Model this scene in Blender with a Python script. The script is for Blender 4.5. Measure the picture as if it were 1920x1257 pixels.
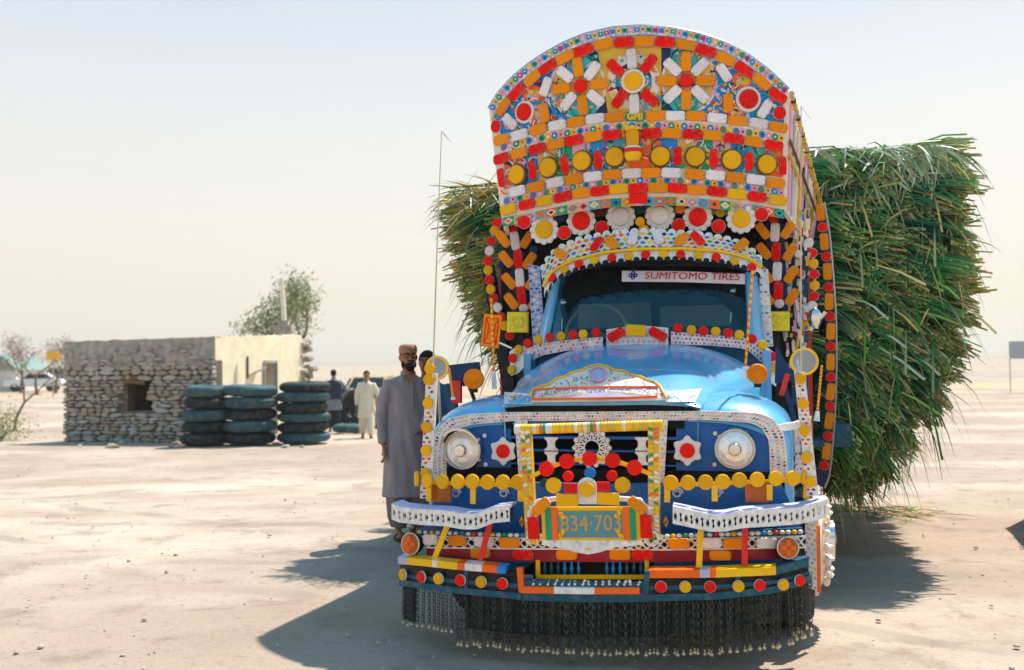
import bpy, bmesh, math, random
from mathutils import Vector, Matrix, noise
from math import sin, cos, pi, radians, sqrt

for o in list(bpy.data.objects): bpy.data.objects.remove(o)
scene = bpy.context.scene
COL = scene.collection
rnd = random.Random(11)

# ---------------------------------------------------------------- camera
W, H, F = 1920.0, 1257.0, 1867.0          # photograph pixels, focal length in pixels
CAMZ, PITCH, ROLL = 1.6, radians(1.58), radians(0.6)
_f = Vector((0, cos(PITCH), sin(PITCH))); _r0 = Vector((1, 0, 0)); _u0 = _r0.cross(_f)
_r = _r0 * cos(ROLL) - _u0 * sin(ROLL); _u = _u0 * cos(ROLL) + _r0 * sin(ROLL)
CAM = Vector((0, 0, CAMZ))
cd = bpy.data.cameras.new('camera'); cam = bpy.data.objects.new('camera', cd); COL.objects.link(cam)
cd.sensor_width = 36; cd.lens = F / W * 36; cd.clip_end = 9000; cd.clip_start = 0.05
cam.matrix_world = Matrix(((_r.x, _u.x, -_f.x, 0), (_r.y, _u.y, -_f.y, 0), (_r.z, _u.z, -_f.z, CAMZ), (0, 0, 0, 1)))
cd.dof.use_dof = True; cd.dof.focus_distance = 6.3; cd.dof.aperture_fstop = 1.9
scene.camera = cam

# ---------------------------------------------------------------- sky, sun, exposure
SUN_AZ, SUN_EL = radians(42), radians(60)   # azimuth from +Y towards +X
wd = bpy.data.worlds.new('World'); scene.world = wd; wd.use_nodes = True
wn = wd.node_tree; wn.nodes.clear()
sky = wn.nodes.new('ShaderNodeTexSky'); sky.sky_type = 'NISHITA'; sky.sun_disc = False
sky.sun_elevation = SUN_EL; sky.sun_rotation = SUN_AZ
sky.air_density = 1.0; sky.dust_density = 7.0; sky.ozone_density = 1.0; sky.altitude = 0
# dusty veil over the clear sky: cream at the horizon, pale blue grey above, zenith blue strengthened to tint the shadows, the same all round
tcw = wn.nodes.new('ShaderNodeTexCoord'); sxw = wn.nodes.new('ShaderNodeSeparateXYZ'); rw = wn.nodes.new('ShaderNodeValToRGB')
wn.links.new(tcw.outputs['Generated'], sxw.inputs[0]); wn.links.new(sxw.outputs['Z'], rw.inputs[0])
e = rw.color_ramp.elements; e[0].position = 0.0; e[0].color = (0.90, 0.78, 0.58, 1); e[1].position = 0.12; e[1].color = (0.82, 0.78, 0.695, 1)
for ps, c_ in ((0.24, (0.72, 0.735, 0.73, 1)), (0.38, (0.49, 0.60, 0.705, 1)), (0.5, (0.28, 0.54, 0.76, 1)), (0.66, (0.09, 0.46, 0.80, 1)), (1.0, (0.03, 0.43, 0.80, 1))): q_ = e.new(ps); q_.color = c_
vm = wn.nodes.new('ShaderNodeVectorMath'); vm.operation = 'SCALE'; vm.inputs['Scale'].default_value = 7.7; wn.links.new(rw.outputs[0], vm.inputs[0])
hs = wn.nodes.new('ShaderNodeMixRGB'); hs.blend_type = 'MIX'; hs.inputs[0].default_value = 0.85
wn.links.new(vm.outputs[0], hs.inputs[2])
bg = wn.nodes.new('ShaderNodeBackground'); bg.inputs[1].default_value = 0.1
wo = wn.nodes.new('ShaderNodeOutputWorld')
wn.links.new(sky.outputs[0], hs.inputs[1]); wn.links.new(hs.outputs[0], bg.inputs[0]); wn.links.new(bg.outputs[0], wo.inputs[0])
sl = bpy.data.lights.new('sun', 'SUN'); sl.energy = 4.6; sl.angle = radians(0.55); sl.color = (1.0, 0.94, 0.845)
sun = bpy.data.objects.new('sun', sl); COL.objects.link(sun)
sd = Vector((sin(SUN_AZ) * cos(SUN_EL), cos(SUN_AZ) * cos(SUN_EL), sin(SUN_EL)))
sun.rotation_euler = (-sd).to_track_quat('-Z', 'Y').to_euler(); sun.location = (6, 10, 30)
scene.view_settings.view_transform = 'Standard'; scene.view_settings.look = 'None'
scene.view_settings.exposure = 0.72; scene.view_settings.gamma = 1.0; scene.view_settings.use_curve_mapping = False

# ---------------------------------------------------------------- materials
def lin(c):
    return tuple((x / 12.92 if x <= 0.04045 else ((x + 0.055) / 1.055) ** 2.4) for x in [k / 255 for k in c])
MATS = {}
def mat(name, rgb, rough=0.6, metal=0.0, var=0.12, scale=6.0, bump=0.0, bscale=60.0, spec=0.28, coat=0.0, dirt=0.0, attr=None, trans=0.0):
    if name in MATS: return MATS[name]
    m = bpy.data.materials.new(name); m.use_nodes = True; n = m.node_tree; b = n.nodes['Principled BSDF']
    L = n.links.new
    tc = n.nodes.new('ShaderNodeTexCoord')
    nz = n.nodes.new('ShaderNodeTexNoise'); nz.inputs['Scale'].default_value = scale; nz.inputs['Detail'].default_value = 5
    L(tc.outputs['Object'], nz.inputs['Vector'])
    c = lin(rgb)
    mx = n.nodes.new('ShaderNodeMixRGB'); mx.blend_type = 'MULTIPLY'; mx.inputs[0].default_value = 1
    rp = n.nodes.new('ShaderNodeMapRange'); rp.inputs[1].default_value = 0.3; rp.inputs[2].default_value = 0.7
    rp.inputs[3].default_value = 1 - var; rp.inputs[4].default_value = 1 + var * 0.6
    L(nz.outputs[0], rp.inputs[0])
    if attr:
        at = n.nodes.new('ShaderNodeAttribute'); at.attribute_name = attr; L(at.outputs['Color'], mx.inputs[1])
    else: mx.inputs[1].default_value = (*c, 1)
    L(rp.outputs[0], mx.inputs[2]); out = mx.outputs[0]
    if dirt > 0:
        d2 = n.nodes.new('ShaderNodeTexNoise'); d2.inputs['Scale'].default_value = scale * 2.3; d2.inputs['Detail'].default_value = 8
        L(tc.outputs['Object'], d2.inputs['Vector'])
        dr = n.nodes.new('ShaderNodeMapRange'); dr.inputs[1].default_value = 0.48; dr.inputs[2].default_value = 0.72; dr.inputs[4].default_value = dirt
        L(d2.outputs[0], dr.inputs[0])
        dm = n.nodes.new('ShaderNodeMixRGB'); dm.inputs[2].default_value = (0.30, 0.23, 0.15, 1)
        L(dr.outputs[0], dm.inputs[0]); L(out, dm.inputs[1]); out = dm.outputs[0]
    L(out, b.inputs['Base Color'])
    b.inputs['Roughness'].default_value = rough; b.inputs['Metallic'].default_value = metal
    b.inputs['Specular IOR Level'].default_value = spec; b.inputs['Coat Weight'].default_value = coat
    b.inputs['Transmission Weight'].default_value = trans
    if bump > 0:
        bn = n.nodes.new('ShaderNodeTexNoise'); bn.inputs['Scale'].default_value = bscale; bn.inputs['Detail'].default_value = 6
        L(tc.outputs['Object'], bn.inputs['Vector'])
        bp = n.nodes.new('ShaderNodeBump'); bp.inputs['Strength'].default_value = bump; bp.inputs['Distance'].default_value = 0.02
        L(bn.outputs[0], bp.inputs['Height']); L(bp.outputs[0], b.inputs['Normal'])
    MATS[name] = m; return m
def reflector_mat(name, rgb):
    if name in MATS: return MATS[name]
    m = mat(name, rgb, rough=0.5, var=0.07, scale=9, spec=0.12)
    n = m.node_tree; b = n.nodes['Principled BSDF']; tc = n.nodes['Texture Coordinate']
    oi = n.nodes.new('ShaderNodeObjectInfo'); vr = n.nodes.new('ShaderNodeMapRange'); vr.inputs[3].default_value = 0.86; vr.inputs[4].default_value = 1.1   # each lens faded a little differently
    n.links.new(oi.outputs['Random'], vr.inputs[0]); mv = n.nodes.new('ShaderNodeMixRGB'); mv.blend_type = 'MULTIPLY'; mv.inputs[0].default_value = 1
    src = b.inputs['Base Color'].links[0].from_socket; n.links.new(src, mv.inputs[1]); n.links.new(vr.outputs[0], mv.inputs[2])
    dn = n.nodes.new('ShaderNodeTexNoise'); dn.inputs['Scale'].default_value = 5; dn.inputs['Detail'].default_value = 7; n.links.new(tc.outputs['Object'], dn.inputs['Vector'])
    dr = n.nodes.new('ShaderNodeMapRange'); dr.inputs[1].default_value = 0.5; dr.inputs[2].default_value = 0.75; dr.inputs[4].default_value = 0.3; n.links.new(dn.outputs[0], dr.inputs[0])
    dm = n.nodes.new('ShaderNodeMixRGB'); dm.inputs[2].default_value = (0.36, 0.27, 0.17, 1); n.links.new(dr.outputs[0], dm.inputs[0]); n.links.new(mv.outputs[0], dm.inputs[1]); n.links.new(dm.outputs[0], b.inputs['Base Color'])
    vo = n.nodes.new('ShaderNodeTexVoronoi'); vo.inputs['Scale'].default_value = 16
    n.links.new(tc.outputs['Object'], vo.inputs['Vector'])
    bp = n.nodes.new('ShaderNodeBump'); bp.inputs['Strength'].default_value = 0.35; bp.inputs['Distance'].default_value = 0.05
    n.links.new(vo.outputs['Distance'], bp.inputs['Height']); n.links.new(bp.outputs[0], b.inputs['Normal'])
    return m
reflector_mat('red', (252, 14, 4)); reflector_mat('orange', (255, 148, 0)); reflector_mat('yellow', (254, 184, 4))
reflector_mat('white', (246, 234, 236)); reflector_mat('blue_lens', (20, 130, 215)); reflector_mat('navy_lens', (16, 40, 100))
reflector_mat('maroon_lens', (90, 20, 22)); reflector_mat('teal_lens', (14, 66, 72)); reflector_mat('olive_lens', (170, 140, 10)); reflector_mat('amber_lens', (240, 130, 8))
mat('white_paint', (238, 233, 228), 0.45, var=0.16, scale=16, dirt=0.38)
mat('lit_blue', (88, 170, 218), 0.26, var=0.2, scale=3.5, coat=0.6, dirt=0.22)  # faded truck blue, lightened further for sun glare and sky reflection
mat('shaded_blue', (0, 92, 168), 0.4, var=0.15, scale=5, spec=0.3, dirt=0.10)  # the same truck blue, darkened for the shaded nose
mat('teal_paint', (4, 84, 108), 0.5, var=0.2, scale=12, dirt=0.3)
mat('black_paint', (14, 14, 18), 0.5, var=0.2, dirt=0.12)
mat('dark_void', (10, 11, 14), 0.85, var=0.2)
mat('maroon_paint', (150, 10, 40), 0.4, var=0.2, dirt=0.15)
mat('yellow_paint', (252, 194, 8), 0.4, var=0.12, dirt=0.15)
mat('orange_paint', (252, 104, 16), 0.4, var=0.12, dirt=0.15)
mat('red_paint', (226, 44, 26), 0.4, var=0.12, dirt=0.1)
mat('pink_paint', (240, 160, 188), 0.5); mat('green_paint', (4, 156, 108), 0.5); mat('sky_paint', (24, 136, 214), 0.5)
mat('navy_paint', (14, 52, 92), 0.5); mat('ochre_paint', (224, 180, 66), 0.5); mat('cream_paint', (240, 224, 206), 0.55, dirt=0.2)
mat('cyan_paint', (60, 176, 190), 0.5); mat('lilac_paint', (186, 184, 214), 0.5); mat('magenta_paint', (196, 60, 150), 0.5)
mat('ink_red', (200, 18, 40), 0.5, var=0.02); mat('ink_blue', (20, 54, 160), 0.5, var=0.02); mat('banner_white', (232, 230, 240), 0.4, var=0.03)
mat('plate_teal', (92, 146, 152), 0.45, dirt=0.15); mat('plate_gold', (196, 160, 104), 0.5, dirt=0.2)
mat('chrome', (215, 212, 206), 0.14, 1.0, var=0.06); mat('steel', (170, 168, 162), 0.35, 1.0, var=0.15, dirt=0.2)
mat('brass', (206, 150, 40), 0.28, 1.0, var=0.15)
mat('chain_steel', (84, 86, 80), 0.45, 0.7, var=0.3); mat('bell_metal', (216, 196, 156), 0.35, 0.6, var=0.25)
mat('rubber', (26, 40, 46), 0.7, var=0.25, scale=5, dirt=0.25, bump=0.2); mat('dusty_rubber', (48, 84, 92), 0.7, var=0.25, scale=3, dirt=0.3, bump=0.25)
mat('cab_dark', (20, 24, 30), 0.8); mat('cab_blue', (50, 120, 160), 0.7); mat('cab_light', (150, 170, 178), 0.6)
mat('lamp_yellow', (244, 216, 10), 0.12, var=0.2, scale=22, coat=0.6); mat('lamp_glass', (246, 246, 244), 0.16, 0.25, var=0.12, scale=26, coat=0.9)
mat('amber_block', (190, 96, 6), 0.25, var=0.3, scale=16, coat=0.3); mat('rope', (206, 190, 160), 0.8)
mat('wood', (120, 88, 58), 0.8, var=0.35, scale=9, bump=0.3); mat('mirror_grey', (150, 152, 154), 0.3, var=0.1)
gl = mat('windscreen_glass', (190, 225, 235), 0.03, var=0.0); gb = gl.node_tree.nodes['Principled BSDF']
gb.inputs['Transmission Weight'].default_value = 1.0; gb.inputs['IOR'].default_value = 1.3; gb.inputs['Specular IOR Level'].default_value = 1.0; gb.inputs['Coat Weight'].default_value = 0.1

# ---------------------------------------------------------------- mesh helpers
class MB:
    def __init__(s): s.v = []; s.f = []; s.m = []; s.c = None
    def add(s, vs, fs, m):
        n = len(s.v); s.v += [tuple(p) for p in vs]
        for f in fs: s.f.append([i + n for i in f]); s.m.append(m)
    def quad(s, a, b, c, d, m): s.add([a, b, c, d], [(0, 1, 2, 3)], m)
    def obox(s, c, ax, ay, az, m):            # centre and three half-axis vectors
        c = Vector(c); ax = Vector(ax); ay = Vector(ay); az = Vector(az)
        vs = [c + i * ax + j * ay + k * az for i in (-1, 1) for j in (-1, 1) for k in (-1, 1)]
        s.add(vs, [(0, 1, 3, 2), (4, 6, 7, 5), (0, 4, 5, 1), (2, 3, 7, 6), (0, 2, 6, 4), (1, 5, 7, 3)], m)
    def box(s, lo, hi, m):
        lo = Vector(lo); hi = Vector(hi); h = (hi - lo) / 2
        s.obox((lo + hi) / 2, (h.x, 0, 0), (0, h.y, 0), (0, 0, h.z), m)
    def bar(s, a, b, w, t, m, up=(0, 0, 1)):  # a rectangular bar between two points
        a = Vector(a); b = Vector(b); d = b - a
        if d.length < 1e-6: return
        x = d.normalized(); z = Vector(up); y = z.cross(x)
        if y.length < 1e-4: y = Vector((0, 1, 0)).cross(x)
        y.normalize(); z = x.cross(y)
        s.obox((a + b) / 2, d / 2, y * w / 2, z * t / 2, m)
    def loft(s, rings, m, cap=True, closed=True):
        n = len(rings[0]); vs = [p for r in rings for p in r]; fs = []
        for i in range(len(rings) - 1):
            for j in range(n if closed else n - 1):
                k = (j + 1) % n
                fs.append((i * n + j, i * n + k, (i + 1) * n + k, (i + 1) * n + j))
        if cap and closed:
            fs.append(tuple(reversed(range(n)))); fs.append(tuple(range((len(rings) - 1) * n, len(rings) * n)))
        s.add(vs, fs, m)
    def tube(s, pts, r, m, n=8, cap=True):
        pts = [Vector(p) for p in pts]; rs = r if isinstance(r, (list, tuple)) else [r] * len(pts)
        rings = []; prev = None
        for i, p in enumerate(pts):
            d = (pts[min(i + 1, len(pts) - 1)] - pts[max(i - 1, 0)]).normalized()
            a = prev - d * prev.dot(d) if prev else (Vector((0, 0, 1)).cross(d) if abs(d.z) < 0.95 else Vector((1, 0, 0)).cross(d))
            if a.length < 1e-5: a = d.orthogonal()
            a.normalize(); prev = a; b = d.cross(a)
            rings.append([p + (a * cos(2 * pi * k / n) + b * sin(2 * pi * k / n)) * rs[i] for k in range(n)])
        s.loft(rings, m, cap)
    def lathe(s, c, ax, prof, m, n=20):       # prof: (radius, height along axis[, material])
        c = Vector(c); ax = Vector(ax).normalized(); a = ax.orthogonal().normalized(); b = ax.cross(a)
        for i in range(len(prof) - 1):
            r0, h0 = prof[i][:2]; r1, h1 = prof[i + 1][:2]; mm = prof[i][2] if len(prof[i]) > 2 else m
            R = lambda r, h: [c + ax * h + (a * cos(2 * pi * k / n) + b * sin(2 * pi * k / n)) * r for k in range(n)]
            if r1 < 1e-6: s.add(R(r0, h0) + [c + ax * h1], [(k, (k + 1) % n, n) for k in range(n)], mm)
            elif r0 < 1e-6: s.add(R(r1, h1) + [c + ax * h0], [((k + 1) % n, k, n) for k in range(n)], mm)
            else: s.loft([R(r0, h0), R(r1, h1)], mm, cap=False)
    def prism(s, poly, d, m, back=True):
        poly = [Vector(p) for p in poly]; d = Vector(d); n = len(poly)
        vs = poly + [p + d for p in poly]
        fs = [tuple(range(n, 2 * n))] + ([tuple(reversed(range(n)))] if back else []) + [(i, (i + 1) % n, n + (i + 1) % n, n + i) for i in range(n)]
        s.add(vs, fs, m)
    def ball(s, c, r, m, n=10, k=6):
        c = Vector(c); r = Vector(r) if not isinstance(r, (int, float)) else Vector((r, r, r))
        rings = [[c + Vector((r.x * sin(pi * i / k) * cos(2 * pi * j / n), r.y * sin(pi * i / k) * sin(2 * pi * j / n), -r.z * cos(pi * i / k))) for j in range(n)] for i in range(1, k)]
        s.loft(rings, m, cap=False)
        q = len(s.v); base = q - n * (k - 1)
        s.v += [tuple(c - Vector((0, 0, r.z))), tuple(c + Vector((0, 0, r.z)))]
        for j in range(n):
            s.f.append([base + (j + 1) % n, base + j, q]); s.m.append(m)
            s.f.append([q - n + j, q - n + (j + 1) % n, q + 1]); s.m.append(m)
    def mesh(s, name, smooth=40, fix=True):
        me = bpy.data.meshes.new(name); me.from_pydata(s.v, [], s.f)
        names = []
        for x in s.m:
            if x not in names: names.append(x)
        for x in names: me.materials.append(MATS[x])
        idx = {x: i for i, x in enumerate(names)}
        me.polygons.foreach_set('material_index', [idx[x] for x in s.m])
        if s.c:
            a = me.color_attributes.new('Col', 'FLOAT_COLOR', 'POINT'); a.data.foreach_set('color', [q for c in s.c for q in (*c, 1)])
        me.update()
        if fix and len(s.f) < 60000:
            bm = bmesh.new(); bm.from_mesh(me); bmesh.ops.recalc_face_normals(bm, faces=bm.faces); bm.to_mesh(me); bm.free()
        if smooth:
            me.polygons.foreach_set('use_smooth', [True] * len(me.polygons)); me.set_sharp_from_angle(angle=radians(smooth))
        return me
    def build(s, name, parent=None, smooth=40, fix=True):
        return link(name, s.mesh(name, smooth, fix), parent)
def link(name, me, parent=None, mtx=None):
    o = bpy.data.objects.new(name, me); COL.objects.link(o)
    if parent: o.parent = parent
    if mtx is not None: o.matrix_local = mtx
    return o
def empty(name, loc=(0, 0, 0), rz=0.0):
    o = bpy.data.objects.new(name, None); COL.objects.link(o); o.location = loc; o.rotation_euler = (0, 0, rz); o.empty_display_size = 0.2
    return o
def tag(o, label=None, cat=None, group=None, kind=None):
    if label: o['label'] = label
    if cat: o['category'] = cat
    if group: o['group'] = group
    if kind: o['kind'] = kind
    return o
def copy_tree(o, parent=None):
    c = o.copy(); COL.objects.link(c); c.parent = parent
    for ch in list(o.children): copy_tree(ch, c)
    return c

# ---------------------------------------------------------------- from photograph directions to places
def ray(px, py): return _r * ((px - W / 2) / F) + _u * ((H / 2 - py) / F) + _f
def gz(x, y):                                 # height of the ground, falling gently away from the camera
    d = sqrt(x * x + y * y)
    return -0.2 * max(0.0, min(1.0, (d - 10) / 16.0))
def ground_at(px, py):
    d = ray(px, py); z = 0.0; p = CAM
    for _ in range(12):
        p = CAM + d * ((z - CAMZ) / d.z); z = gz(p.x, p.y)
    return Vector((p.x, p.y, z))
def at_depth(px, py, depth): return CAM + ray(px, py) * depth
TYAW = radians(14.5); TO = Vector(((1107 - 960) / F * 5.3, 5.3, 0))
TLX = Vector((cos(TYAW), -sin(TYAW), 0)); TLY = Vector((sin(TYAW), cos(TYAW), 0))
def T(px, py, y):                             # the point on the truck's cross-plane y, in truck coordinates
    d = ray(px, py); c = CAM - TO
    q = c + d * ((y - c.dot(TLY)) / d.dot(TLY))
    return Vector((q.dot(TLX), y, q.z))
def TS(px, py, surf):                         # the point on a truck surface y = surf(x, z)
    y = surf(0, 1.5)
    for _ in range(10):
        p = T(px, py, y); y = surf(p.x, p.z)
    return T(px, py, y)
def depth_of(p): return (TO + TLX * p.x + TLY * p.y + Vector((0, 0, p.z)) - CAM).dot(_f)
def snormal(surf, p):
    e = 0.02
    dx = (surf(p.x + e, p.z) - surf(p.x - e, p.z)) / (2 * e); dz = (surf(p.x, p.z + e) - surf(p.x, p.z - e)) / (2 * e)
    return Vector((dx, -1, dz)).normalized()
def plane(y): return lambda x, z: y
def sample(poly, n):                          # resample a polyline evenly
    poly = [Vector((*p, 0)) if len(p) == 2 else Vector(p) for p in poly]
    L = [0]
    for i in range(1, len(poly)): L.append(L[-1] + (poly[i] - poly[i - 1]).length)
    out = []
    for k in range(n):
        t = L[-1] * k / (n - 1); i = 1
        while i < len(L) - 1 and L[i] < t: i += 1
        q = (t - L[i - 1]) / max(1e-9, L[i] - L[i - 1]); out.append(poly[i - 1].lerp(poly[i], q))
    return out
class Band:                                   # a strip between an upper and a lower edge on a surface
    def __init__(s, top, bot, surf, off=0.0, n=25):
        s.t = []; s.b = []; s.nn = []; s.n = n
        for a, b in zip(sample(top, n), sample(bot, n)):
            p = TS(a.x, a.y, surf); q = TS(b.x, b.y, surf); k = snormal(surf, p)
            s.t.append(p + k * off); s.b.append(q + k * off); s.nn.append(k)
    def at(s, u, v, h=0.0):
        x = min(max(u, 0), 1) * (s.n - 1); i = min(int(x), s.n - 2); f = x - i
        return s.t[i].lerp(s.t[i + 1], f).lerp(s.b[i].lerp(s.b[i + 1], f), v) + s.nn[i] * h
    def length(s): return sum((s.t[i + 1] - s.t[i]).length for i in range(s.n - 1))
    def height(s): return (s.t[s.n // 2] - s.b[s.n // 2]).length
    def slab(s, mb, m, thick=0.012, k=None):
        k = k or s.n
        rings = []
        for i in range(k):
            u = i / (k - 1); rings.append([s.at(u, 0, 0), s.at(u, 1, 0), s.at(u, 1, -thick), s.at(u, 0, -thick)])
        mb.loft(rings, m)
    def flat(s, mb, u0, u1, v0, v1, m, h=0.003):
        mb.quad(s.at(u0, v0, h), s.at(u1, v0, h), s.at(u1, v1, h), s.at(u0, v1, h), m)
    def diamond(s, mb, u, v, du, dv, m, h=0.003):
        mb.quad(s.at(u - du, v, h), s.at(u, v + dv, h), s.at(u + du, v, h), s.at(u, v - dv, h), m)
    def disc(s, mb, u, v, r, m, h=0.003, n=8):
        l = s.length(); g = s.height()
        mb.add([s.at(u + r / l * cos(2 * pi * k / n), v - r / g * sin(2 * pi * k / n), h) for k in range(n)], [tuple(range(n))], m)
    def lace(s, mb, n, m, w=0.008, t=0.008, rail=0.12):
        for v in (rail / 2, 1 - rail / 2):
            for i in range(s.n - 1):
                a, b = s.at(i / (s.n - 1), v), s.at((i + 1) / (s.n - 1), v); mb.bar(a, b, t, s.height() * rail, m)
        for i in range(n):
            u0, u1 = i / n, (i + 1) / n; um = (u0 + u1) / 2
            for a, b in (((u0, 0.08), (u1, 0.92)), ((u0, 0.92), (u1, 0.08))):
                mb.bar(s.at(*a), s.at(*b), t, w, m, up=(s.at(*b) - s.at(*a)).cross(s.nn[0]))
            p = s.at(um, 0.5); k = s.nn[min(int(um * s.n), s.n - 1)]
            mb.lathe(p - k * t * 0.6, k, [(w * 1.3, 0), (w * 1.3, t * 1.25), (0, t * 1.25)], m, 6)
            for vv in (0.2, 0.8): mb.lathe(s.at(u0, vv) - k * t * 0.55, k, [(w * 0.9, 0), (w * 0.9, t * 1.2), (0, t * 1.2)], m, 6)
    def pierced(s, mb, n, m, t=0.010):       # a plate with a row of real openings
        for i in range(n):
            u0, u1 = i / n, (i + 1) / n; um = (u0 + u1) / 2; du = (u1 - u0) / 2
            for v0, v1, kind in ((0.0, 0.17, 0), (0.17, 0.86, 1), (0.86, 1.0, 2)):
                vm = (v0 + v1) / 2; dv = (v1 - v0) / 2
                bd = [(um + a * du, vm + b * dv) for a, b in ((-1, -1), (0, -1), (1, -1), (1, 0), (1, 1), (0, 1), (-1, 1), (-1, 0))]
                if kind != 1:
                    mb.add([s.at(*p) for p in bd], [tuple(range(8))], m); continue
                sh = ((-.6, -.62), (-.1, -.8), (.5, -.6), (.15, -.1), (.6, .5), (.1, .8), (-.4, .62), (-.2, .1)) if i % 2 else ((-.3, -.8), (0, -.3), (.3, -.8), (.62, -.05), (.3, .8), (0, .3), (-.3, .8), (-.62, .05))
                hl = [(um + a * du, vm + b * dv) for a, b in sh]
                P = [s.at(*p) for p in bd]; Q = [s.at(*p) for p in hl]; Rr = [s.at(*p, -t) for p in hl]
                mb.add(P + Q + Rr, [(k, (k + 1) % 8, 8 + (k + 1) % 8, 8 + k) for k in range(8)] + [(8 + k, 8 + (k + 1) % 8, 16 + (k + 1) % 8, 16 + k) for k in range(8)], m)
        e = [s.at(i / (s.n - 1), 1) for i in range(s.n)]; mb.loft([[p, p + Vector((0, t, 0))] for p in e], m, closed=False)
        e = [s.at(i / (s.n - 1), 0) for i in range(s.n)]; mb.loft([[p, p + Vector((0, t, 0))] for p in e], m, closed=False)
    def spots(s, mb, cols, rows, palette, r=0.5, h=0.003, seed=1):
        g = random.Random(seed)
        for i in range(cols):
            for j in range(rows):
                u = (i + 0.5 + (0.25 if j % 2 else -0.25)) / cols; v = (j + 0.5) / rows
                s.diamond(mb, u, v, r * 0.5 / cols, r * 0.5 / rows, palette[(i + j * 2 + g.randrange(2)) % len(palette)], h)

# ================================================================ the decorated truck
truck = empty('decorated_truck', TO, -TYAW)
tag(truck, 'blue bonneted lorry covered in red, orange, yellow and white reflectors under a tall painted crown', 'truck')

def cap_mesh(color):
    mb = MB(); n = 7; out = []
    for e in (1, -1):
        for k in range(n):
            a = -pi / 2 + pi * k / (n - 1); sg = 1 if sin(a) > 0 else -1
            out.append((e * (0.30 + 0.20 * cos(a) ** 0.75), 0.25 * abs(sin(a)) ** 0.62 * sg * e))
    R = lambda s, h: [Vector((x - (0.0), y, 0)) * s + Vector((0, 0, h)) for x, y in out]
    mb.loft([R(1.0, 0), R(1.0, 0.05)], 'white' if color != 'white' else 'cream_paint', cap=False)
    mb.loft([R(0.99, 0.04), R(0.99, 0.085), R(0.94, 0.115), R(0.6, 0.122)], color, cap=True)
    for e in (-1, 1): mb.lathe((e * 0.43, 0, 0.095), (0, 0, 1), [(0.022, 0), (0.022, 0.03), (0, 0.034)], 'black_paint', 5)
    return mb.mesh('oblong_reflector', 35)
def disc_mesh(color, case='white_paint', tall=0.42):
    mb = MB()
    mb.lathe((0, 0, 0), (0, 0, 1), [(0.9, 0), (1.0, 0.05), (1.0, tall * 0.6), (0.97, tall * 0.62)], case, 20)
    mb.lathe((0, 0, 0), (0, 0, 1), [(0.97, tall * 0.62), (0.95, tall * 0.85), (0.88, tall), (0.5, tall * 1.08), (0, tall * 1.1)], color, 20)
    return mb.mesh('round_reflector', 35)
def ringed_mesh(color, case, r):
    mb = MB()
    mb.lathe((0, 0, 0), (0, 0, 1), [(r, 0), (r, 0.18), (r * 0.9, 0.26), (1.0, 0.2)], case, 28)
    mb.lathe((0, 0, 0), (0, 0, 1), [(1.0, 0.2), (1.0, 0.38), (0.9, 0.46), (0, 0.5)], color, 24)
    return mb.mesh('round_reflector', 35)
def scallop_mesh(color, petals=12, r=1.62, hexy=False):
    mb = MB(); n = petals * 6; out = []
    for k in range(n):
        a = 2 * pi * k / n; q = abs(cos(a * petals / 2))
        rr = r * (0.90 + 0.12 * q) if not hexy else r * (0.80 + 0.26 * q ** 3)
        out.append((rr * cos(a), rr * sin(a)))
    R = lambda s, h: [Vector((x * s, y * s, h)) for x, y in out]
    mb.loft([R(1, 0), R(1, 0.14), R(0.93, 0.22), R(0.62, 0.16)], 'white_paint', cap=True)
    for k in range(petals):
        a = 2 * pi * (k + 0.5) / petals
        mb.lathe((r * 0.82 * cos(a), r * 0.82 * sin(a), 0.18), (0, 0, 1), [(0.09, 0), (0.07, 0.06), (0, 0.07)], 'lilac_paint', 6)
    mb.lathe((0, 0, 0), (0, 0, 1), [(1.0, 0.1), (1.0, 0.36), (0.92, 0.46), (0.4, 0.52), (0, 0.53)], color, 24)
    return mb.mesh('flower_lamp', 35)
def rect_mesh(color):
    mb = MB()
    q = [(-1, -1), (1, -1), (1, 1), (-1, 1)]
    R = lambda s, h: [Vector((x * s, y * s, h)) for x, y in q]
    mb.loft([R(1, 0), R(1, 0.25), R(0.93, 0.33)], color)
    return mb.mesh('square_reflector', 30)
RM = {}
def rmesh(kind, color):
    k = (kind, color)
    if k not in RM:
        RM[k] = {'cap': cap_mesh, 'disc': disc_mesh, 'scallop': scallop_mesh, 'rect': rect_mesh,
                 'dark': lambda c: disc_mesh(c, 'black_paint', 0.6), 'all': lambda c: disc_mesh(c, c, 0.42),
                 'hex': lambda c: scallop_mesh(c, 6, 1.95, True),
                 'wring': lambda c: ringed_mesh(c, 'white_paint', 1.32), 'bring': lambda c: ringed_mesh(c, 'wood', 1.16)}[kind](color)
    return RM[k]
RN = {'cap': 'oblong_reflector', 'disc': 'round_reflector', 'all': 'round_reflector', 'dark': 'small_lamp', 'wring': 'ringed_reflector', 'bring': 'ringed_reflector', 'scallop': 'flower_lamp', 'hex': 'flower_lamp', 'rect': 'square_reflector'}
CN = {'r': 'red', 'o': 'orange', 'y': 'yellow', 'w': 'white', 'b': 'blue_lens', 'n': 'navy_lens', 'm': 'maroon_lens', 't': 'teal_lens', 'v': 'olive_lens', 'a': 'amber_lens'}
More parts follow.
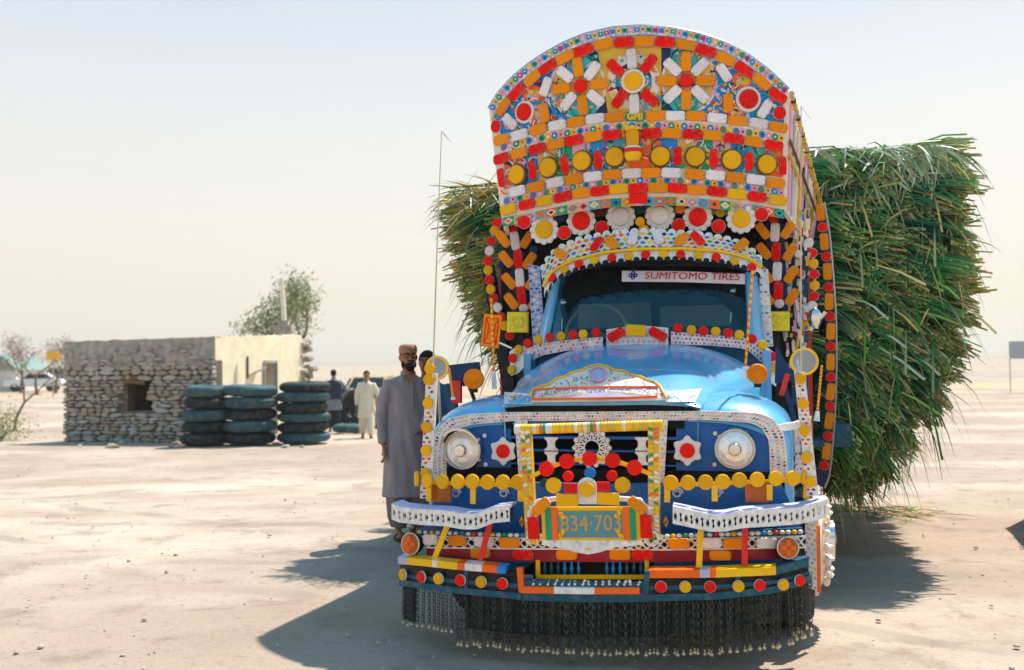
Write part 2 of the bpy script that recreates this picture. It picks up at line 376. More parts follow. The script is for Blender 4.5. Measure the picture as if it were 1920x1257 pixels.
def refl(kind, col, px, py, size, surf, parent, ang=0.0, off=0.004, aspect=1.0, depth_scale=1.0):
    p = TS(px, py, surf); n = snormal(surf, p); a = radians(ang)
    q = TS(px + 6 * cos(a), py - 6 * sin(a), surf); t = q - p; t -= n * t.dot(n); t.normalize(); b = n.cross(t)
    s = size * depth_of(p) / F; p = p + n * off
    j = rnd.uniform(-0.03, 0.03); t, b = t * cos(j) + b * sin(j), b * cos(j) - t * sin(j)
    n = (n + t * rnd.uniform(-.04, .04) + b * rnd.uniform(-.05, .05)).normalized()
    M = Matrix(((t.x * s, b.x * s * aspect, n.x * s * depth_scale, p.x), (t.y * s, b.y * s * aspect, n.y * s * depth_scale, p.y), (t.z * s, b.z * s * aspect, n.z * s * depth_scale, p.z), (0, 0, 0, 1)))
    return link(RN[kind], rmesh(kind, CN[col]), parent, M)

# ---------------------------------------------------------------- crown over the cab
S_crown = lambda x, z: 1.72 + 0.27 * (x / 1.1) ** 2 - 0.06 * (z - 3.1)
ARCH = [(917, 203), (935, 175), (960, 147), (990, 122), (1020, 102), (1060, 80), (1100, 64), (1150, 53), (1205, 49), (1260, 53), (1310, 63), (1360, 80), (1400, 102), (1440, 132), (1478, 168)]
BOT = [(940, 410), (985, 402), (1030, 394), (1080, 387), (1140, 381), (1200, 381), (1260, 378), (1330, 383), (1400, 390), (1440, 395), (1474, 398)]
def crown_grid(mb, m, off, nu=40, nv=14):
    t = sample(ARCH, nu); b = sample(BOT, nu); vs = []
    for i in range(nu):
        for j in range(nv):
            q = t[i].lerp(b[i], j / (nv - 1)); p = TS(q.x, q.y, S_crown); vs.append(p + snormal(S_crown, p) * off)
    fs = [(i * nv + j, i * nv + j + 1, (i + 1) * nv + j + 1, (i + 1) * nv + j) for i in range(nu - 1) for j in range(nv - 1)]
    mb.add(vs, fs, m); return vs, nu, nv
mb = MB(); va, nu, nv = crown_grid(mb, 'cream_paint', 0.0); vb, _, _ = crown_grid(mb, 'wood', -0.05)
loop = [i * nv for i in range(nu)] + [(nu - 1) * nv + j for j in range(1, nv)] + [i * nv + nv - 1 for i in range(nu - 2, -1, -1)] + [j for j in range(nv - 2, 0, -1)]
for a, b in zip(loop, loop[1:] + loop[:1]): mb.quad(va[a], va[b], vb[b], vb[a], 'ochre_paint')
crown = mb.build('crown_panel', truck, 50)
crown['label'] = 'tall arched crown board painted with flowers and studded with oblong reflectors'
# painted picture fields and flower borders
mb = MB()
def CP(x, y, h): p = TS(x, y, S_crown); return p + snormal(S_crown, p) * h
def patch(pts, m, h):
    ext = max(abs(p[0] - q[0]) + abs(p[1] - q[1]) for p in pts for q in pts)
    if ext < 26: mb.add([CP(x, y, h) for x, y in pts], [tuple(range(len(pts)))], m); return
    out = []
    for p, q in zip(pts, pts[1:] + pts[:1]):
        k = max(1, int(max(abs(p[0] - q[0]), abs(p[1] - q[1])) / 12))
        out += [(p[0] + (q[0] - p[0]) * i / k, p[1] + (q[1] - p[1]) * i / k) for i in range(k)]
    cx = sum(p[0] for p in out) / len(out); cy = sum(p[1] for p in out) / len(out); R = max(2, int(ext / 18))
    mb.loft([[CP(cx + (x - cx) * s, cy + (y - cy) * s, h) for x, y in out] for s in [1 - j / R for j in range(R)] + [0.03]], m)
def arch_y(x):
    for a, b in zip(ARCH, ARCH[1:]):
        if a[0] <= x <= b[0]: return a[1] + (b[1] - a[1]) * (x - a[0]) / (b[0] - a[0])
    return 260
def ell(cx, cy, rx, ry, m, h, n=16, rot=0.0, a0=0, a1=2 * pi):
    patch([(cx + rx * cos(a) * cos(rot) - ry * sin(a) * sin(rot), cy + rx * cos(a) * sin(rot) + ry * sin(a) * cos(rot)) for a in [a0 + (a1 - a0) * k / n for k in range(n)]], m, h)
def drop(cx, cy, r, L, ang, m, h):
    pts = [(cx + L * cos(ang), cy + L * sin(ang))] + [(cx + r * cos(ang + pi / 2 + pi * k / 6), cy + r * sin(ang + pi / 2 + pi * k / 6)) for k in range(7)]
    patch(pts, m, h)
def arcstrip(cx, cy, r, w, a0, a1, m, h, n=12):
    for k in range(n):
        a, b = a0 + (a1 - a0) * k / n, a0 + (a1 - a0) * (k + 1) / n
        patch([(cx + r * cos(a), cy + r * sin(a)), (cx + r * cos(b), cy + r * sin(b)), (cx + (r + w) * cos(b), cy + (r + w) * sin(b)), (cx + (r + w) * cos(a), cy + (r + w) * sin(a))], m, h)
patch([(925, 215), (960, 168), (1010, 130), (1060, 104), (1118, 92), (1118, 216), (1050, 228), (940, 252)], 'sky_paint', 0.0015); patch([(1250, 90), (1330, 110), (1400, 140), (1468, 188), (1470, 232), (1380, 216), (1250, 208)], 'sky_paint', 0.0015)
patch([(1118, 90), (1250, 86), (1254, 208), (1140, 214)], 'ochre_paint', 0.002)
patch([(1106, 100), (1121, 97), (1140, 212), (1117, 215)], 'navy_paint', 0.003); patch([(1240, 90), (1257, 90), (1261, 207), (1240, 207)], 'navy_paint', 0.003)
for cx, cy in ((1090, 163), (1286, 153)):
    e = -1 if cx < 1200 else 1
    ell(cx + e * 6, cy, 53, 60, 'cream_paint', 0.0035, 24); ell(cx + e * 6, cy, 48, 55, 'ochre_paint', 0.0045, 24)
    ell(cx, cy - 38, 33, 22, 'cyan_paint', 0.0055); ell(cx, cy + 42, 30, 18, 'cyan_paint', 0.0055)
    arcstrip(cx, cy - 36, 20, 4, pi, 2 * pi, 'green_paint', 0.0065); arcstrip(cx, cy + 38, 18, 4, 0, pi, 'green_paint', 0.0065)
    arcstrip(cx + e * 6, cy, 46, 5, -1.2 if e > 0 else pi - 1.2, 1.2 if e > 0 else pi + 1.2, 'pink_paint', 0.0065)
    arcstrip(cx, cy - 36, 27, 3, pi, 2 * pi, 'navy_paint', 0.0065)
ell(1188, 154, 50, 52, 'cream_paint', 0.0035, 24)
for k in range(12):
    a = 2 * pi * k / 12; drop(1188 + 34 * cos(a), 154 + 36 * sin(a), 10, -16, a, ('sky_paint', 'orange_paint', 'navy_paint')[k % 3], 0.0045)
    ell(1188 + 44 * cos(a), 154 + 46 * sin(a), 4, 4, ('cyan_paint', 'yellow_paint')[k % 2], 0.006, 8)
arcstrip(1188, 154, 25, 4, 0, 2 * pi, 'green_paint', 0.006, 24)
g = random.Random(5); PAL = ['orange_paint', 'green_paint', 'pink_paint', 'cyan_paint', 'yellow_paint', 'navy_paint', 'cream_paint', 'red_paint', 'lilac_paint', 'ochre_paint']
for cx, cy in ((1000, 176), (1392, 150), (1012, 222), (1378, 206)):
    ell(cx, cy, 20, 15, 'orange_paint', 0.0035); ell(cx + 3, cy + 2, 11, 9, 'ochre_paint', 0.0045); drop(cx, cy + 4, 3, -13, pi / 2, 'green_paint', 0.0055)
    arcstrip(cx, cy, 21, 3, 0.2, 2.6, 'green_paint', 0.005); arcstrip(cx, cy, 24.5, 2, 0.2, 2.6, 'cream_paint', 0.005)
for x0, y0, x1, y1, n in ((935, 150, 1062, 245, 110), (1330, 118, 1468, 230, 110), (1050, 105, 1120, 215, 40), (1262, 100, 1335, 205, 40), (1145, 95, 1240, 212, 50)):
    for k in range(n):
        x, y = g.uniform(x0, x1), g.uniform(y0, y1)
        if y < arch_y(x) + 34: continue
        a = g.uniform(0, 2 * pi); c = g.choice(PAL); h = 0.0065 + 0.00005 * k
        if k % 3 == 0: drop(x, y, g.uniform(3, 5.5), g.uniform(9, 17), a, c, h); ell(x, y, 2.2, 2.2, g.choice(PAL), h + 0.006, 7)
        elif k % 3 == 1: arcstrip(x, y, g.uniform(6, 13), 2.4, a, a + g.uniform(1.5, 3.2), c, h, 7)
        else: ell(x, y, g.uniform(2.5, 5), g.uniform(2.5, 5), c, h, 9)
# row between the discs
xs = sample([(945, 320), (1001, 306), (1061, 293), (1123, 284), (1196, 280), (1270, 280), (1337, 283), (1403, 289), (1468, 297)], 17)
for k in range(16):
    a, b = xs[k], xs[k + 1]
    patch([(a.x, a.y - 24), (b.x, b.y - 24), (b.x, b.y + 36), (a.x, a.y + 36)], ('orange_paint', 'sky_paint', 'ochre_paint', 'green_paint', 'pink_paint', 'sky_paint', 'cyan_paint', 'orange_paint')[k % 8], 0.002)
for k in range(230):
    q = xs[g.randrange(16)]; x = q.x + g.uniform(0, 33); y = q.y + g.uniform(-20, 36); a = g.uniform(0, 2 * pi); c = g.choice(PAL); h = 0.003 + 0.00005 * k
    if k % 3: arcstrip(x, y, g.uniform(5, 15), 2.6, a, a + g.uniform(1.5, 3), c, h, 7)
    else: drop(x, y, g.uniform(2.5, 5), g.uniform(8, 14), a, c, h)
art = mb.build('painted_picture', crown, 0)
art['kind'] = 'stuff'
def flower_border(center, half, n, parent, name, surf=S_crown, ends=True, base='cream_paint', seed=3, off=0.006):
    m2 = MB(); g2 = random.Random(seed)
    B = Band([(x, y - half) for x, y in center], [(x, y + half) for x, y in center], surf, off, 40)
    B.slab(m2, base, 0.004, 40); r = B.height() / 2
    pal = ['sky_paint', 'pink_paint', 'green_paint', 'yellow_paint']
    for k in range(n):
        u = (k + 0.5) / n; c = pal[k % 4]
        B.disc(m2, u, 0.45, r * 0.72, c, 0.003); B.disc(m2, u, 0.45, r * 0.26, g2.choice(['red_paint', 'navy_paint', 'white_paint']), 0.005, 6)
        B.disc(m2, (k + 1.0) / n if k < n - 1 else u, 0.16, r * 0.16, 'white_paint', 0.005, 6); B.disc(m2, (k + 1.0) / n if k < n - 1 else u, 0.86, r * 0.2, ('white_paint', 'navy_paint')[k % 2], 0.005, 6)
    return m2.build(name, parent, 0)
STB = [(940, 279), (961, 273), (1000, 264), (1050, 254), (1103, 245), (1150, 240), (1190, 237), (1250, 237), (1299, 239), (1360, 245), (1418, 252), (1470, 262)]
STF = [(945, 379), (990, 370), (1024, 363), (1058, 356), (1092, 350), (1127, 345), (1161, 342), (1197, 340), (1234, 340), (1270, 340), (1306, 342), (1343, 346), (1380, 350), (1418, 355), (1470, 364)]
flower_border(STB, 9.5, 44, crown, 'flower_border'); flower_border(STF, 8.5, 42, crown, 'flower_border', base='lilac_paint', seed=8)
m2 = MB()
for crv in ([(x, y - 10) for x, y in STB], [(x, y + 9) for x, y in STF]):
    m2 = MB(); B = Band([(x, y - 1.5) for x, y in crv], [(x, y + 1.5) for x, y in crv], S_crown, 0.014, 30); B.slab(m2, 'white_paint', 0.016, 30); m2.build('trim_strip', crown)
# rim following the arch
t = sample(ARCH, 60); inner = []
for i, q in enumerate(t):
    d = (t[min(i + 1, 59)] - t[max(i - 1, 0)]).normalized(); inner.append((q.x - d.y * 17, q.y + d.x * 17))
m2 = MB(); B = Band([(q.x, q.y) for q in t], inner, S_crown, 0.012, 60); B.slab(m2, 'lilac_paint', 0.03, 60); g = random.Random(4)
for k in range(56):
    u = (k + 0.5) / 56; c = ['sky_paint', 'yellow_paint', 'green_paint', 'pink_paint', 'sky_paint', 'ochre_paint', 'green_paint', 'magenta_paint'][k % 8]
    B.disc(m2, u, 0.42, 0.021, c, 0.003); B.disc(m2, u, 0.42, 0.007, g.choice(['white_paint', 'navy_paint', 'red_paint']), 0.005, 6)
    B.disc(m2, (k + 1) / 57, 0.1, 0.007, 'white_paint', 0.005, 6); B.disc(m2, (k + 1) / 57, 0.8, 0.009, 'white_paint', 0.005, 6)
    if k % 5 == 2: B.flat(m2, u - 0.01, u + 0.015, 0.78, 0.98, 'white_paint', 0.006)
rim = m2.build('crown_rim', truck, 0)
m2 = MB(); m2.tube([B.at(i / 59, -0.02, -0.01) for i in range(60)], 0.012, 'steel', 6); m2.build('edge_pipe', rim)
# hanging painted fringe board
m2 = MB(); B = Band([(x, y + 30) for x, y in STF], [(x, y + 46) for x, y in STF], S_crown, 0.008, 40); B.slab(m2, 'cream_paint', 0.012, 40); g = random.Random(9)
for k in range(26):
    u0, u1 = k / 26, (k + 1) / 26; um = (u0 + u1) / 2
    B.flat(m2, u0, u1, 0.0, 1.0, ('green_paint', 'ochre_paint', 'pink_paint', 'cyan_paint', 'orange_paint')[k % 5], 0.002)
    B.diamond(m2, um, 0.5, 0.017, 0.42, ('cream_paint', 'cyan_paint', 'sky_paint', 'orange_paint')[k % 4], 0.004); B.diamond(m2, um, 0.5, 0.009, 0.24, ('orange_paint', 'navy_paint', 'yellow_paint')[k % 3], 0.006)
m2.build('fringe_board', crown, 0)

# reflectors of the crown: (column, row, colour)
A = [(947, 200, 'o', 55), (972, 173, 'r', 47), (1001, 147, 'o', 43), (1030, 126, 'r', 35), (1062, 108, 'o', 30), (1096, 95, 'r', 20), (1133, 83, 'o', 12), (1171, 80, 'r', 5), (1209, 78, 'o', 0), (1247, 80, 'r', -5), (1286, 85, 'o', -10), (1323, 96, 'r', -18), (1359, 111, 'o', -27), (1393, 131, 'r', -34), (1426, 154, 'o', -40), (1456, 180, 'r', -37)]
for x, y, c, a in A: refl('cap', c, x, y + 1, 38.5, S_crown, crown, a, 0.016)
for cx, cy, rot in ((1090, 163, 7), (1286, 153, 0)):
    refl('all', 'r', cx, cy, 13, S_crown, crown, 0, 0.02)
    for k in range(8): a = radians(k * 45 + rot); refl('cap', 'ow'[k % 2], cx + 36 * cos(a), cy - 36 * sin(a), 38, S_crown, crown, k * 45 + rot, 0.014)
refl('wring', 'y', 1188, 154, 17, S_crown, crown, 0, 0.016)
for x, y, c, a in ((1185, 112, 'w', 92), (1217, 121, 'r', 52), (1218, 185, 'r', -40), (1190, 197, 'w', 92), (1163, 186, 'r', 55), (1155, 129, 'r', -42)): refl('cap', c, x, y, 38, S_crown, crown, a, 0.014)
for x, y, c, a in ((1026, 164, 'w', 70), (1023, 213, 'o', 97), (959, 229, 'w', -46), (1356, 138, 'w', -58), (1364, 195, 'o', 90), (1432, 206, 'w', 60)): refl('cap', c, x, y, 37, S_crown, crown, a, 0.014)
refl('wring', 'r', 985, 211, 16, S_crown, crown); refl('wring', 'r', 1402, 187, 18, S_crown, crown); refl('disc', 'r', 932, 238, 12, S_crown, crown); refl('disc', 'r', 1460, 213, 13, S_crown, crown)
ROWS = [
 [(943, 263, 'o'), (977, 254, 'w'), (1012, 244, 'o'), (1047, 236, 'w'), (1082, 230, 'o'), (1117, 224, 'w'), (1154, 221, 'o'), (1229, 219, 'o'), (1266, 219, 'w'), (1304, 219, 'o'), (1343, 223, 'w'), (1381, 228, 'o'), (1420, 233, 'w'), (1457, 240, 'o')],
 [(943, 298, 'r'), (976, 288, 'o'), (1010, 280, 'r'), (1044, 271, 'o'), (1078, 264, 'r'), (1114, 257, 'o'), (1149, 254, 'r'), (1185, 251, 'o'), (1222, 251, 'r'), (1259, 251, 'o'), (1298, 253, 'r'), (1335, 255, 'o'), (1374, 261, 'r'), (1411, 267, 'o'), (1449, 274, 'r')],
 [(973, 359, 'w'), (1008, 351, 'o'), (1043, 343, 'w'), (1078, 337, 'o'), (1113, 332, 'w'), (1149, 328, 'o'), (1185, 326, 'w'), (1221, 325, 'o'), (1258, 325, 'w'), (1302, 328, 'o'), (1340, 330, 'w'), (1377, 334, 'o'), (1415, 338, 'w'), (1452, 344, 'o')],
 [(956, 393, 'y'), (991, 384, 'r'), (1024, 377, 'y'), (1058, 370, 'r'), (1092, 363, 'o'), (1127, 359, 'r'), (1161, 355, 'y'), (1197, 354, 'r'), (1234, 353, 'o'), (1270, 354, 'r'), (1306, 357, 'o'), (1343, 360, 'r'), (1380, 365, 'y'), (1418, 370, 'r'), (1456, 376, 'y')]]
for row in ROWS:
    for i, (x, y, c) in enumerate(row):
        p, q = row[max(i - 1, 0)], row[min(i + 1, len(row) - 1)]; a = -math.degrees(math.atan2(q[1] - p[1], q[0] - p[0]))
        refl('cap', c, x, y, 37.5, S_crown, crown, a, 0.014)
refl('rect', 'r', 1197, 373, 17, S_crown, crown, 0, 0.016, 0.55, 0.5)
for x, y in ((973, 328), (1031, 315), (1093, 303), (1154, 295), (1238, 294), (1303, 295), (1370, 301), (1435, 309)): refl('bring', 'y', x, y, 17.5, S_crown, crown, 0, 0.012)
for x, y in ((943, 334), (1001, 320), (1061, 310), (1123, 301), (1270, 294), (1337, 298), (1403, 304), (1465, 312)): refl('cap', 'r', x, y, 36, S_crown, crown, 96 if x < 1200 else 88, 0.014, 0.85)
# brass lantern in the middle and the green nameplate above
p = TS(1190, 300, S_crown) + Vector((0, -0.09, 0)); s = depth_of(p) / F
m2 = MB(); m2.lathe(p, (0, 0, 1), [(0.0, -8 * s), (12 * s, -6 * s), (16 * s, 2 * s, 'yellow_paint'), (16 * s, 8 * s, 'red_paint'), (16.5 * s, 16 * s, 'white_paint'), (14 * s, 20 * s, 'brass'), (15 * s, 46 * s, 'brass'), (17 * s, 50 * s), (15 * s, 56 * s), (0, 58 * s)], 'yellow_paint', 18)
m2.bar(p + Vector((0, 0, 30 * s)), p + Vector((0, 0.12, 30 * s)), 0.03, 0.03, 'steel')
lan = m2.build('brass_lantern', crown)
def text_mesh(s, size, m, ext=0.001, bold=0.0, shear=0.0):
    cu = bpy.data.curves.new('lettering', 'FONT'); cu.body = s; cu.size = size; cu.extrude = ext; cu.offset = bold; cu.align_x = 'CENTER'; cu.align_y = 'CENTER'; cu.shear = shear; cu.resolution_u = 3
    o = bpy.data.objects.new('lettering', cu); COL.objects.link(o); dg = bpy.context.evaluated_depsgraph_get()
    me = bpy.data.meshes.new_from_object(o.evaluated_get(dg)); bpy.data.objects.remove(o); me.materials.clear(); me.materials.append(MATS[m]); return me
def frame_at(px, py, surf, ang=0.0, off=0.0):
    p = TS(px, py, surf); n = snormal(surf, p); a = radians(ang); q = TS(px + 6 * cos(a), py - 6 * sin(a), surf); t = (q - p).normalized(); b = n.cross(t); p = p + n * off
    return Matrix(((t.x, b.x, n.x, p.x), (t.y, b.y, n.y, p.y), (t.z, b.z, n.z, p.z), (0, 0, 0, 1))), depth_of(p) / F
def board_at(name, px, py, w, h, surf, m, parent, ang=0, off=0.0, thick=0.01):
    M, s = frame_at(px, py, surf, ang, off); m2 = MB(); m2.box((-w * s / 2, -h * s / 2, 0), (w * s / 2, h * s / 2, thick), m); me = m2.mesh(name); me.transform(M); return link(name, me, parent)
board_at('name_patch', 1191, 220, 34, 17, S_crown, 'green_paint', crown, 0, 0.006)
M, s = frame_at(1191, 220, S_crown, 0, 0.02); link('lettering', text_mesh('GMI', 17 * s, 'yellow_paint', 0.001, 0.003), crown, M)

# side buttresses and underside of the crown
m2 = MB()
for e in (-1, 1):
    if e > 0: P = [TS(1478, 170, S_crown), TS(1474, 396, S_crown), T(1522, 470, 2.9), T(1535, 388, 3.2)]
    else: P = [TS(917, 203, S_crown), TS(940, 408, S_crown), Vector((-1.16, 2.9, 2.4)), Vector((-1.2, 3.2, 2.85))]
    m2 = MB(); P = [p + Vector((0, 0.03, 0)) for p in P]; m2.prism(P, (-e * 0.03, 0, 0), 'cream_paint')
    for k in range(9):
        u = (k + 0.5) / 9; m2.bar(P[0].lerp(P[3], u) + Vector((e * .004, 0, -.02)), P[1].lerp(P[2], u) + Vector((e * .004, 0, .02)), 0.022, 0.012, ('pink_paint', 'lilac_paint', 'cream_paint', 'ochre_paint')[k % 4])
    m2.build('crown_side', truck)
R0 = TS(1478, 172, S_crown); R1 = T(1536, 388, 3.2)
for k, (a, b, m, w) in enumerate(((R0, R1, 'ochre_paint', 0.026), (TS(1476, 262, S_crown), T(1527, 402, 3.0), 'wood', 0.016), (TS(1476, 290, S_crown), T(1520, 412, 3.0), 'ochre_paint', 0.02))):
    m2 = MB(); m2.bar(a + Vector((0.02, 0.03, 0)), b + Vector((0.02, 0, 0)), w, w, m); 
    for j in range(22): q = a.lerp(b, (j + 0.5) / 22) + Vector((0.02, 0.02, 0)); m2.box(q - Vector((w, w, w)) * 0.62, q + Vector((w, w, w)) * 0.62, ('lilac_paint', 'navy_paint', 'yellow_paint')[j % 3]) if k == 0 else None
    m2.build('stay_rod', truck)
m2 = MB(); tb = sample(BOT, 24)
rings = [[TS(q.x, q.y, S_crown) + Vector((0, 0.03, 0.03)), Vector((max(-1.15, min(1.2, TS(q.x, q.y, S_crown).x * 1.05)), 2.9, 2.95))] for q in tb]
m2.loft(rings, 'black_paint', closed=False); m2.build('crown_underside', truck)
# roof over the load space between crown and body
m2 = MB(); m2.box((-1.18, 2.56, 1.0), (1.2, 2.62, 3.05), 'black_paint'); bodyfront = m2.build('body_front', truck)
m2 = MB(); m2.box((-1.15, 2.62, 0.95), (1.17, 6.9, 1.05), 'wood')
for e in (-1, 1):
    x = 1.18 * e
    for k in range(5): m2.box((x - 0.025, 2.64, 1.06 + k * 0.32), (x + 0.025, 6.9, 1.36 + k * 0.32), 'sky_paint')
    for k in range(6): m2.box((x + e * 0.03 - 0.025, 2.7 + k * 0.82, 0.9), (x + e * 0.03 + 0.025, 2.78 + k * 0.82, 2.7), 'red_paint')
m2.box((-1.15, 6.86, 1.06), (1.17, 6.92, 2.6), 'sky_paint'); m2.build('cargo_body', truck)

# ---------------------------------------------------------------- flower lamps under the crown
S_fl = plane(1.9)
m2 = MB(); B = Band([(958, 412), (1030, 402), (1200, 388), (1340, 390), (1440, 398)], [(966, 424), (1030, 414), (1200, 400), (1340, 402), (1440, 410)], plane(1.94), 0, 20); B.slab(m2, 'steel', 0.03); lamprail = m2.build('lamp_rail', truck)
for x, y, c in ((1022, 432, 'y'), (1091, 416, 'r'), (1165, 408, 'w'), (1238, 406, 'w'), (1309, 409, 'r'), (1390, 412, 'y')): refl('scallop', c, x, y, 17, S_fl, lamprail, 0, 0.02)
for x, y in ((985, 418), (1060, 438), (1130, 429), (1273, 424), (1348, 426), (1428, 404)): refl('disc', 'r', x, y, 13, S_fl, lamprail, 0, 0.03)
for x, y, c in ((1053, 408, 'n'), (1125, 398, 'm'), (1198, 394, 't'), (1276, 392, 'a'), (1351, 399, 'v')): refl('dark', c, x, y, 10, S_fl, lamprail, 0, 0.0)
for x, y, r in ((1202, 418, 9), (1209, 434, 10.5)): refl('all', 'y', x, y, r, S_fl, lamprail, 0, 0.05)

# ---------------------------------------------------------------- cab
CX = 0.09
S_ws = lambda x, z: 1.58 + 0.22 * (x - CX) ** 2 + 0.42 * (z - 1.7)
WT = [(1047, 520), (1075, 505), (1130, 498), (1200, 495), (1280, 495), (1350, 497), (1385, 502), (1402, 512)]
WB = [(1022, 652), (1060, 645), (1130, 640), (1200, 636), (1280, 636), (1350, 640), (1390, 645), (1408, 652)]
m2 = MB(); B = Band(WT, WB, S_ws, 0, 24); B.slab(m2, 'windscreen_glass', 0.006, 24); m2.build('windscreen', truck)
m2 = MB()
m2.tube([B.at(u / 23, 0) for u in range(24)], 0.016, 'black_paint', 6); m2.tube([B.at(u / 23, 1) for u in range(24)], 0.018, 'black_paint', 6)
m2.tube([B.at(0, v / 6) for v in range(7)], 0.02, 'lit_blue', 6); m2.tube([B.at(1, v / 6) for v in range(7)], 0.02, 'lit_blue', 6)
m2.build('windscreen_seal', truck)
m2 = MB()   # cab shell: sides, pillars, roof, lower cowl
zb, zt = 1.66, 2.27
for e in (-1, 1):
    xb, xt = CX + e * 0.84, CX + e * 0.72
    m2.prism([(xb, 1.55, 1.0), (xb, 2.5, 1.0), (xb, 2.5, zb), (xb, 1.55, zb)], (-e * 0.05, 0, 0), 'lit_blue')
    a0 = B.at(0 if e < 0 else 1, 1); a1 = B.at(0 if e < 0 else 1, 0)
    for w0, w1 in ((0.0, 0.16),):
        m2.prism([a0 + Vector((e * 0.015, 0.0, -0.05)), a0 + Vector((e * 0.10, 0.10, -0.05)), a1 + Vector((e * 0.06, 0.08, 0.04)), a1 + Vector((e * 0.015, 0, 0.04))], (0, 0.05, 0), 'lit_blue')
    m2.prism([(xb, 2.38, zb), (xb, 2.5, zb), (xt, 2.5, zt), (xt, 2.4, zt)], (-e * 0.05, 0, 0), 'lit_blue')
m2.box((CX - 0.83, 2.5, 1.0), (CX + 0.83, 2.54, 2.35), 'cab_blue')
rings = []
for i in range(13):
    y = 1.86 + 0.68 * i / 12; rings.append([Vector((CX + 0.8 * a, y + 0.1 * a * a * (1 - i / 12), 2.30 + 0.10 * (1 - abs(a) ** 3))) for a in [-1 + k / 8 for k in range(17)]])
m2.loft(rings, 'lit_blue', closed=False)
cab = m2.build('cab_shell', truck)
m2 = MB()   # what shows through the windscreen
m2.box((CX - 0.78, 1.75, 1.4), (CX + 0.78, 1.95, 1.70), 'cab_blue')
m2.box((CX - 0.7, 2.32, 1.3), (CX + 0.7, 2.48, 1.82), 'cab_blue'); m2.box((CX + 0.02, 2.46, 1.86), (CX + 0.55, 2.49, 2.02), 'cab_light')
m2.box((CX - 0.62, 2.46, 1.86), (CX - 0.05, 2.49, 2.05), 'cab_light')
inter = m2.build('cab_interior', truck)
m2 = MB(); c = T(1118, 622, 1.9); m2.tube([c + Vector((0.22 * cos(a), 0.10 * sin(a), 0.20 * sin(a))) for a in [2 * pi * k / 24 for k in range(25)]], 0.012, 'rope', 6)
m2.bar(c + Vector((-0.2, 0, 0)), c + Vector((0.2, 0, 0)), 0.02, 0.02, 'cab_dark'); m2.build('steering_wheel', inter)
m2 = MB(); S_in = lambda x, z: S_ws(x, z) + 0.06   # black fringed curtain behind the glass
fr = [(1047, 555), (1055, 600), (1066, 585), (1078, 572), (1092, 560), (1110, 556), (1128, 562), (1142, 552), (1158, 558), (1176, 548), (1198, 556), (1220, 545), (1240, 553), (1262, 546), (1284, 555), (1306, 546), (1330, 556), (1345, 560), (1360, 575), (1376, 590), (1392, 620), (1402, 600)]
tp = [(1047 + (1402 - 1047) * k / (len(fr) - 1), 500) for k in range(len(fr))]
for (a, b, c, d) in zip(tp, tp[1:], fr[1:], fr):
    m2.quad(TS(*a, S_in), TS(*b, S_in), TS(*c, S_in), TS(*d, S_in), 'black_paint')
m2.build('fringed_curtain', inter, 0)
for x, y, r in ((1057, 568, 9), (1374, 546, 8)):
    m2 = MB(); p = TS(x, y, lambda a, b: S_ws(a, b) + 0.05); m2.ball(p, r * depth_of(p) / F, 'chrome'); m2.bar(p, p + Vector((-0.02, 0.0, -0.22)), 0.006, 0.006, 'chrome'); m2.build('hanging_ornament', inter)
# sticker across the top of the windscreen
S_bn = lambda x, z: S_ws(x, z) - 0.006
m2 = MB(); Bb = Band([(1166, 508), (1280, 509), (1397, 514)], [(1166, 528), (1280, 529), (1397, 533)], S_bn, 0.0, 12); Bb.slab(m2, 'banner_white', 0.003, 12); ban = m2.build('windscreen_sticker', truck)
M, s = frame_at(1297, 519, S_bn, -1.0, 0.004)
tm = text_mesh('SUMITOMO TIRES', 21.5 * s, 'ink_red', 0.0008, 0.0, 0.12); mxx = max(v.co.x for v in tm.vertices); k = 89 * s / mxx
for v in tm.vertices: v.co.x *= k
link('lettering', tm, ban, M)
m2 = MB()
for k in range(4): a = pi / 2 * k; m2.lathe((5 * s * cos(a), 5 * s * sin(a), 0), (0, 0, 1), [(4.2 * s, 0), (4.2 * s, 0.001), (1.6 * s, 0.0012)], 'ink_blue', 10)
M, s = frame_at(1187, 517, S_bn, 0, 0.004); link('emblem', m2.mesh('emblem'), ban, M)
# black header and visor
m2 = MB(); Bh = Band([(1021, 540), (1041, 506), (1076, 488), (1134, 474), (1198, 468), (1279, 467), (1357, 473), (1400, 485), (1428, 505)], [(1036, 545), (1048, 522), (1076, 506), (1134, 499), (1198, 496), (1279, 496), (1357, 498), (1388, 503), (1412, 520)], lambda x, z: S_ws(x, z) + 0.012, 0, 30); Bh.slab(m2, 'black_paint', 0.03, 30); m2.build('windscreen_header', truck)
S_vis = lambda x, z: 1.60 + 0.30 * (x - CX) ** 2 + 0.55 * (z - 2.3)
VT = [(1016, 512), (1028, 488), (1045, 470), (1085, 452), (1140, 441), (1200, 436), (1260, 438), (1320, 443), (1370, 452), (1405, 468), (1428, 492)]
VB = [(1021, 540), (1041, 508), (1076, 491), (1134, 476), (1198, 470), (1279, 469), (1357, 475), (1400, 487), (1427, 503)]
m2 = MB(); Bv = Band(VT, VB, S_vis, 0.012, 40); Bv.slab(m2, 'cream_paint', 0.02, 40); Bv.spots(m2, 34, 4, ['sky_paint', 'yellow_paint', 'green_paint', 'orange_paint', 'navy_paint'], 0.85, 0.003, 2)
for k in range(26):
    m2.lathe(Bv.at((k + 0.5) / 26, -0.05, -0.018), Bv.nn[20], [(0.028, 0), (0.028, 0.014), (0, 0.015)], 'white_paint', 10)
visor = m2.build('cab_visor', truck)
m2 = MB(); m2.tube([Bv.at(i / 39, 1.02, 0.01) for i in range(40)], 0.011, 'yellow_paint', 6); m2.build('visor_trim', visor)
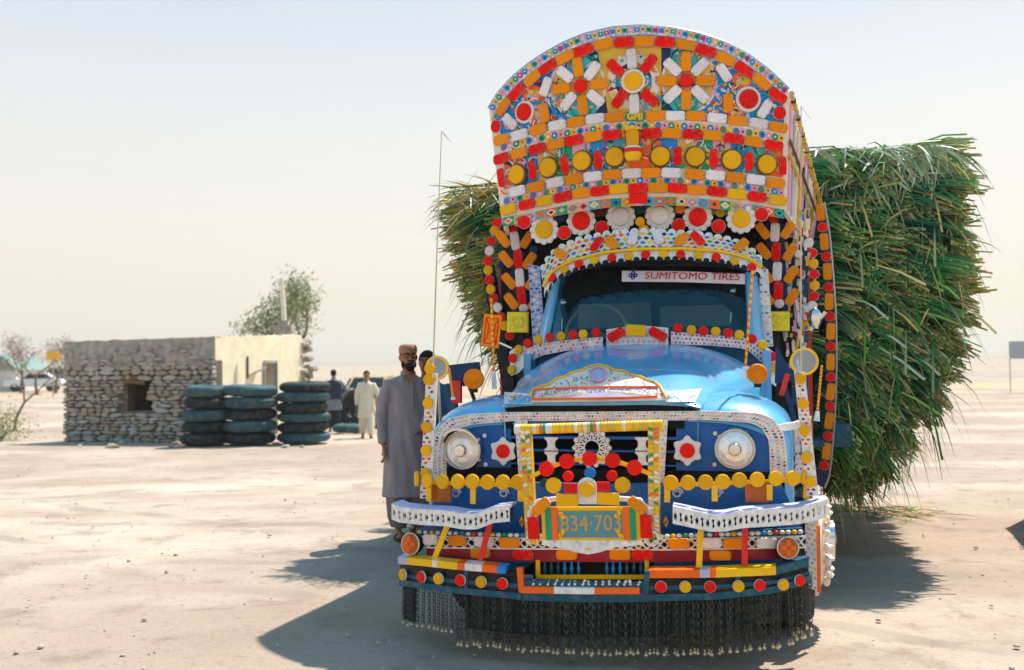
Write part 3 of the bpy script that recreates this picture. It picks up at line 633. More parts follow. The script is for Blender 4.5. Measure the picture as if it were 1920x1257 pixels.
m2 = MB(); Bl = Band([(x, y + 1) for x, y in VB], [(x, y + 17) for x, y in VB], lambda x, z: S_vis(x, z) + 0.0, 0.004, 40); Bl.slab(m2, 'white_paint', 0.01, 40)
for k in range(30): Bl.disc(m2, (k + 0.5) / 30, 1.0, 0.022, 'black_paint', 0.002, 10)
m2.build('visor_lip', visor)
for x, y, c in ((1037, 523, 'r'), (1060, 508, 'y'), (1087, 498, 'r'), (1116, 491, 'y'), (1148, 486, 'r'), (1179, 483, 'y'), (1211, 480, 'r'), (1244, 479, 'y'), (1276, 480, 'r'), (1309, 481, 'y'), (1342, 485, 'r'), (1376, 492, 'y'), (1408, 504, 'r')): refl('all', c, x, y, 8.7, S_vis, visor, 0, 0.012)
for x, y, c, a in ((1054, 480, 'o', -35), (1121, 462, 'r', 58), (1149, 459, 'o', -40), (1188, 450, 'w', 75), (1234, 448, 'w', -72), (1278, 453, 'o', 40), (1307, 452, 'r', -50), (1388, 463, 'o', 38)): refl('cap', c, x, y, 34, S_vis, visor, a, 0.02)

# ---------------------------------------------------------------- lacy cowl below the windscreen
S_cw = lambda x, z: 1.52 + 0.22 * (x - CX) ** 2
for nm, top, bot, pal, nn in (('cowl_lace', [(985, 655), (1010, 645), (1060, 638), (1130, 632)], [(985, 690), (1010, 668), (1060, 658), (1130, 652)], ['pink_paint', 'white_paint', 'magenta_paint'], 20), ('cowl_lace', [(1258, 622), (1330, 628), (1400, 634), (1440, 655)], [(1258, 646), (1330, 648), (1400, 654), (1428, 680)], ['magenta_paint', 'sky_paint', 'pink_paint'], 24), ('cowl_lace', [(1137, 618), (1195, 610), (1253, 615)], [(1137, 648), (1195, 646), (1253, 647)], ['pink_paint', 'lilac_paint'], 12)):
    m2 = MB(); B = Band(top, bot, S_cw, 0.0, 12); B.slab(m2, 'white_paint', 0.008, 12); B.spots(m2, nn, 3, pal, 0.7, 0.003); o = m2.build(nm, truck)
m2 = MB(); B = Band([(955, 660), (968, 650), (985, 648)], [(958, 705), (972, 700), (990, 680)], S_cw, 0.0, 8); B.slab(m2, 'white_paint', 0.008); m2.build('cowl_corner', truck); m2 = MB(); B = Band([(1436, 650), (1450, 660), (1462, 680)], [(1428, 690), (1440, 715), (1455, 725)], S_cw, 0.0, 8); B.slab(m2, 'white_paint', 0.008); cowl = m2.build('cowl_corner', truck)
for x, y, c in ((962, 694, 'y'), (964, 672, 'r'), (975, 656, 'y'), (992, 644, 'r'), (1012, 638, 'y'), (1033, 633, 'r'), (1054, 631, 'y'), (1076, 628, 'r'), (1095, 627, 'y'), (1119, 624, 'r'), (1271, 616, 'r'), (1296, 619, 'y'), (1318, 621, 'r'), (1341, 622, 'y'), (1364, 625, 'r'), (1385, 628, 'y'), (1409, 636, 'r'), (1428, 647, 'y'), (1446, 669, 'r'), (1451, 690, 'y')): refl('all', c, x, y, 9, S_cw, cowl, 0, 0.012)
refl('cap', 'r', 1157, 628, 36, S_cw, cowl, 30, 0.02); refl('rect', 'y', 1193, 620, 18, S_cw, cowl, 0, 0.02, 0.58, 0.5); refl('cap', 'r', 1234, 627, 36, S_cw, cowl, -28, 0.02)

# ---------------------------------------------------------------- bonnet and wings
def interp(tab, y):
    for a, b in zip(tab, tab[1:]):
        if y <= b[0]: q = (y - a[0]) / (b[0] - a[0]); q = q * q * (3 - 2 * q) if False else q; return [u + (v - u) * q for u, v in zip(a, b)]
    return list(tab[-1])
HT = [(0.44, -0.035, 0.575, 1.335, 1.385), (0.47, -0.035, 0.58, 1.345, 1.425), (0.55, -0.03, 0.592, 1.36, 1.465), (0.8, -0.005, 0.645, 1.40, 1.55), (1.1, 0.03, 0.72, 1.44, 1.625), (1.35, 0.05, 0.79, 1.47, 1.685), (1.52, 0.06, 0.83, 1.48, 1.712)]
def hood_pt(y, a):
    _, cx, h, ze, zt = interp(HT, y); s = abs(a)
    return Vector((cx + h * a, y, zt - (zt - ze) * (s ** 3.2)))
m2 = MB(); ys = [0.44, 0.45, 0.47, 0.50, 0.55, 0.62] + [0.7 + 0.82 * i / 12 for i in range(13)]; aa = [-1 + 2 * k / 28 for k in range(29)]
rings = []
for y in ys:
    r = [hood_pt(y, a) for a in aa]; rings.append([r[0] + Vector((0.02, 0, -0.25))] + r + [r[-1] + Vector((-0.02, 0, -0.25))])
m2.loft(rings, 'lit_blue', closed=False)
m2.loft([[p + Vector((0, 0.001, 0)) for p in rings[0]], [Vector((p.x, p.y + 0.02, 1.33)) for p in rings[0]]], 'lit_blue', closed=False)
hood = m2.build('bonnet', truck, 60)
hood['label'] = 'light blue glossy bonnet with a lacy nameplate on its nose'
def S_hood(x, z):   # bonnet surface seen from the front: the y where its top reaches height z at x
    lo, hi = 0.44, 1.52
    for _ in range(30):
        y = (lo + hi) / 2; _, cx, h, ze, zt = interp(HT, y); a = min(1, abs((x - cx) / h))
        if zt - (zt - ze) * a ** 3.2 < z: lo = y
        else: hi = y
    return lo
def TH(px, py):     # first point of the bonnet along a line of sight
    prev = None; y = 0.40
    while y < 1.52:
        p = T(px, py, y); _, cx, h, ze, zt = interp(HT, max(y, 0.44)); a = min(1, abs((p.x - cx) / h))
        if y >= 0.44 and zt - (zt - ze) * a ** 3.2 >= p.z: return p
        y += 0.004
    return T(px, py, 0.45)
def hood_patch(mb, poly, m, lift):
    mb.add([TH(x, y) + Vector((0, -0.6, 0.8)).normalized() * lift for x, y in poly], [tuple(range(len(poly)))], m)
SC = [(996, 746), (1000, 734), (1015, 728), (1030, 724), (1042, 714), (1058, 710), (1072, 702), (1090, 698), (1104, 691), (1122, 687), (1140, 691), (1152, 697), (1170, 699), (1182, 706), (1200, 709), (1214, 716), (1228, 720), (1238, 728), (1244, 740), (1250, 750)]
m2 = MB(); base = [(996 + (1250 - 996) * k / (len(SC) - 1), 757 - 4 * k / (len(SC) - 1)) for k in range(len(SC))]
def strip(mb, up, lo, m, lift):
    for i in range(len(up) - 1): hood_patch(mb, [up[i], up[i + 1], lo[i + 1], lo[i]], m, lift)
def sub(up, lo, a, b): return [(u[0] + (l[0] - u[0]) * a, u[1] + (l[1] - u[1]) * a) for u, l in zip(up, lo)], [(u[0] + (l[0] - u[0]) * b, u[1] + (l[1] - u[1]) * b) for u, l in zip(up, lo)]
for i in range(3): a, b = sub(SC, base, i / 3, (i + 1) / 3); strip(m2, a, b, 'cream_paint', 0.008)
bl0 = [(946 + 52 * k / 6, 737 + 4 * k / 6) for k in range(7)]; bl1 = [(946 + 52 * k / 6, 760) for k in range(7)]; strip(m2, bl0, bl1, 'cream_paint', 0.008)
br0 = [(1248 + 68 * k / 6, 737 - 6 * k / 6) for k in range(7)]; br1 = [(1248 + 55 * k / 6, 756) for k in range(7)]; strip(m2, br0, br1, 'cream_paint', 0.008)
g = random.Random(3)
for k in range(330):
    u = g.random(); i = int(u * (len(SC) - 1)); v = g.uniform(0.06, 0.6); x = SC[i][0] + g.uniform(0, 12); y = SC[i][1] + (base[i][1] - SC[i][1]) * v + 1
    if k > 260: x = g.choice((g.uniform(950, 994), g.uniform(1255, 1305))); y = g.uniform(742, 755)
    c = g.choice(['lilac_paint', 'yellow_paint', 'orange_paint', 'sky_paint', 'pink_paint', 'navy_paint']); hood_patch(m2, [(x - 1.6, y), (x, y - 1.3), (x + 1.6, y), (x, y + 1.3)], c, 0.011)
plaque = m2.build('bonnet_nameplate', hood, 0)
m2 = MB(); m2.tube([TH(x, y) + Vector((0, -0.008, 0.012)) for x, y in SC], 0.007, 'yellow_paint', 6); m2.build('scalloped_edge', hood)
m2 = MB(); fr = [(996, 755), (1002, 733), (1120, 728), (1236, 728), (1234, 750), (1120, 753)]
pl = [(999, 753), (1004, 735), (1060, 732), (1120, 730), (1180, 730), (1234, 730), (1232, 748), (1180, 750), (1120, 751), (1060, 752)]
strip(m2, [(1000, 735), (1060, 732), (1120, 730), (1180, 730), (1234, 730)], [(998, 753), (1060, 752), (1120, 751), (1180, 750), (1232, 748)], 'lilac_paint', 0.012)
m2.tube([TH(x, y) + Vector((0, -0.012, 0.014)) for x, y in pl + pl[:1]], 0.006, 'orange_paint', 6)
mdl = [(1122 + 15 * cos(2 * pi * k / 16), 706 + 13 * sin(2 * pi * k / 16)) for k in range(16)]; hood_patch(m2, mdl, 'lilac_paint', 0.012); m2.tube([TH(x, y) + Vector((0, -0.012, 0.014)) for x, y in mdl + mdl[:1]], 0.005, 'pink_paint', 6)
for k in range(26):  # raised metal strokes of the inscription, too worn to read
    x = 1012 + k * 8.4; y = 743 - 2 * k / 26; hh = (2, 5, 3, 6)[k % 4]
    p = TH(x, y); q = TH(x + (k % 3 - 1) * 1.5, y - hh); m2.bar(p + Vector((0, -0.012, 0.016)), q + Vector((0, -0.012, 0.016)), 0.006, 0.006, 'white_paint')
    if k % 3 == 0: m2.ball(TH(x + 3, y - hh) + Vector((0, -0.012, 0.016)), 0.006, 'white_paint', 6, 4)
m2.build('nameplate_panel', hood, 0)
# fenders
def fender(e):
    m2 = MB(); rings = []
    FT = [(0.45, 1.235, 1.02), (0.47, 1.275, 1.05), (0.53, 1.325, 1.07), (0.65, 1.375, 1.075), (0.9, 1.405, 1.08), (1.15, 1.395, 1.08), (1.4, 1.33, 1.07), (1.6, 1.2, 1.05)]
    cx = -0.03
    for y, zt, xo in FT:
        xi = 0.5; r = []
        if e > 0: xo += 0.0; zt += 0.02
        for k in range(13):
            t = pi / 2 * k / 12; s1 = sin(t) ** 0.8; c1 = 1 - cos(t) ** 0.62 if k < 12 else 1
            r.append(Vector((cx + e * (xi + (xo - xi) * s1), y, zt - 0.30 * c1)))
        zl = 0.62 if y < 0.62 else (0.62 + 0.42 * sin(pi * (y - 0.6) / 1.0) if y < 1.6 else 0.62)
        r.append(Vector((cx + e * xo, y, max(zl, zt - 0.62)))); rings.append(r)
    m2.loft(rings, 'lit_blue', closed=False)
    return m2.build('fender', truck, 60)
fL = fender(-1); fR = fender(1)

# ---------------------------------------------------------------- nose: panels, grille, headlights
S_n = lambda x, z: 0.455 + 0.10 * (abs(x + 0.03) / 1.0) ** 6
def poly_panel(name, pts, surf, m, parent, thick=0.03, off=0.0):
    m2 = MB(); P = [TS(x, y, surf) + Vector((0, -off, 0)) for x, y in pts]; m2.prism(P, (0, thick, 0), m); return m2.build(name, parent, 30)
nl = poly_panel('headlamp_panel', [(822, 925), (820, 850), (826, 815), (845, 792), (880, 783), (958, 779), (958, 925)], plane(0.46), 'shaded_blue', truck)
nr = poly_panel('headlamp_panel', [(1268, 925), (1268, 776), (1330, 776), (1410, 780), (1440, 792), (1455, 815), (1462, 850), (1462, 925)], plane(0.46), 'shaded_blue', truck)
m2 = MB(); a, b = T(950, 776, 0.56), T(1275, 925, 0.56); m2.box((a.x, 0.56, b.z), (b.x, 0.58, a.z), 'dark_void'); grille = m2.build('grille', truck)
for y0, y1 in ((778, 799), (817, 825), (842, 849), (867, 875), (892, 902)):
    m2 = MB(); a, b = T(948, y0, 0.47), T(1276, y1, 0.47); m2.box((a.x, 0.455, b.z), (b.x, 0.53, a.z), 'shaded_blue'); m2.build('grille_bar', grille)
m2 = MB(); a, b = T(948, 906, 0.45), T(1276, 909, 0.45); m2.box((a.x, 0.44, b.z), (b.x, 0.46, a.z), 'white_paint'); m2.build('grille_trim', grille)
for x0, x1, yy in ((942, 962, 797), (1253, 1283, 797), (1253, 1280, 860), (1255, 1283, 889), (943, 958, 889)):
    board_at('grille_slot', (x0 + x1) / 2, yy, x1 - x0, 14, plane(0.455), 'dark_void', grille, 0, 0.003, 0.002)
m2 = MB()
OUT = [(814, 915), (811, 850), (818, 808), (840, 785), (880, 776), (960, 773), (1140, 772), (1330, 771), (1420, 774), (1452, 786), (1470, 815), (1476, 850), (1477, 905)]
INN = [(838, 915), (836, 850), (842, 822), (860, 803), (890, 796), (960, 790), (1140, 789), (1330, 788), (1405, 793), (1428, 802), (1441, 825), (1443, 850), (1444, 905)]
B = Band(OUT, INN, plane(0.445), 0.0, 70); B.slab(m2, 'white_paint', 0.03, 70); B.spots(m2, 130, 3, ['lilac_paint', 'yellow_paint', 'lilac_paint', 'cream_paint', 'orange_paint', 'lilac_paint', 'navy_paint', 'pink_paint'], 0.7, 0.003, 6)
nose = m2.build('nose_border', truck, 30)
m2 = MB(); B = Band([(946, 761), (1120, 761), (1306, 758)], [(950, 775), (1120, 774), (1296, 773)], plane(0.452), 0.0, 8); B.slab(m2, 'dark_void', 0.01, 8); m2.build('bonnet_gap', truck)
for x in (977, 1240):   # little lacy brackets down from the border
    m2 = MB(); B = Band([(x - 12, 787), (x + 12, 787)], [(x - 4, 905), (x + 8, 905)] if x < 1000 else [(x - 8, 905), (x + 5, 905)], plane(0.43), 0.0, 4); B.slab(m2, 'white_paint', 0.008, 4); B.spots(m2, 2, 14, ['lilac_paint', 'yellow_paint', 'pink_paint'], 0.6, 0.003); m2.build('lace_upright', nose)
def headlamp(px, py, r, parent):
    p = T(px, py, 0.46); s = depth_of(p) / F * r; m2 = MB()
    m2.lathe(p, (0.0, -1, 0.0), [(1.06 * s, -0.02), (1.06 * s, 0.05), (1.0 * s, 0.085), (0.90 * s, 0.075)], 'chrome', 32); o = m2.build('headlamp_rim', parent)
    m2 = MB(); m2.lathe(p, (0, -1, 0), [(0.90 * s, 0.07), (0.6 * s, 0.095), (0.3 * s, 0.105), (0, 0.108)], 'lamp_glass', 32)
    for k in range(9): x = -0.56 + 0.14 * k; h = 0.8 * sqrt(max(0.02, 0.72 - x * x)); m2.bar(p + Vector((x * s, -0.094 + 0.03 * x * x, -h * s)), p + Vector((x * s, -0.094 + 0.03 * x * x, h * s)), 0.004, 0.006, 'lamp_glass')
    m2.build('headlamp_lens', parent)
    m2 = MB(); m2.lathe(p, (0, -1, 0), [(0.33 * s, 0.10), (0.33 * s, 0.12), (0.27 * s, 0.135), (0, 0.14)], 'chrome', 16); m2.build('headlamp_bulb_cover', parent)
    m2 = MB(); rg = []
    for k in range(13):
        a = radians(20 + 140 * k / 12); rg.append([p + Vector((cos(a) * s * 1.08, -0.05, sin(a) * s * 1.08)), p + Vector((cos(a) * s * 1.08, -0.12 - 0.05 * sin(a), sin(a) * s * 1.08 + 0.01)), p + Vector((cos(a) * s * 1.05, -0.12 - 0.05 * sin(a), sin(a) * s * 1.05)), p + Vector((cos(a) * s * 1.04, -0.05, sin(a) * s * 1.04))])
    if px < 1000: m2.loft(rg, 'chrome'); m2.build('headlamp_hood', parent)
headlamp(874, 842, 36, nl); headlamp(1379, 840, 37, nr)
refl('hex', 'r', 944, 846, 13, plane(0.44), nl, 30, 0.004); refl('hex', 'r', 1289, 845, 14, plane(0.44), nr, 30, 0.004)
for x, y in ((909, 817), (911, 871), (1341, 813), (1340, 871)):
    refl('all', 'w', x, y, 4, plane(0.45), nl if x < 1000 else nr)
# ornaments in the grille
p = T(1110, 840, 0.44); s = depth_of(p) / F; m2 = MB()
for k in range(14):
    a = 2 * pi * k / 14; b2 = 2 * pi * (k + 1) / 14; P = lambda r, a: p + Vector((r * s * cos(a), 0, r * s * sin(a)))
    m2.bar(P(15, a), P(33, a + 0.2), 0.008, 0.010, 'white_paint', (0, 1, 0)); m2.bar(P(15, a), P(33, a - 0.2), 0.008, 0.010, 'white_paint', (0, 1, 0)); m2.bar(P(15, a), P(15, b2), 0.008, 0.016, 'white_paint', (0, 1, 0)); m2.bar(P(26, a), P(26, b2), 0.008, 0.008, 'white_paint', (0, 1, 0))
    m2.lathe(P(33, a), (0, -1, 0), [(4.6 * s, -0.004), (4.6 * s, 0.008), (0, 0.009)], 'white_paint', 8)
m2.build('lace_rosette', grille)
for x in (1034, 1204):
    p = T(x, 845, 0.445); m2 = MB(); s = depth_of(p) / F
    for q in (1, -1):
        pr = [(13, 25), (13, 22), (8, 18), (7, 12), (8, 6), (13, 2), (13, 0)]
        m2.prism([p + Vector((w * s, 0, (h + (0 if q > 0 else -27)) * s)) for w, h in pr] + [p + Vector((-w * s, 0, (h + (0 if q > 0 else -27)) * s)) for w, h in reversed(pr)], (0, -0.008, 0), 'white_paint')
    m2.build('spool_ornament', grille)

# ---------------------------------------------------------------- lower front: body, strips, bumpers
S_b = lambda x, z: 0.0 + 0.24 * (abs(x) / 1.13) ** 4
S_b2 = lambda x, z: S_b(x, z) + 0.12
m2 = MB(); B = Band([(826, 905), (960, 908), (1140, 908), (1330, 906), (1462, 900)], [(790, 1000), (960, 1006), (1140, 1010), (1330, 1006), (1505, 995)], lambda x, z: 0.36 + 0.1 * (abs(x) / 1.1) ** 4, 0, 30); B.slab(m2, 'shaded_blue', 0.05, 30); m2.build('lower_valance', truck)
m2 = MB()
for y in (0.42,): m2.box((-0.98, 0.45, 0.42), (0.98, 0.55, 0.98), 'dark_void')
m2.box((-0.9, 0.5, 0.35), (0.9, 1.5, 0.5), 'dark_void'); m2.box((-0.5, 1.2, 0.4), (0.5, 6.8, 0.62), 'dark_void'); m2.box((-0.95, 0.62, 0.5), (0.95, 1.6, 1.15), 'dark_void'); m2.build('chassis', truck)
m2 = MB(); B = Band([(783, 992), (960, 1000), (1240, 1002), (1505, 990)], [(783, 1004), (960, 1008), (1240, 1010), (1505, 1004)], S_b2, 0.0, 30); B.slab(m2, 'teal_paint', 0.02)
pal = ['white_paint', 'white_paint', 'yellow_paint', 'white_paint', 'green_paint', 'white_paint', 'white_paint', 'sky_paint', 'white_paint', 'red_paint']
for k in range(64): m2.ball(B.at((k + 0.5) / 64, 0.5, 0.004), (0.016, 0.012, 0.012), pal[k % 10], 8, 5)
m2.build('bead_strip', truck)
m2 = MB(); B = Band([(785, 1004), (960, 1008), (1240, 1010), (1508, 1004)], [(790, 1028), (960, 1030), (1240, 1032), (1508, 1028)], S_b2, 0.006, 40); B.lace(m2, 44, 'white_paint', 0.007, 0.008); lacebar = m2.build('lace_strip', truck)
m2 = MB(); B.slab(m2, 'teal_paint', 0.0, 40) if False else None
B2 = Band([(785, 1003), (960, 1007), (1240, 1009), (1508, 1003)], [(790, 1029), (960, 1031), (1240, 1033), (1508, 1029)], S_b2, -0.03, 30); B2.slab(m2, 'black_paint', 0.02, 30); m2.build('lace_backing', truck)
m2 = MB(); B = Band([(800, 1029), (960, 1030), (1240, 1032), (1490, 1029)], [(800, 1050), (960, 1053), (1240, 1055), (1490, 1048)], S_b2, 0.0, 30); B.slab(m2, 'maroon_paint', 0.02, 30); maroon = m2.build('maroon_strip', truck)
for x, y, c in ((812, 1011, 'w'), (861, 1013, 'o'), (910, 1015, 'w'), (957, 1017, 'o'), (1273, 1018, 'o'), (1332, 1017, 'w'), (1375, 1018, 'o'), (1435, 1017, 'w')): refl('cap', c, x, y, 41, S_b2, lacebar, 0, 0.014, 0.95)
for x, y, c in ((902, 1037, 'o'), (981, 1040, 'r'), (1063, 1040, 'o'), (1163, 1040, 'o'), (1205, 1040, 'r'), (1350, 1041, 'o')): refl('cap', c, x, y, 41, S_b2, maroon, 0, 0.006, 0.9)
# lacy shelf bumpers
def shelf(top, drop_, n):
    B = Band(top, [(x, y + drop_) for x, y in top], S_b, 0.04, 30); m2 = MB(); B.pierced(m2, n, 'white_paint')
    o = m2.build('shelf_bumper', truck); o['label'] = 'white pierced metal shelf above the lower bumper'
    m2 = MB(); rings = []
    for i in range(30):
        p = B.at(i / 29, 0); rings.append([p + Vector((0, 0.004, 0.004)), Vector((p.x * 0.985, p.y + 0.13, p.z + 0.008)), Vector((p.x * 0.985, p.y + 0.13, p.z - .004)), p + Vector((0, 0.004, -0.012))])
    m2.loft(rings, 'lilac_paint'); m2.build('shelf_top', o)
    m2 = MB(); B3 = Band(top, [(x, y + drop_) for x, y in top], S_b, -0.02, 30); B3.slab(m2, 'navy_paint', 0.01, 30); m2.build('shelf_backing', o)
    return o
SHL = [(746, 944), (760, 950), (800, 954), (840, 956), (875, 962), (900, 962), (930, 950), (960, 947)]; SHR = [(1262, 949), (1290, 955), (1330, 964), (1355, 964), (1390, 957), (1440, 954), (1490, 950), (1525, 942), (1540, 936)]
shelf(SHL, 29, 22); shelf(SHR, 31, 28)
for x0, y0, x1, y1, m in ((838, 984, 812, 1050, 'yellow_paint'), (917, 984, 898, 1052, 'red_paint'), (1314, 988, 1310, 1066, 'yellow_paint'), (1397, 986, 1396, 1063, 'red_paint')):
    m2 = MB(); m2.bar(TS(x0, y0, S_b) + Vector((0, 0.02, 0)), TS(x1, y1, S_b) + Vector((0, 0.02, 0)), 0.012, 0.03, m, up=(0, -1, 0.3)) if False else m2.bar(TS(x0, y0, S_b) + Vector((0, 0.02, 0)), TS(x1, y1, S_b) + Vector((0, 0.02, 0)), 0.03, 0.012, m, up=(0, -1, 0)); m2.build('painted_strut', truck)
# main bumper with round reflectors, painted top rail and teal bottom rail
m2 = MB()
LB = Band([(750, 1060), (850, 1068), (975, 1074)], [(752, 1098), (850, 1112), (978, 1124)], S_b, 0.0, 24); LB.slab(m2, 'black_paint', 0.05, 24)
RB = Band([(1217, 1078), (1340, 1078), (1452, 1072), (1514, 1058)], [(1217, 1127), (1340, 1124), (1452, 1112), (1520, 1090)], S_b, 0.0, 24); RB.slab(m2, 'black_paint', 0.05, 24)
MBn = Band([(972, 1088), (1095, 1092), (1220, 1094)], [(972, 1126), (1095, 1130), (1220, 1129)], S_b, 0.0, 12); MBn.slab(m2, 'teal_paint', 0.05, 12)
bumper = m2.build('bumper', truck); bumper['label'] = 'black and teal front bumper hung with a fringe of chains'
for B in (LB, RB):
    m2 = MB(); b3 = [B.at(u / 23, 1.0, 0.012) for u in range(24)]
    m2.loft([[p + Vector((0, 0, 0.035)), p, p + Vector((0, 0.07, 0)), p + Vector((0, 0.07, 0.035))] for p in b3], 'teal_paint')
    for u in (0.55,): m2.obox(B.at(u, 0.5, 0.004), (0.012, 0, 0), (0, 0.006, 0), (0, 0, B.height() / 2), 'teal_paint')
    m2.loft([[B.at(u / 23, 0.42, 0.004), B.at(u / 23, 0.58, 0.004), B.at(u / 23, 0.58, -0.004), B.at(u / 23, 0.42, -0.004)] for u in range(24)], 'teal_paint')
    m2.build('bumper_rail', bumper)
def painted_rail(top, hgt, segs):
    m2 = MB()
    B = Band(top, [(x, y + hgt) for x, y in top], S_b, 0.02, 40); prev = 0
    for u1, m in segs:
        k = max(3, int((u1 - prev) * 24)); rings = []
        for i in range(k):
            u = prev + (u1 - prev) * i / (k - 1); p, q = B.at(u, 0), B.at(u, 1); rings.append([p, q, q + Vector((0, 0.05, 0)), p + Vector((0, 0.09, 0.003))])
        m2.loft(rings, m); prev = u1
    return m2.build('painted_rail', bumper)
painted_rail([(752, 1044), (800, 1048), (855, 1054), (950, 1062)], 13, [(0.08, 'lilac_paint'), (0.32, 'yellow_paint'), (0.36, 'white_paint'), (0.55, 'yellow_paint'), (0.62, 'orange_paint'), (0.78, 'white_paint'), (0.92, 'orange_paint'), (1, 'sky_paint')])
painted_rail([(1217, 1068), (1340, 1067), (1452, 1062), (1512, 1046)], 15, [(0.32, 'orange_paint'), (0.38, 'lilac_paint'), (0.42, 'orange_paint'), (0.79, 'yellow_paint'), (1.0, 'teal_paint')])
painted_rail([(978, 1099), (1095, 1101), (1200, 1101)], 12, [(0.28, 'orange_paint'), (0.62, 'white_paint'), (1, 'orange_paint')])
m2 = MB(); p, q = TS(975, 1064, S_b), TS(979, 1110, S_b); m2.bar(p, q, 0.03, 0.03, 'orange_paint'); m2.build('bumper_upright', bumper); m2 = MB(); p, q = TS(1214, 1070, S_b), TS(1211, 1112, S_b); m2.bar(p, q, 0.04, 0.03, 'teal_paint'); m2.build('bumper_upright', bumper); m2 = MB()
m2.loft([[LB.at(u / 9, 0, 0) + Vector((0, 0.02, 0.0)), Vector((LB.at(u / 9, 0).x * 0.97, 0.42, LB.at(u / 9, 0).z + 0.0))] for u in range(10)], 'teal_paint', closed=False); m2.build('bumper_step', bumper); m2 = MB()
m2.loft([[RB.at(u / 9, 0, 0) + Vector((0, 0.02, 0.0)), Vector((RB.at(u / 9, 0).x * 0.97, 0.42, RB.at(u / 9, 0).z + 0.0))] for u in range(10)], 'teal_paint', closed=False)
m2.build('bumper_step', bumper)
m2 = MB(); mid = Band([(1000, 1050), (1110, 1052), (1222, 1052)], [(1000, 1090), (1110, 1093), (1222, 1090)], plane(0.16), 0, 6); mid.slab(m2, 'dark_void', 0.02, 6); o = m2.build('bumper_grille', bumper)
m2 = MB()
for a, b in (((1009, 1050), (1009, 1084)), ((1006, 1082), (1216, 1082)), ((1213, 1050), (1213, 1084))): m2.bar(T(*a, 0.13), T(*b, 0.13), 0.022, 0.022, 'yellow_paint')
m2.build('grille_frame', bumper)
for x in [1022, 1034, 1047, 1059, 1072, 1085, 1138, 1150, 1163, 1176, 1189, 1202]:
    m2 = MB(); a, b = T(x, 1054, 0.135), T(x, 1080, 0.135); L = a.z - b.z; m2.lathe(b, (0, 0, 1), [(0.004, 0), (0.005, 0.2 * L), (0.010, 0.45 * L), (0.010, 0.55 * L), (0.005, 0.8 * L), (0.008, L)], 'sky_paint' if 1055 < x < 1170 else 'teal_paint', 8); m2.build('baluster', bumper)
for x, y, c in ((762, 1077, 'y'), (796, 1081, 'r'), (827, 1084, 'y'), (867, 1087, 'r'), (905, 1090, 'y'), (944, 1093, 'r'), (1240, 1099, 'r'), (1285, 1099, 'y'), (1331, 1099, 'r'), (1383, 1098, 'y'), (1422, 1096, 'r'), (1465, 1095, 'y'), (1495, 1087, 'r')): refl('disc', c, x, y, 11, S_b, bumper, 0, 0.012, 1.0, 1.6)
for k in range(16):   # torn white trim pegs along the lower rail
    x = 1000 + 13 * k; p = TS(x, 1098, S_b); m2 = MB(); m2.bar(p, p + Vector((rnd.uniform(-.01, .02), 0.01, rnd.uniform(0.015, 0.03))), 0.012, 0.01, 'white_paint') ; m2.build('trim_peg', bumper)
for px_, py_ in ((772, 1020), (1476, 1027)):   # round lamps crossed with tape
    p = TS(px_, py_, lambda x, z: S_b(x, z) + 0.04); s = depth_of(p) / F; n = Vector((0.25 if px_ > 1000 else -0.25, -1, 0.12)).normalized(); m2 = MB()
    m2.lathe(p - n * 0.07, n, [(6 * s, 0), (17 * s, 0.02), (21 * s, 0.06), (21 * s, 0.085, 'white_paint'), (19 * s, 0.09, 'amber_block'), (10 * s, 0.10, 'amber_block'), (0, 0.104)], 'black_paint', 22)
    m2.bar(p - n * 0.03, p - n * 0.02 - Vector((0, -0.02, 0.13)), 0.03, 0.03, 'black_paint'); a = n.orthogonal().normalized(); b = n.cross(a)
    for k in range(2):
        d = (a + b if k else a - b).normalized(); m2.obox(p + n * 0.032, d * 14 * s, n.cross(d) * 3.5 * s, n * 0.002, 'orange_paint')
    m2.build('taped_spotlamp', truck)
# chain fringe
ch = MB(); L = 0.0
for k in range(11):
    r1, r2 = 0.0105, 0.017; z = -0.024 * k - 0.012; ax = (Vector((1, 0, 0)) if k % 2 else Vector((0, 1, 0)))
    ch.tube([Vector((0, 0, z)) + ax * r1 * cos(a) + Vector((0, 0, r2 * sin(a))) for a in [2 * pi * j / 7 for j in range(8)]], 0.0027, 'chain_steel', 3, False)
ch.ball((0, 0, -0.284), 0.0115, 'bell_metal', 8, 5); ch.lathe((0, 0, -0.272), (0, 0, 1), [(0.004, 0), (0.003, 0.012)], 'bell_metal', 6)
chm = ch.mesh('chain')
edge = sample([(755, 1102), (800, 1108), (852, 1114), (978, 1125), (1095, 1130), (1217, 1129), (1340, 1126), (1452, 1114), (1516, 1092)], 84)
for i, q in enumerate(edge):
    p = TS(q.x, q.y, S_b); u = i / 83
    ln = (0.76 if u < 0.13 else 0.98) * rnd.uniform(0.965, 1.01)
    o = link('chain', chm, bumper, Matrix.Translation(p + Vector((rnd.uniform(-.006, .006), rnd.uniform(0.0, 0.03), 0))) @ Matrix.Rotation(rnd.uniform(-.05, .05), 4, 'Y') @ Matrix.Rotation(rnd.uniform(0, 3), 4, 'Z') @ Matrix.Diagonal((1, 1, ln, 1)))
    if i > 78:   # second rank behind
        link('chain', chm, bumper, Matrix.Translation(p + Vector((0.012 + rnd.uniform(-.004, .004), 0.05, 0.01))) @ Matrix.Rotation(rnd.uniform(0, 3), 4, 'Z') @ Matrix.Diagonal((1, 1, ln * rnd.uniform(.9, 1), 1)))
m2 = MB(); P = [TS(753, 1100, S_b), TS(778, 1106, S_b), TS(776, 1172, S_b), TS(753, 1162, S_b)]; m2.prism([p + Vector((0, 0.03, 0)) for p in P], (0, 0.008, 0), 'rubber'); m2.build('mud_flap', bumper)
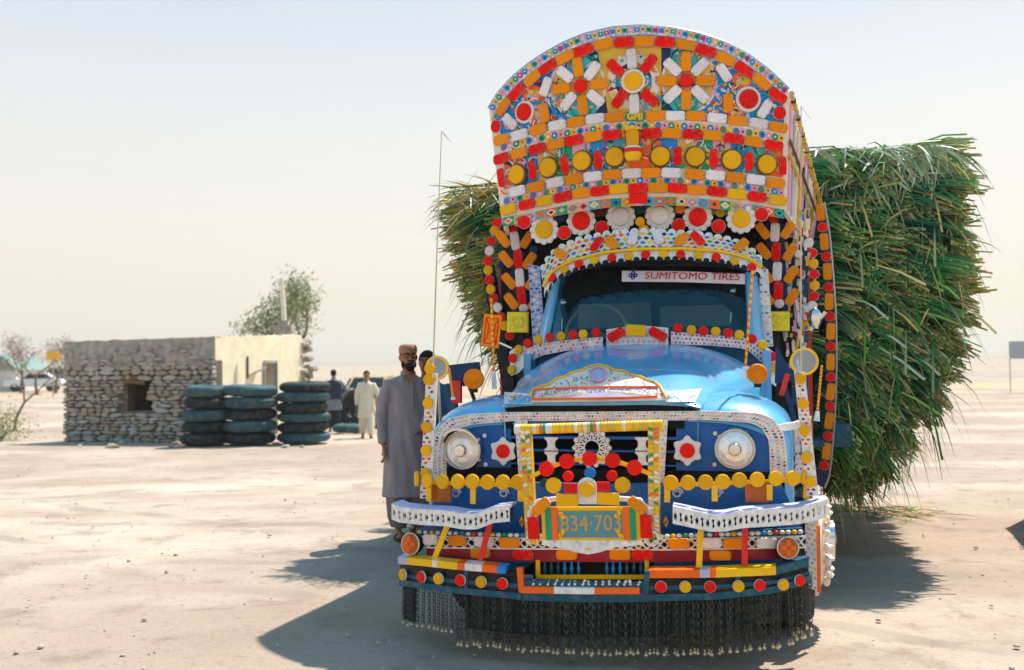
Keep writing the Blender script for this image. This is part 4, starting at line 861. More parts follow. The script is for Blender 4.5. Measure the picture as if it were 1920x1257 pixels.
m2 = MB(); B = Band([(872, 1116), (978, 1124), (1217, 1128), (1516, 1092)], [(872, 1178), (978, 1190), (1217, 1195), (1510, 1160)], lambda x, z: S_b(x, z) + 0.12, 0, 16); B.slab(m2, 'rubber', 0.008, 16); m2.build('underside_shade', bumper)  # dark sheet standing in for the underside shade behind the chains

# ---------------------------------------------------------------- yellow lamp row
S_y = lambda x, z: 0.10 + 0.20 * (abs(x) / 1.1) ** 6
m2 = MB()
for a, b in (((790, 905), (985, 912)), ((1245, 912), (1520, 900))): m2 = MB(); m2.bar(TS(*a, S_y) + Vector((0, 0.02, 0)), TS(*b, S_y) + Vector((0, 0.02, 0)), 0.012, 0.02, 'yellow_paint'); yrow = m2.build('lamp_bar', truck)
for x, y in ((804, 901), (832, 903), (860, 903), (887, 903), (915, 904), (944, 904), (972, 904), (1258, 905), (1290, 905), (1323, 904), (1355, 903), (1386, 900), (1419, 899), (1453, 897)): refl('all', 'y', x, y, 14.3, S_y, yrow, 0, 0.004, 1.0, 0.9)
for x, y, a in ((784, 898, -62), (1485, 897, 28), (1506, 895, 64)):   # turned outwards at the corners
    p = TS(x, y, S_y); s = 14.5 * depth_of(p) / F; link('round_reflector', rmesh('all', 'yellow'), yrow, Matrix.Translation(p) @ Matrix.Rotation(radians(a), 4, 'Z') @ Matrix.Rotation(radians(90), 4, 'X') @ Matrix.Scale(s, 4))
for x, y0, y1 in ((804, 912, 940), (887, 914, 945), (976, 914, 940), (1251, 914, 942), (1340, 912, 940), (1443, 910, 938), (1512, 905, 935)):
    m2 = MB(); m2.bar(TS(x, y0, S_y), TS(x, y1, S_y), 0.03, 0.012, 'yellow_paint', up=(0, -1, 0)); m2.build('lamp_stalk', yrow)
for x, w in ((830, 38), (1420, 44)): o = board_at('indicator', x, 922, w, 36, plane(0.30), 'amber_block', truck, 0, 0.0, 0.04)
# scrolls on the valance
for x in (855, 945, 1270, 1345):
    m2 = MB(); p = T(x, 925, 0.34); m2.tube([p + Vector((0.03 * cos(a) * (1 - a / 14), 0, 0.03 * sin(a) * (1 - a / 14))) for a in [k * 0.6 for k in range(16)]], 0.006, 'lilac_paint', 5); m2.build('scroll_ornament', truck)
for x in (979, 1249): 
    M, s = frame_at(x, 978, plane(0.33), 0, 0.01); m2 = MB(); m2.prism([(-5 * s, 0, 0), (0, -11 * s, 0), (5 * s, 0, 0), (0, 11 * s, 0)], (0, 0, 0.004), 'yellow_paint'); m2.bar((-3 * s, -3 * s, 0.006), (3 * s, 3 * s, 0.006), 0.008, 0.002, 'red_paint'); link('diamond_badge', m2.mesh('diamond_badge'), truck, M)

# ---------------------------------------------------------------- bull bar and number plate
YB = 0.02
m2 = MB(); a, b = T(966, 806, YB), T(1242, 797, YB); m2.tube([a, a.lerp(b, .25), a.lerp(b, .5), a.lerp(b, .75), b], 0.026, 'yellow_paint', 12); g = random.Random(2)
for k in range(46):
    p = a.lerp(b, (k + 0.5) / 46); c = g.choice(['yellow_paint'] * 6 + ['ochre_paint'] * 4 + ['white_paint', 'orange_paint', 'green_paint', 'cream_paint']); m2.lathe(p, b - a, [(0.0265, -0.010), (0.0285, -0.004), (0.0285, 0.005), (0.0265, 0.010)], c, 12)
bull = m2.build('bull_bar', truck); bull['label'] = 'yellow bull bar wrapped in patterned tape'
for x0, y0, x1, y1 in ((986, 806, 998, 1020), (1226, 800, 1227, 1012)):
    m2 = MB(); p, q = T(x0, y0, YB), T(x1, y1, YB); n = 26
    m2.bar(p, q, 0.058, 0.05, 'ochre_paint', up=(0, 1, 0))
    for k in range(n):
        u = (k + 0.5) / n; c = p.lerp(q, u); d = (q - p) / n * 0.42
        for sx in (-0.5, 0.5):
            cc = ['yellow_paint', 'white_paint', 'orange_paint', 'cream_paint', 'green_paint', 'yellow_paint', 'ochre_paint'][g.randrange(7)]
            m2.obox(c + Vector((sx * 0.028, -0.0265, 0)), (0.012, 0, 0.004 * g.choice((-1, 1))), (0, 0.0012, 0), d * 0.8, cc)
    m2.build('bull_bar_upright', bull)
S_pl = plane(-0.03)
m2 = MB(); arch = [T(995, 895, -0.01), T(1025, 879, -0.01), T(1063, 865, -0.01), T(1106, 860, -0.01), T(1149, 863, -0.01), T(1190, 877, -0.01), T(1222, 890, -0.01)]
for p, q in zip(arch, arch[1:]): m2.bar(p, q, 0.010, 0.022, 'yellow_paint')
lamparch = m2.build('lamp_arch', bull)
for x, y in ((1025, 879), (1063, 865), (1106, 860), (1149, 863), (1190, 877)): refl('all', 'r', x, y, 14.5, S_pl, lamparch, 0, 0.0)
for x, y, c, r in ((1066, 893, 'r', 10.5), (1107, 887, 'b', 11), (1148, 892, 'r', 10.5), (1022, 906, 't', 9)): refl('all', c, x, y, r, plane(0.0), lamparch)
m2 = MB(); tomb = [(1083, 945)] + [(1101 + 18 * cos(a), 913 - 18 * sin(a)) for a in [pi - pi * k / 10 for k in range(11)]] + [(1119, 945)]
m2.prism([T(x, y, -0.015) for x, y in tomb], (0, -0.012, 0), 'white_paint'); m2.build('lamp_backplate', lamparch)
for x, y, r in ((1039, 910, 15), (1168, 909, 15), (1101, 917, 14.5)): refl('all', 'y', x, y, r, S_pl, lamparch, 0, 0.008)
for x, y, w, a, c in ((1071, 915, 12, 0.75, 'r'), (1132, 912, 12, 0.75, 'r'), (1064, 937, 20.5, 0.55, 'y'), (1141, 935, 20.5, 0.55, 'y'), (1001, 990, 11, 1.85, 'r'), (1212, 987, 11, 1.95, 'r')): refl('rect', c, x, y, w, S_pl, lamparch, 0, 0.006, a, 0.8 if w > 15 else 1.2)
refl('cap', 'o', 1016, 949, 40, S_pl, lamparch, 42, 0.012); refl('cap', 'o', 1196, 947, 40, S_pl, lamparch, -40, 0.012)
m2 = MB(); 
for pts in ([(1045, 935), (1010, 940), (993, 960), (993, 1010)], [(1160, 935), (1200, 938), (1216, 955), (1220, 1000)]): m2 = MB(); m2.tube([T(x, y, -0.005) for x, y in pts], 0.014, 'white_paint', 8); m2.build('bent_tube', bull)
m2 = MB()
p = T(1222, 1010, -0.02); m2.tube([p + Vector((0.035 * cos(a), 0, 0.035 * sin(a))) for a in [2 * pi * j / 12 for j in range(13)]], 0.008, 'white_paint', 6)
m2.build('tow_ring', bull)
pf = board_at('plate_holder', 1109, 981, 188, 62, plane(0.0), 'yellow_paint', truck, 0, 0.0, 0.02)
pf['label'] = 'yellow number plate holder with green and orange stripes'
def on_plate(name, x, y, w, h, m, lift=0.0235, th=0.003): return board_at(name, x, y, w, h, plane(0.0), m, pf, 0, lift, th)
for x in (1030, 1188): on_plate('stripe', x, 981, 11, 61, 'green_paint')
for x in (1042, 1176): on_plate('stripe', x, 981, 12, 61, 'orange_paint')
on_plate('number_plate', 1108, 982, 120, 49, 'plate_teal', 0.0235, 0.005)
M, s = frame_at(1110, 981, plane(0.0), 0.6, 0.030); tm = text_mesh('834\u00b7703', 42 * s, 'plate_gold', 0.0012, 0.0015); mxx = max(v.co.x for v in tm.vertices)
for v in tm.vertices: v.co.x *= 57 * s / mxx
link('plate_number', tm, pf, M)
for x, y, a in ((1056, 965, -55), (1160, 963, 55), (1055, 999, 55), (1163, 999, -55)):
    m2 = MB(); M, s = frame_at(x, y, plane(0.0), a, 0.031); m2.prism([(-9 * s, -4 * s, 0), (6 * s, -4 * s, 0), (9 * s, 4 * s, 0), (-6 * s, 4 * s, 0)], (0, 0, 0.002), 'yellow_paint'); m2.bar((-5 * s, -4 * s, 0.003), (2 * s, 4 * s, 0.003), 0.006, 0.001, 'orange_paint'); link('corner_tape', m2.mesh('corner_tape'), pf, M)
m2 = MB(); P = [(1017, 1013), (1203, 1013), (1205, 1022), (1150, 1027), (1125, 1036), (1103, 1040), (1080, 1036), (1055, 1028), (1015, 1022)]; m2.prism([T(x, y, -0.02) for x, y in P], (0, 0.012, 0), 'white_paint')
for x in (1040, 1080, 1140, 1180): m2.lathe(T(x, 1016, -0.02), (0, -1, 0), [(0.005, 0), (0.004, 0.004), (0, 0.005)], 'steel', 6)
q = T(1102, 1030, -0.0225); m2.prism([q + Vector((-.02, 0, 0)), q + Vector((0, 0, -.008)), q + Vector((.02, 0, 0)), q + Vector((0, 0, .008))], (0, -0.002, 0), 'yellow_paint'); m2.build('plate_skirt', pf)

# ---------------------------------------------------------------- posts, rods, mirrors, side lamps
for (x0, y0, x1, y1, discs, whip, e) in ((809, 700, 798, 935, [(807, 691), (805, 712), (804, 756), (801, 801), (800, 845), (799, 888)], [(813, 665), (819, 480), (828, 245)], -1), (1499, 697, 1524, 930, [(1501, 710), (1506, 757), (1508, 807), (1512, 858), (1519, 903)], [(1502, 690), (1502, 440), (1502, 200)], 1)):
    yp = 0.28; m2 = MB(); B = Band([(x0 - 10, y0), (x0 + 10, y0)], [(x1 - 11, y1), (x1 + 11, y1)], plane(yp), 0.0, 4); B.slab(m2, 'white_paint', 0.02, 4); B.spots(m2, 2, 30, ['red_paint', 'white_paint', 'navy_paint', 'yellow_paint', 'white_paint', 'red_paint', 'lilac_paint'], 0.7, 0.003, 5)
    post = m2.build('lace_post', truck)
    for x, y in discs: refl('all', 'y', x, y, 10.5, plane(yp), post, 0, 0.008)
    m2 = MB(); P = [T(x, y, yp) for x, y in whip]; m2.tube([T(x0 + 2, y0, yp)] + P, [0.006, 0.005, 0.004, 0.0025], 'rope', 6); 
    for k in range(5): m2.tube([P[-1], P[-1] + Vector((0.01 * k + 0.01, 0.01 * (k - 2), -0.02 - 0.012 * k))], 0.0015, 'lilac_paint', 3)
    m2.build('whip_rod', post)
    if e > 0:
        p = T(1496, 700, yp - 0.01); m2 = MB(); m2.lathe(p, (0, 0, 1), [(0.014, 0), (0.006, 0.02), (0.012, 0.03), (0.005, 0.045), (0.009, 0.055), (0.003, 0.075), (0, 0.09)], 'chrome', 10); m2.build('finial', post)
    mx, my, mr = (820, 690, 23) if e < 0 else (1508, 678, 26)
    p = T(mx, my, 0.55); s = depth_of(p) / F * mr; m2 = MB()
    m2.lathe(p, (0, -1, 0), [(s * 0.9, -0.03), (s, 0.0), (s, 0.012, 'yellow_paint'), (s * 0.82, 0.015, 'mirror_grey'), (0, 0.017)], 'mirror_grey', 26); m2.bar(p + Vector((0, 0.01, -s)), p + Vector((-e * 0.02, 0.03, -0.55)), 0.014, 0.014, 'steel'); m2.build('round_mirror', truck)
for x, y, e in ((888, 711, -1), (1420, 701, 1)):   # amber lamps on the fenders
    p = T(x, y, 0.85); s = depth_of(p) / F * 19; m2 = MB()
    m2.lathe(p, (0, -1, 0), [(s * 0.7, -0.05), (s, -0.02), (s, 0.01), (s * 0.9, 0.018), (s * 0.7, 0.012), (s * 0.45, 0.022), (s * 0.4, 0.03), (0, 0.034)], 'amber_lens', 26); m2.tube([p + Vector((0, 0.02, -s * 0.8)), p + Vector((0, 0.02, -s * 1.35))], 0.022, 'black_paint', 8); m2.build('side_lamp', truck)
def striped_rod(a, b, y, base=0.12):
    P, Q = T(*a, y), T(*b, y); m2 = MB(); n = 26
    for k in range(n):
        u0, u1 = k / n * (1 - base), (k + 1) / n * (1 - base); m2.tube([P.lerp(Q, u0), P.lerp(Q, u1)], 0.008, ('yellow_paint', 'orange_paint')[k % 2], 6)
    m2.tube([P.lerp(Q, 1 - base), Q], [0.012, 0.018], 'white_paint', 8); m2.build('striped_rod', truck)
striped_rod((921, 560), (927, 730), 0.95, 0.2); striped_rod((1411, 508), (1396, 712), 0.85, 0.12); striped_rod((1541, 685), (1531, 790), 0.95, 0.18); striped_rod((842, 690), (850, 750), 0.8, 0.1)
# square fog lamps and the number board on the left
for x, y, w, h in ((973, 605, 44, 41), (1458, 603, 46, 39)):
    M, s = frame_at(x, y, plane(2.2), 0, 0.0); m2 = MB(); q = [(-1, -1), (1, -1), (1, 1), (-1, 1)]
    R = lambda k, hh: [Vector((a * w * s / 2 * k, b * h * s / 2 * k, hh)) for a, b in q]
    m2.loft([R(0.9, -0.06), R(1, 0.0), R(1, 0.02)], 'black_paint'); m2.loft([R(0.94, 0.015), R(0.94, 0.035), R(0.86, 0.042)], 'lamp_yellow'); m2.lathe((0, 0, 0.04), (0, 0, 1), [(w * s * 0.26, 0), (w * s * 0.24, 0.008), (w * s * 0.12, 0.004), (0, 0.010)], 'lamp_yellow', 16)
    link('fog_lamp', m2.mesh('fog_lamp'), truck, M)
M, s = frame_at(922, 621, plane(1.0), -6, 0.0); m2 = MB(); m2.box((-17 * s, -31 * s, 0), (17 * s, 31 * s, 0.012), 'orange')
for a, b in (((-12, 24), (12, 24)), ((-12, -24), (12, -24)), ((-12, 24), (-6, 10)), ((12, 24), (6, 10)), ((-6, 10), (-6, -8)), ((6, 10), (6, -8)), ((-6, -8), (-12, -24)), ((6, -8), (12, -24)), ((-6, -2), (6, -2)), ((-12, 24), (-12, -24)), ((12, 24), (12, -24)), ((-4, 5), (4, 5))):
    m2.bar((a[0] * s, a[1] * s, 0.0125), (b[0] * s, b[1] * s, 0.0125), 2.2 * s, 0.003, 'red_paint')
m2.bar((17 * s, -20 * s, 0.005), (42 * s, -28 * s, 0.15 * 0), 0.012, 0.012, 'white_paint'); link('orange_plaque', m2.mesh('orange_plaque'), truck, M)
m2 = MB(); p = T(872, 703, 1.2); m2.obox(p, (0.10, 0, 0.01), (0, 0.05, 0), (-0.01, 0, 0.075), 'navy_paint'); m2.bar(p, p + Vector((0.1, 0.1, -0.35)), 0.02, 0.02, 'black_paint'); q = T(857, 735, 1.15); m2.obox(q, (0.03, 0, 0), (0, 0.02, 0), (0, 0, 0.075), 'red_paint'); m2.build('wing_mirror', truck)
m2 = MB(); p = T(1474, 695, 1.2); m2.prism([p + Vector((-.06, 0, .16)), p + Vector((.02, 0, .02)), p + Vector((.09, 0, -.06)), p + Vector((-.07, 0, -.08))], (0, 0.05, 0), 'navy_paint'); q = T(1471, 720, 1.0); m2.bar(q + Vector((.02, 0, .06)), q + Vector((-.02, 0, -.07)), 0.03, 0.03, 'red_paint'); m2.bar(q + Vector((0.1, .1, -.4)), q + Vector((0, 0.1, .0)), 0.03, 0.03, 'navy_paint'); m2.build('wing_mirror', truck)
# ---------------------------------------------------------------- reflector sprays beside the cab
S_v = plane(2.28)
m2 = MB()
for a, b in (((962, 408), (986, 600)), ((1450, 388), (1462, 600))): m2 = MB(); m2.bar(T(*a, 2.32), T(*b, 2.32), 0.13, 0.03, 'navy_paint', up=(0, 1, 0)); m2.bar(T(*a, 2.36), T(b[0], 760, 2.36), 0.05, 0.05, 'black_paint'); spray = m2.build('spray_board', truck)
m2 = MB(); m2.bar(T(1500, 395, 2.52), T(1500, 760, 2.52), 0.12, 0.06, 'teal_paint', up=(0, 1, 0)); m2.build('corner_board', truck); m2 = MB(); m2.bar(T(915, 500, 2.52), T(960, 760, 2.52), 0.10, 0.04, 'black_paint', up=(0, 1, 0)); m2.build('corner_board', truck)
for x, y, c, a in ((964, 422, 'r', 95), (968, 453, 'w', 97), (974, 487, 'r', 95), (977, 522, 'w', 94), (980, 555, 'r', 94), (1451, 402, 'r', 91), (1453, 437, 'w', 88), (1455, 473, 'r', 90), (1457, 510, 'w', 90), (1459, 546, 'r', 91)): refl('cap', c, x, y, 36, S_v, spray, a, 0.03, 0.95)
refl('all', 'w', 984, 579, 9, S_v, spray, 0, 0.03); refl('all', 'w', 1461, 570, 9, S_v, spray, 0, 0.03)
for x, y in ((946, 450), (951, 487), (957, 528), (961, 566), (1430, 434), (1432, 472), (1436, 517), (1438, 558)): refl('cap', 'o', x, y, 35, S_v, spray, -52, 0.03, 0.95)
for x, y in ((990, 451), (995, 490), (1000, 529), (1005, 567), (1477, 433), (1481, 475), (1483, 516), (1485, 558)): refl('cap', 'o', x, y, 35, S_v, spray, 57, 0.03, 0.95)
for x, y, c in ((939, 465, 't'), (942, 497, 'n'), (1001, 468, 'b'), (1497, 477, 'w'), (1500, 512, 'a')): refl('dark', c, x, y, 8, plane(2.4), spray)
cl = [(933, 418, 'r'), (928, 433, 'y'), (922, 453, 'r'), (919, 471, 'w'), (916, 490, 'r'), (916, 507, 'y'), (918, 525, 'r'), (921, 543, 'y'), (926, 560, 'r'), (934, 577, 'w'), (940, 595, 'r'), (947, 611, 'y'), (957, 629, 'r')]
cr = [(1487, 400, 'r'), (1500, 418, 'y'), (1510, 436, 'r'), (1516, 456, 'w'), (1523, 475, 'r'), (1525, 495, 'y'), (1527, 515, 'r'), (1527, 536, 'y'), (1526, 556, 'r'), (1523, 574, 'w'), (1516, 593, 'r'), (1511, 612, 'y'), (1499, 628, 'r')]
for lst in (cl, cr): m2 = MB(); m2.tube([T(x, y, 2.47) for x, y, c in lst], 0.012, 'steel', 6); garland = m2.build('lamp_garland', truck)
for x, y, c in cl + cr: refl('disc', c, x, y, 9.2, plane(2.45), garland, 0, 0.0, 1, 1.5)
# pale ornate metalwork of the body corner on the right
m2 = MB(); g = random.Random(7)
for k in range(150):
    x, y = g.uniform(1472, 1516), g.uniform(400, 700); p = T(x, y, 2.43 + g.uniform(-.02, .02)); m2.bar(p, p + Vector((g.uniform(-.012, .012), 0, g.uniform(0.02, 0.09))), g.uniform(.008, .02), 0.02, g.choice(['white_paint', 'white_paint', 'cream_paint', 'steel', 'lilac_paint', 'sky_paint', 'ochre_paint', 'pink_paint']))
m2.build('pierced_metalwork', truck)
# same at the left, half hidden by the pillar lace
m2 = MB()
B = Band([(990, 495), (1012, 500)], [(1000, 655), (1022, 640)], plane(1.95), 0, 4); B.slab(m2, 'lilac_paint', 0.01, 4); B.spots(m2, 2, 22, ['sky_paint', 'shaded_blue', 'white_paint', 'cyan_paint'], 0.8, 0.003); m2.build('pillar_lace', truck); m2 = MB(); B = Band([(1424, 505), (1440, 505)], [(1426, 650), (1450, 650)], plane(1.95), 0, 4); B.slab(m2, 'white_paint', 0.01, 4); B.spots(m2, 2, 22, ['lilac_paint', 'sky_paint', 'white_paint', 'cream_paint'], 0.8, 0.003); m2.build('pillar_lace', truck)
# far right wing board with its column of lamps
S_wg = plane(2.75)
m2 = MB(); wl = [(1530, 382), (1538, 440), (1544, 520), (1548, 600), (1549, 680), (1547, 760), (1542, 830), (1534, 895), (1530, 908)]; wr = [(1545, 380), (1555, 440), (1562, 520), (1567, 600), (1568, 680), (1566, 760), (1561, 830), (1555, 890), (1545, 915)]
B = Band(wr, wl, S_wg, 0, 24); B.slab(m2, 'navy_paint', 0.04, 24); m2.tube([B.at(i / 23, 0) for i in range(24)], 0.012, 'steel', 6); wing = m2.build('wing_board', truck)
seq = [(1538, 399), (1542, 427), (1545, 454), (1549, 482), (1551, 510), (1553, 539), (1554, 566), (1556, 594), (1557, 622), (1557, 650), (1557, 679), (1557, 707), (1557, 735), (1556, 762), (1554, 789), (1552, 818), (1549, 846), (1545, 873)]
for i, (x, y) in enumerate(seq):
    if i % 2 == 0: refl('cap', 'o', x, y, 33, S_wg, wing, 95 - i * 0.8 if i < 12 else 84, 0.01, 0.95)
    else: refl('disc', 'r', x, y, 9, S_wg, wing, 0, 0.01)
m2 = MB(); p = T(1528, 598, 2.3); m2.ball(p, (0.05, 0.03, 0.08), 'chrome', 12, 8); q = T(1518, 622, 2.2); m2.bar(T(1519, 620, 2.3), T(1548, 585, 2.3), 0.025, 0.025, 'cream_paint'); m2.build('arm_mirror', truck)
m2 = MB(); m2.box((1.02, 2.0, 0.55), (1.2, 2.55, 1.15), 'steel'); m2.box((1.12, 2.4, 0.96), (1.3, 2.9, 1.0), 'teal_paint'); m2.box((1.3, 2.86, 0.92), (1.52, 3.0, 1.10), 'teal_paint'); m2.build('fuel_tank', truck)
# ---------------------------------------------------------------- wheels
def wheel(x, y, e, r=0.5, deco=False):
    w = empty('wheel', (x, y, r)); w.parent = truck
    m2 = MB(); m2.lathe((0, 0, 0), (e, 0, 0), [(0.30, -0.24), (r - 0.05, -0.25), (r, -0.20), (r, -0.03), (r - 0.05, 0.02), (0.32, 0.01), (0.30, -0.03)], 'rubber', 36)
    for k in range(36):
        a = 2 * pi * k / 36; m2.obox((e * -0.115, r * cos(a), r * sin(a)), (0.085, 0, 0), (0, -0.02 * sin(a), 0.02 * cos(a)), (0, 0.012 * cos(a), 0.012 * sin(a)), 'rubber')
    m2.build('tyre', w)
    m2 = MB(); m2.lathe((0, 0, 0), (e, 0, 0), [(0.31, -0.2), (0.31, 0.0), (0.24, -0.02), (0.14, 0.02), (0.13, 0.10), (0, 0.11)], 'cream_paint', 24); m2.build('rim', w)
    if deco:
        m2 = MB()
        m2.lathe((0, 0, 0), (e, 0, 0), [(0.33, 0.02), (0.33, 0.05), (0.2, 0.09), (0.18, 0.03)], 'cream_paint', 28)
        for k in range(18):
            a = 2 * pi * k / 18; m2.ball((e * 0.10, 0.25 * cos(a), 0.25 * sin(a)), 0.021, 'cream_paint', 8, 5); m2.bar((e * 0.08, 0.14 * cos(a), 0.14 * sin(a)), (e * 0.13, 0.22 * cos(a), 0.22 * sin(a)), 0.028, 0.018, 'cream_paint')
        m2.lathe((0, 0, 0), (e, 0, 0), [(0.13, 0.08), (0.12, 0.15), (0, 0.17)], 'chrome', 16); m2.build('hub_ornament', w)
wheel(1.13, 1.12, 1, 0.5, True); wheel(-1.05, 1.12, -1, 0.5, True); wheel(1.1, 5.6, 1); wheel(-1.1, 5.6, -1)
m2 = MB(); B = Band([(1510, 960), (1530, 965)], [(1508, 1100), (1532, 1108)], plane(0.62), 0, 4); B.slab(m2, 'white_paint', 0.01, 4); B.spots(m2, 2, 16, ['lilac_paint', 'steel', 'ochre_paint'], 0.7, 0.003); a, b = T(1534, 985, 0.66), T(1536, 1110, 0.66); m2.bar(a, b, 0.02, 0.02, 'orange_paint'); m2.build('wheel_arch_lace', truck)
m2 = MB(); B = Band([(1490, 790), (1522, 780)], [(1492, 905), (1505, 905)], plane(0.62), 0, 4); B.slab(m2, 'white_paint', 0.01, 4); B.spots(m2, 3, 12, ['lilac_paint', 'red_paint', 'cream_paint'], 0.7, 0.003); m2.obox(T(1478, 800, 0.55), (0.11, 0.05, 0.015), (0, 0.03, 0), (0, 0, 0.02), 'white_paint'); m2.build('fender_lace', truck)

# ================================================================ the load of cut reeds
load = empty('reed_load', TO, -TYAW)
tag(load, 'huge load of cut green reeds bulging over both sides of the blue truck', 'reed load')
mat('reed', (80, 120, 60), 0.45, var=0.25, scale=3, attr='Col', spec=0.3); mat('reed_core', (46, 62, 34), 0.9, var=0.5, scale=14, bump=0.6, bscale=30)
def lerp3(a, b, t): return tuple(x + (y - x) * t for x, y in zip(a, b))
TAN = [lin((236, 212, 136)), lin((224, 182, 104)), lin((214, 144, 62)), lin((240, 228, 168)), lin((190, 182, 84))]
GRN = [lin((24, 124, 70)), lin((10, 98, 66)), lin((58, 144, 66)), lin((140, 184, 92)), lin((4, 64, 50))]
PALE = [lin((186, 196, 168)), lin((160, 178, 140)), lin((200, 202, 160))]
YL = 3.45
RCONT = [(T(x, y, YL).z, T(x, y, YL).x - 0.07) for x, y in ((1585, 975), (1640, 925), (1700, 885), (1750, 845), (1785, 800), (1812, 720), (1832, 640), (1848, 560), (1852, 480), (1850, 390), (1838, 305), (1805, 272))]
LCONT = [(T(x, y, YL).z, T(x, y, YL).x + 0.08) for x, y in ((945, 725), (905, 690), (893, 650), (868, 605), (850, 555), (832, 490), (818, 430), (808, 378), (850, 352))]
ZTOP = RCONT[-1][0] + 0.04
def cont(tab, z):
    for a, b in zip(tab, tab[1:]):
        if z <= b[0]: q = max(0, (z - a[0]) / (b[0] - a[0])); return a[1] + (b[1] - a[1]) * q
    return tab[-1][1]
gR = random.Random(21)
def stalk(mb, pts, r, cols):
    pts = [Vector(p) for p in pts]; n0 = len(mb.v); d = (pts[-1] - pts[0]).normalized(); a = d.orthogonal().normalized(); b = d.cross(a)
    for i, p in enumerate(pts):
        for k in range(3):
            t = 2 * pi * k / 3; mb.v.append(tuple(p + (a * cos(t) + b * sin(t)) * (r * (1 - 0.35 * i / (len(pts) - 1))))); mb.c.append(cols[i])
    for i in range(len(pts) - 1):
        for k in range(3): mb.f.append([n0 + i * 3 + k, n0 + i * 3 + (k + 1) % 3, n0 + (i + 1) * 3 + (k + 1) % 3, n0 + (i + 1) * 3 + k]); mb.m.append('reed')
    mb.f.append([n0, n0 + 2, n0 + 1]); mb.m.append('reed')
def blade(mb, p, d, L, w, col, droop, g):
    p = Vector(p); d = Vector(d).normalized(); s = d.cross(Vector((g.uniform(-1, 1), g.uniform(-1, 1), g.uniform(-1, 1)))).normalized(); n0 = len(mb.v); n = 4
    for i in range(n):
        t = i / (n - 1); q = p + d * L * t + Vector((0, 0, -droop * L * t * t)); ww = w * (0.6 + 1.2 * t * (1 - t) - 0.5 * t * t)
        mb.v += [tuple(q - s * ww / 2), tuple(q + s * ww / 2)]; mb.c += [col, lerp3(col, (0.3, 0.3, 0.15), 0.25 * t)]
    for i in range(n - 1): mb.f.append([n0 + 2 * i, n0 + 2 * i + 1, n0 + 2 * i + 3, n0 + 2 * i + 2]); mb.m.append('reed')
def bundle(butt, d, n, L, rad, dry=0.2, leaves=26, name='reed_bundle', tanl=0.13, pal=None):
    GR = pal or GRN
    mb = MB(); mb.c = []; butt = Vector(butt); d = Vector(d).normalized(); a = d.orthogonal().normalized(); b = d.cross(a); g = gR
    base_t = g.choice(TAN); base_g = g.choice(GR)
    for i in range(n):
        r = rad * sqrt(g.random()); t = g.uniform(0, 2 * pi); o = a * r * cos(t) + b * r * sin(t)
        e = butt + o + d * g.gauss(0, 0.06); tail = butt - d * L * g.uniform(0.7, 1.1) + o * g.uniform(0.8, 1.35) + Vector((g.gauss(0, .03), g.gauss(0, .03), g.gauss(0, .03)))
        tail.z = min(tail.z, ZTOP - 0.02 + g.gauss(0, .02)); e.z = min(e.z, ZTOP + g.gauss(0, .03))
        m = e.lerp(tail, 0.35) + Vector((g.gauss(0, .02), g.gauss(0, .02), 0.02 + g.gauss(0, .015)))
        ct = lerp3(base_t, g.choice(TAN), 0.6); cg = lerp3(base_g, g.choice(GR), 0.5)
        if pal and g.random() < 0.55: ct = lerp3(ct, GRN[3], 0.75)
        if g.random() < dry: cg = lerp3(cg, g.choice(TAN), 0.7)
        stalk(mb, [e, e.lerp(m, tanl), m, tail], g.uniform(0.0065, 0.012), [ct, lerp3(ct, cg, 0.72), cg, lerp3(cg, GRN[4], 0.5)])
    for i in range(leaves):
        o = a * g.gauss(0, rad) + b * g.gauss(0, rad); p = butt - d * L * g.uniform(0.2, 0.9) + o
        dd = -d + Vector((g.gauss(0, .3), g.gauss(-.25, .2), g.gauss(-.12, .25)))
        p.z = min(p.z, ZTOP - 0.04)
        blade(mb, p, dd, g.uniform(0.15, 0.34), g.uniform(0.009, 0.02), g.choice(GRN) if g.random() > dry + 0.1 else g.choice(TAN + PALE), g.uniform(0, 0.7), g)
    return mb.build(name, load, 0, fix=False)
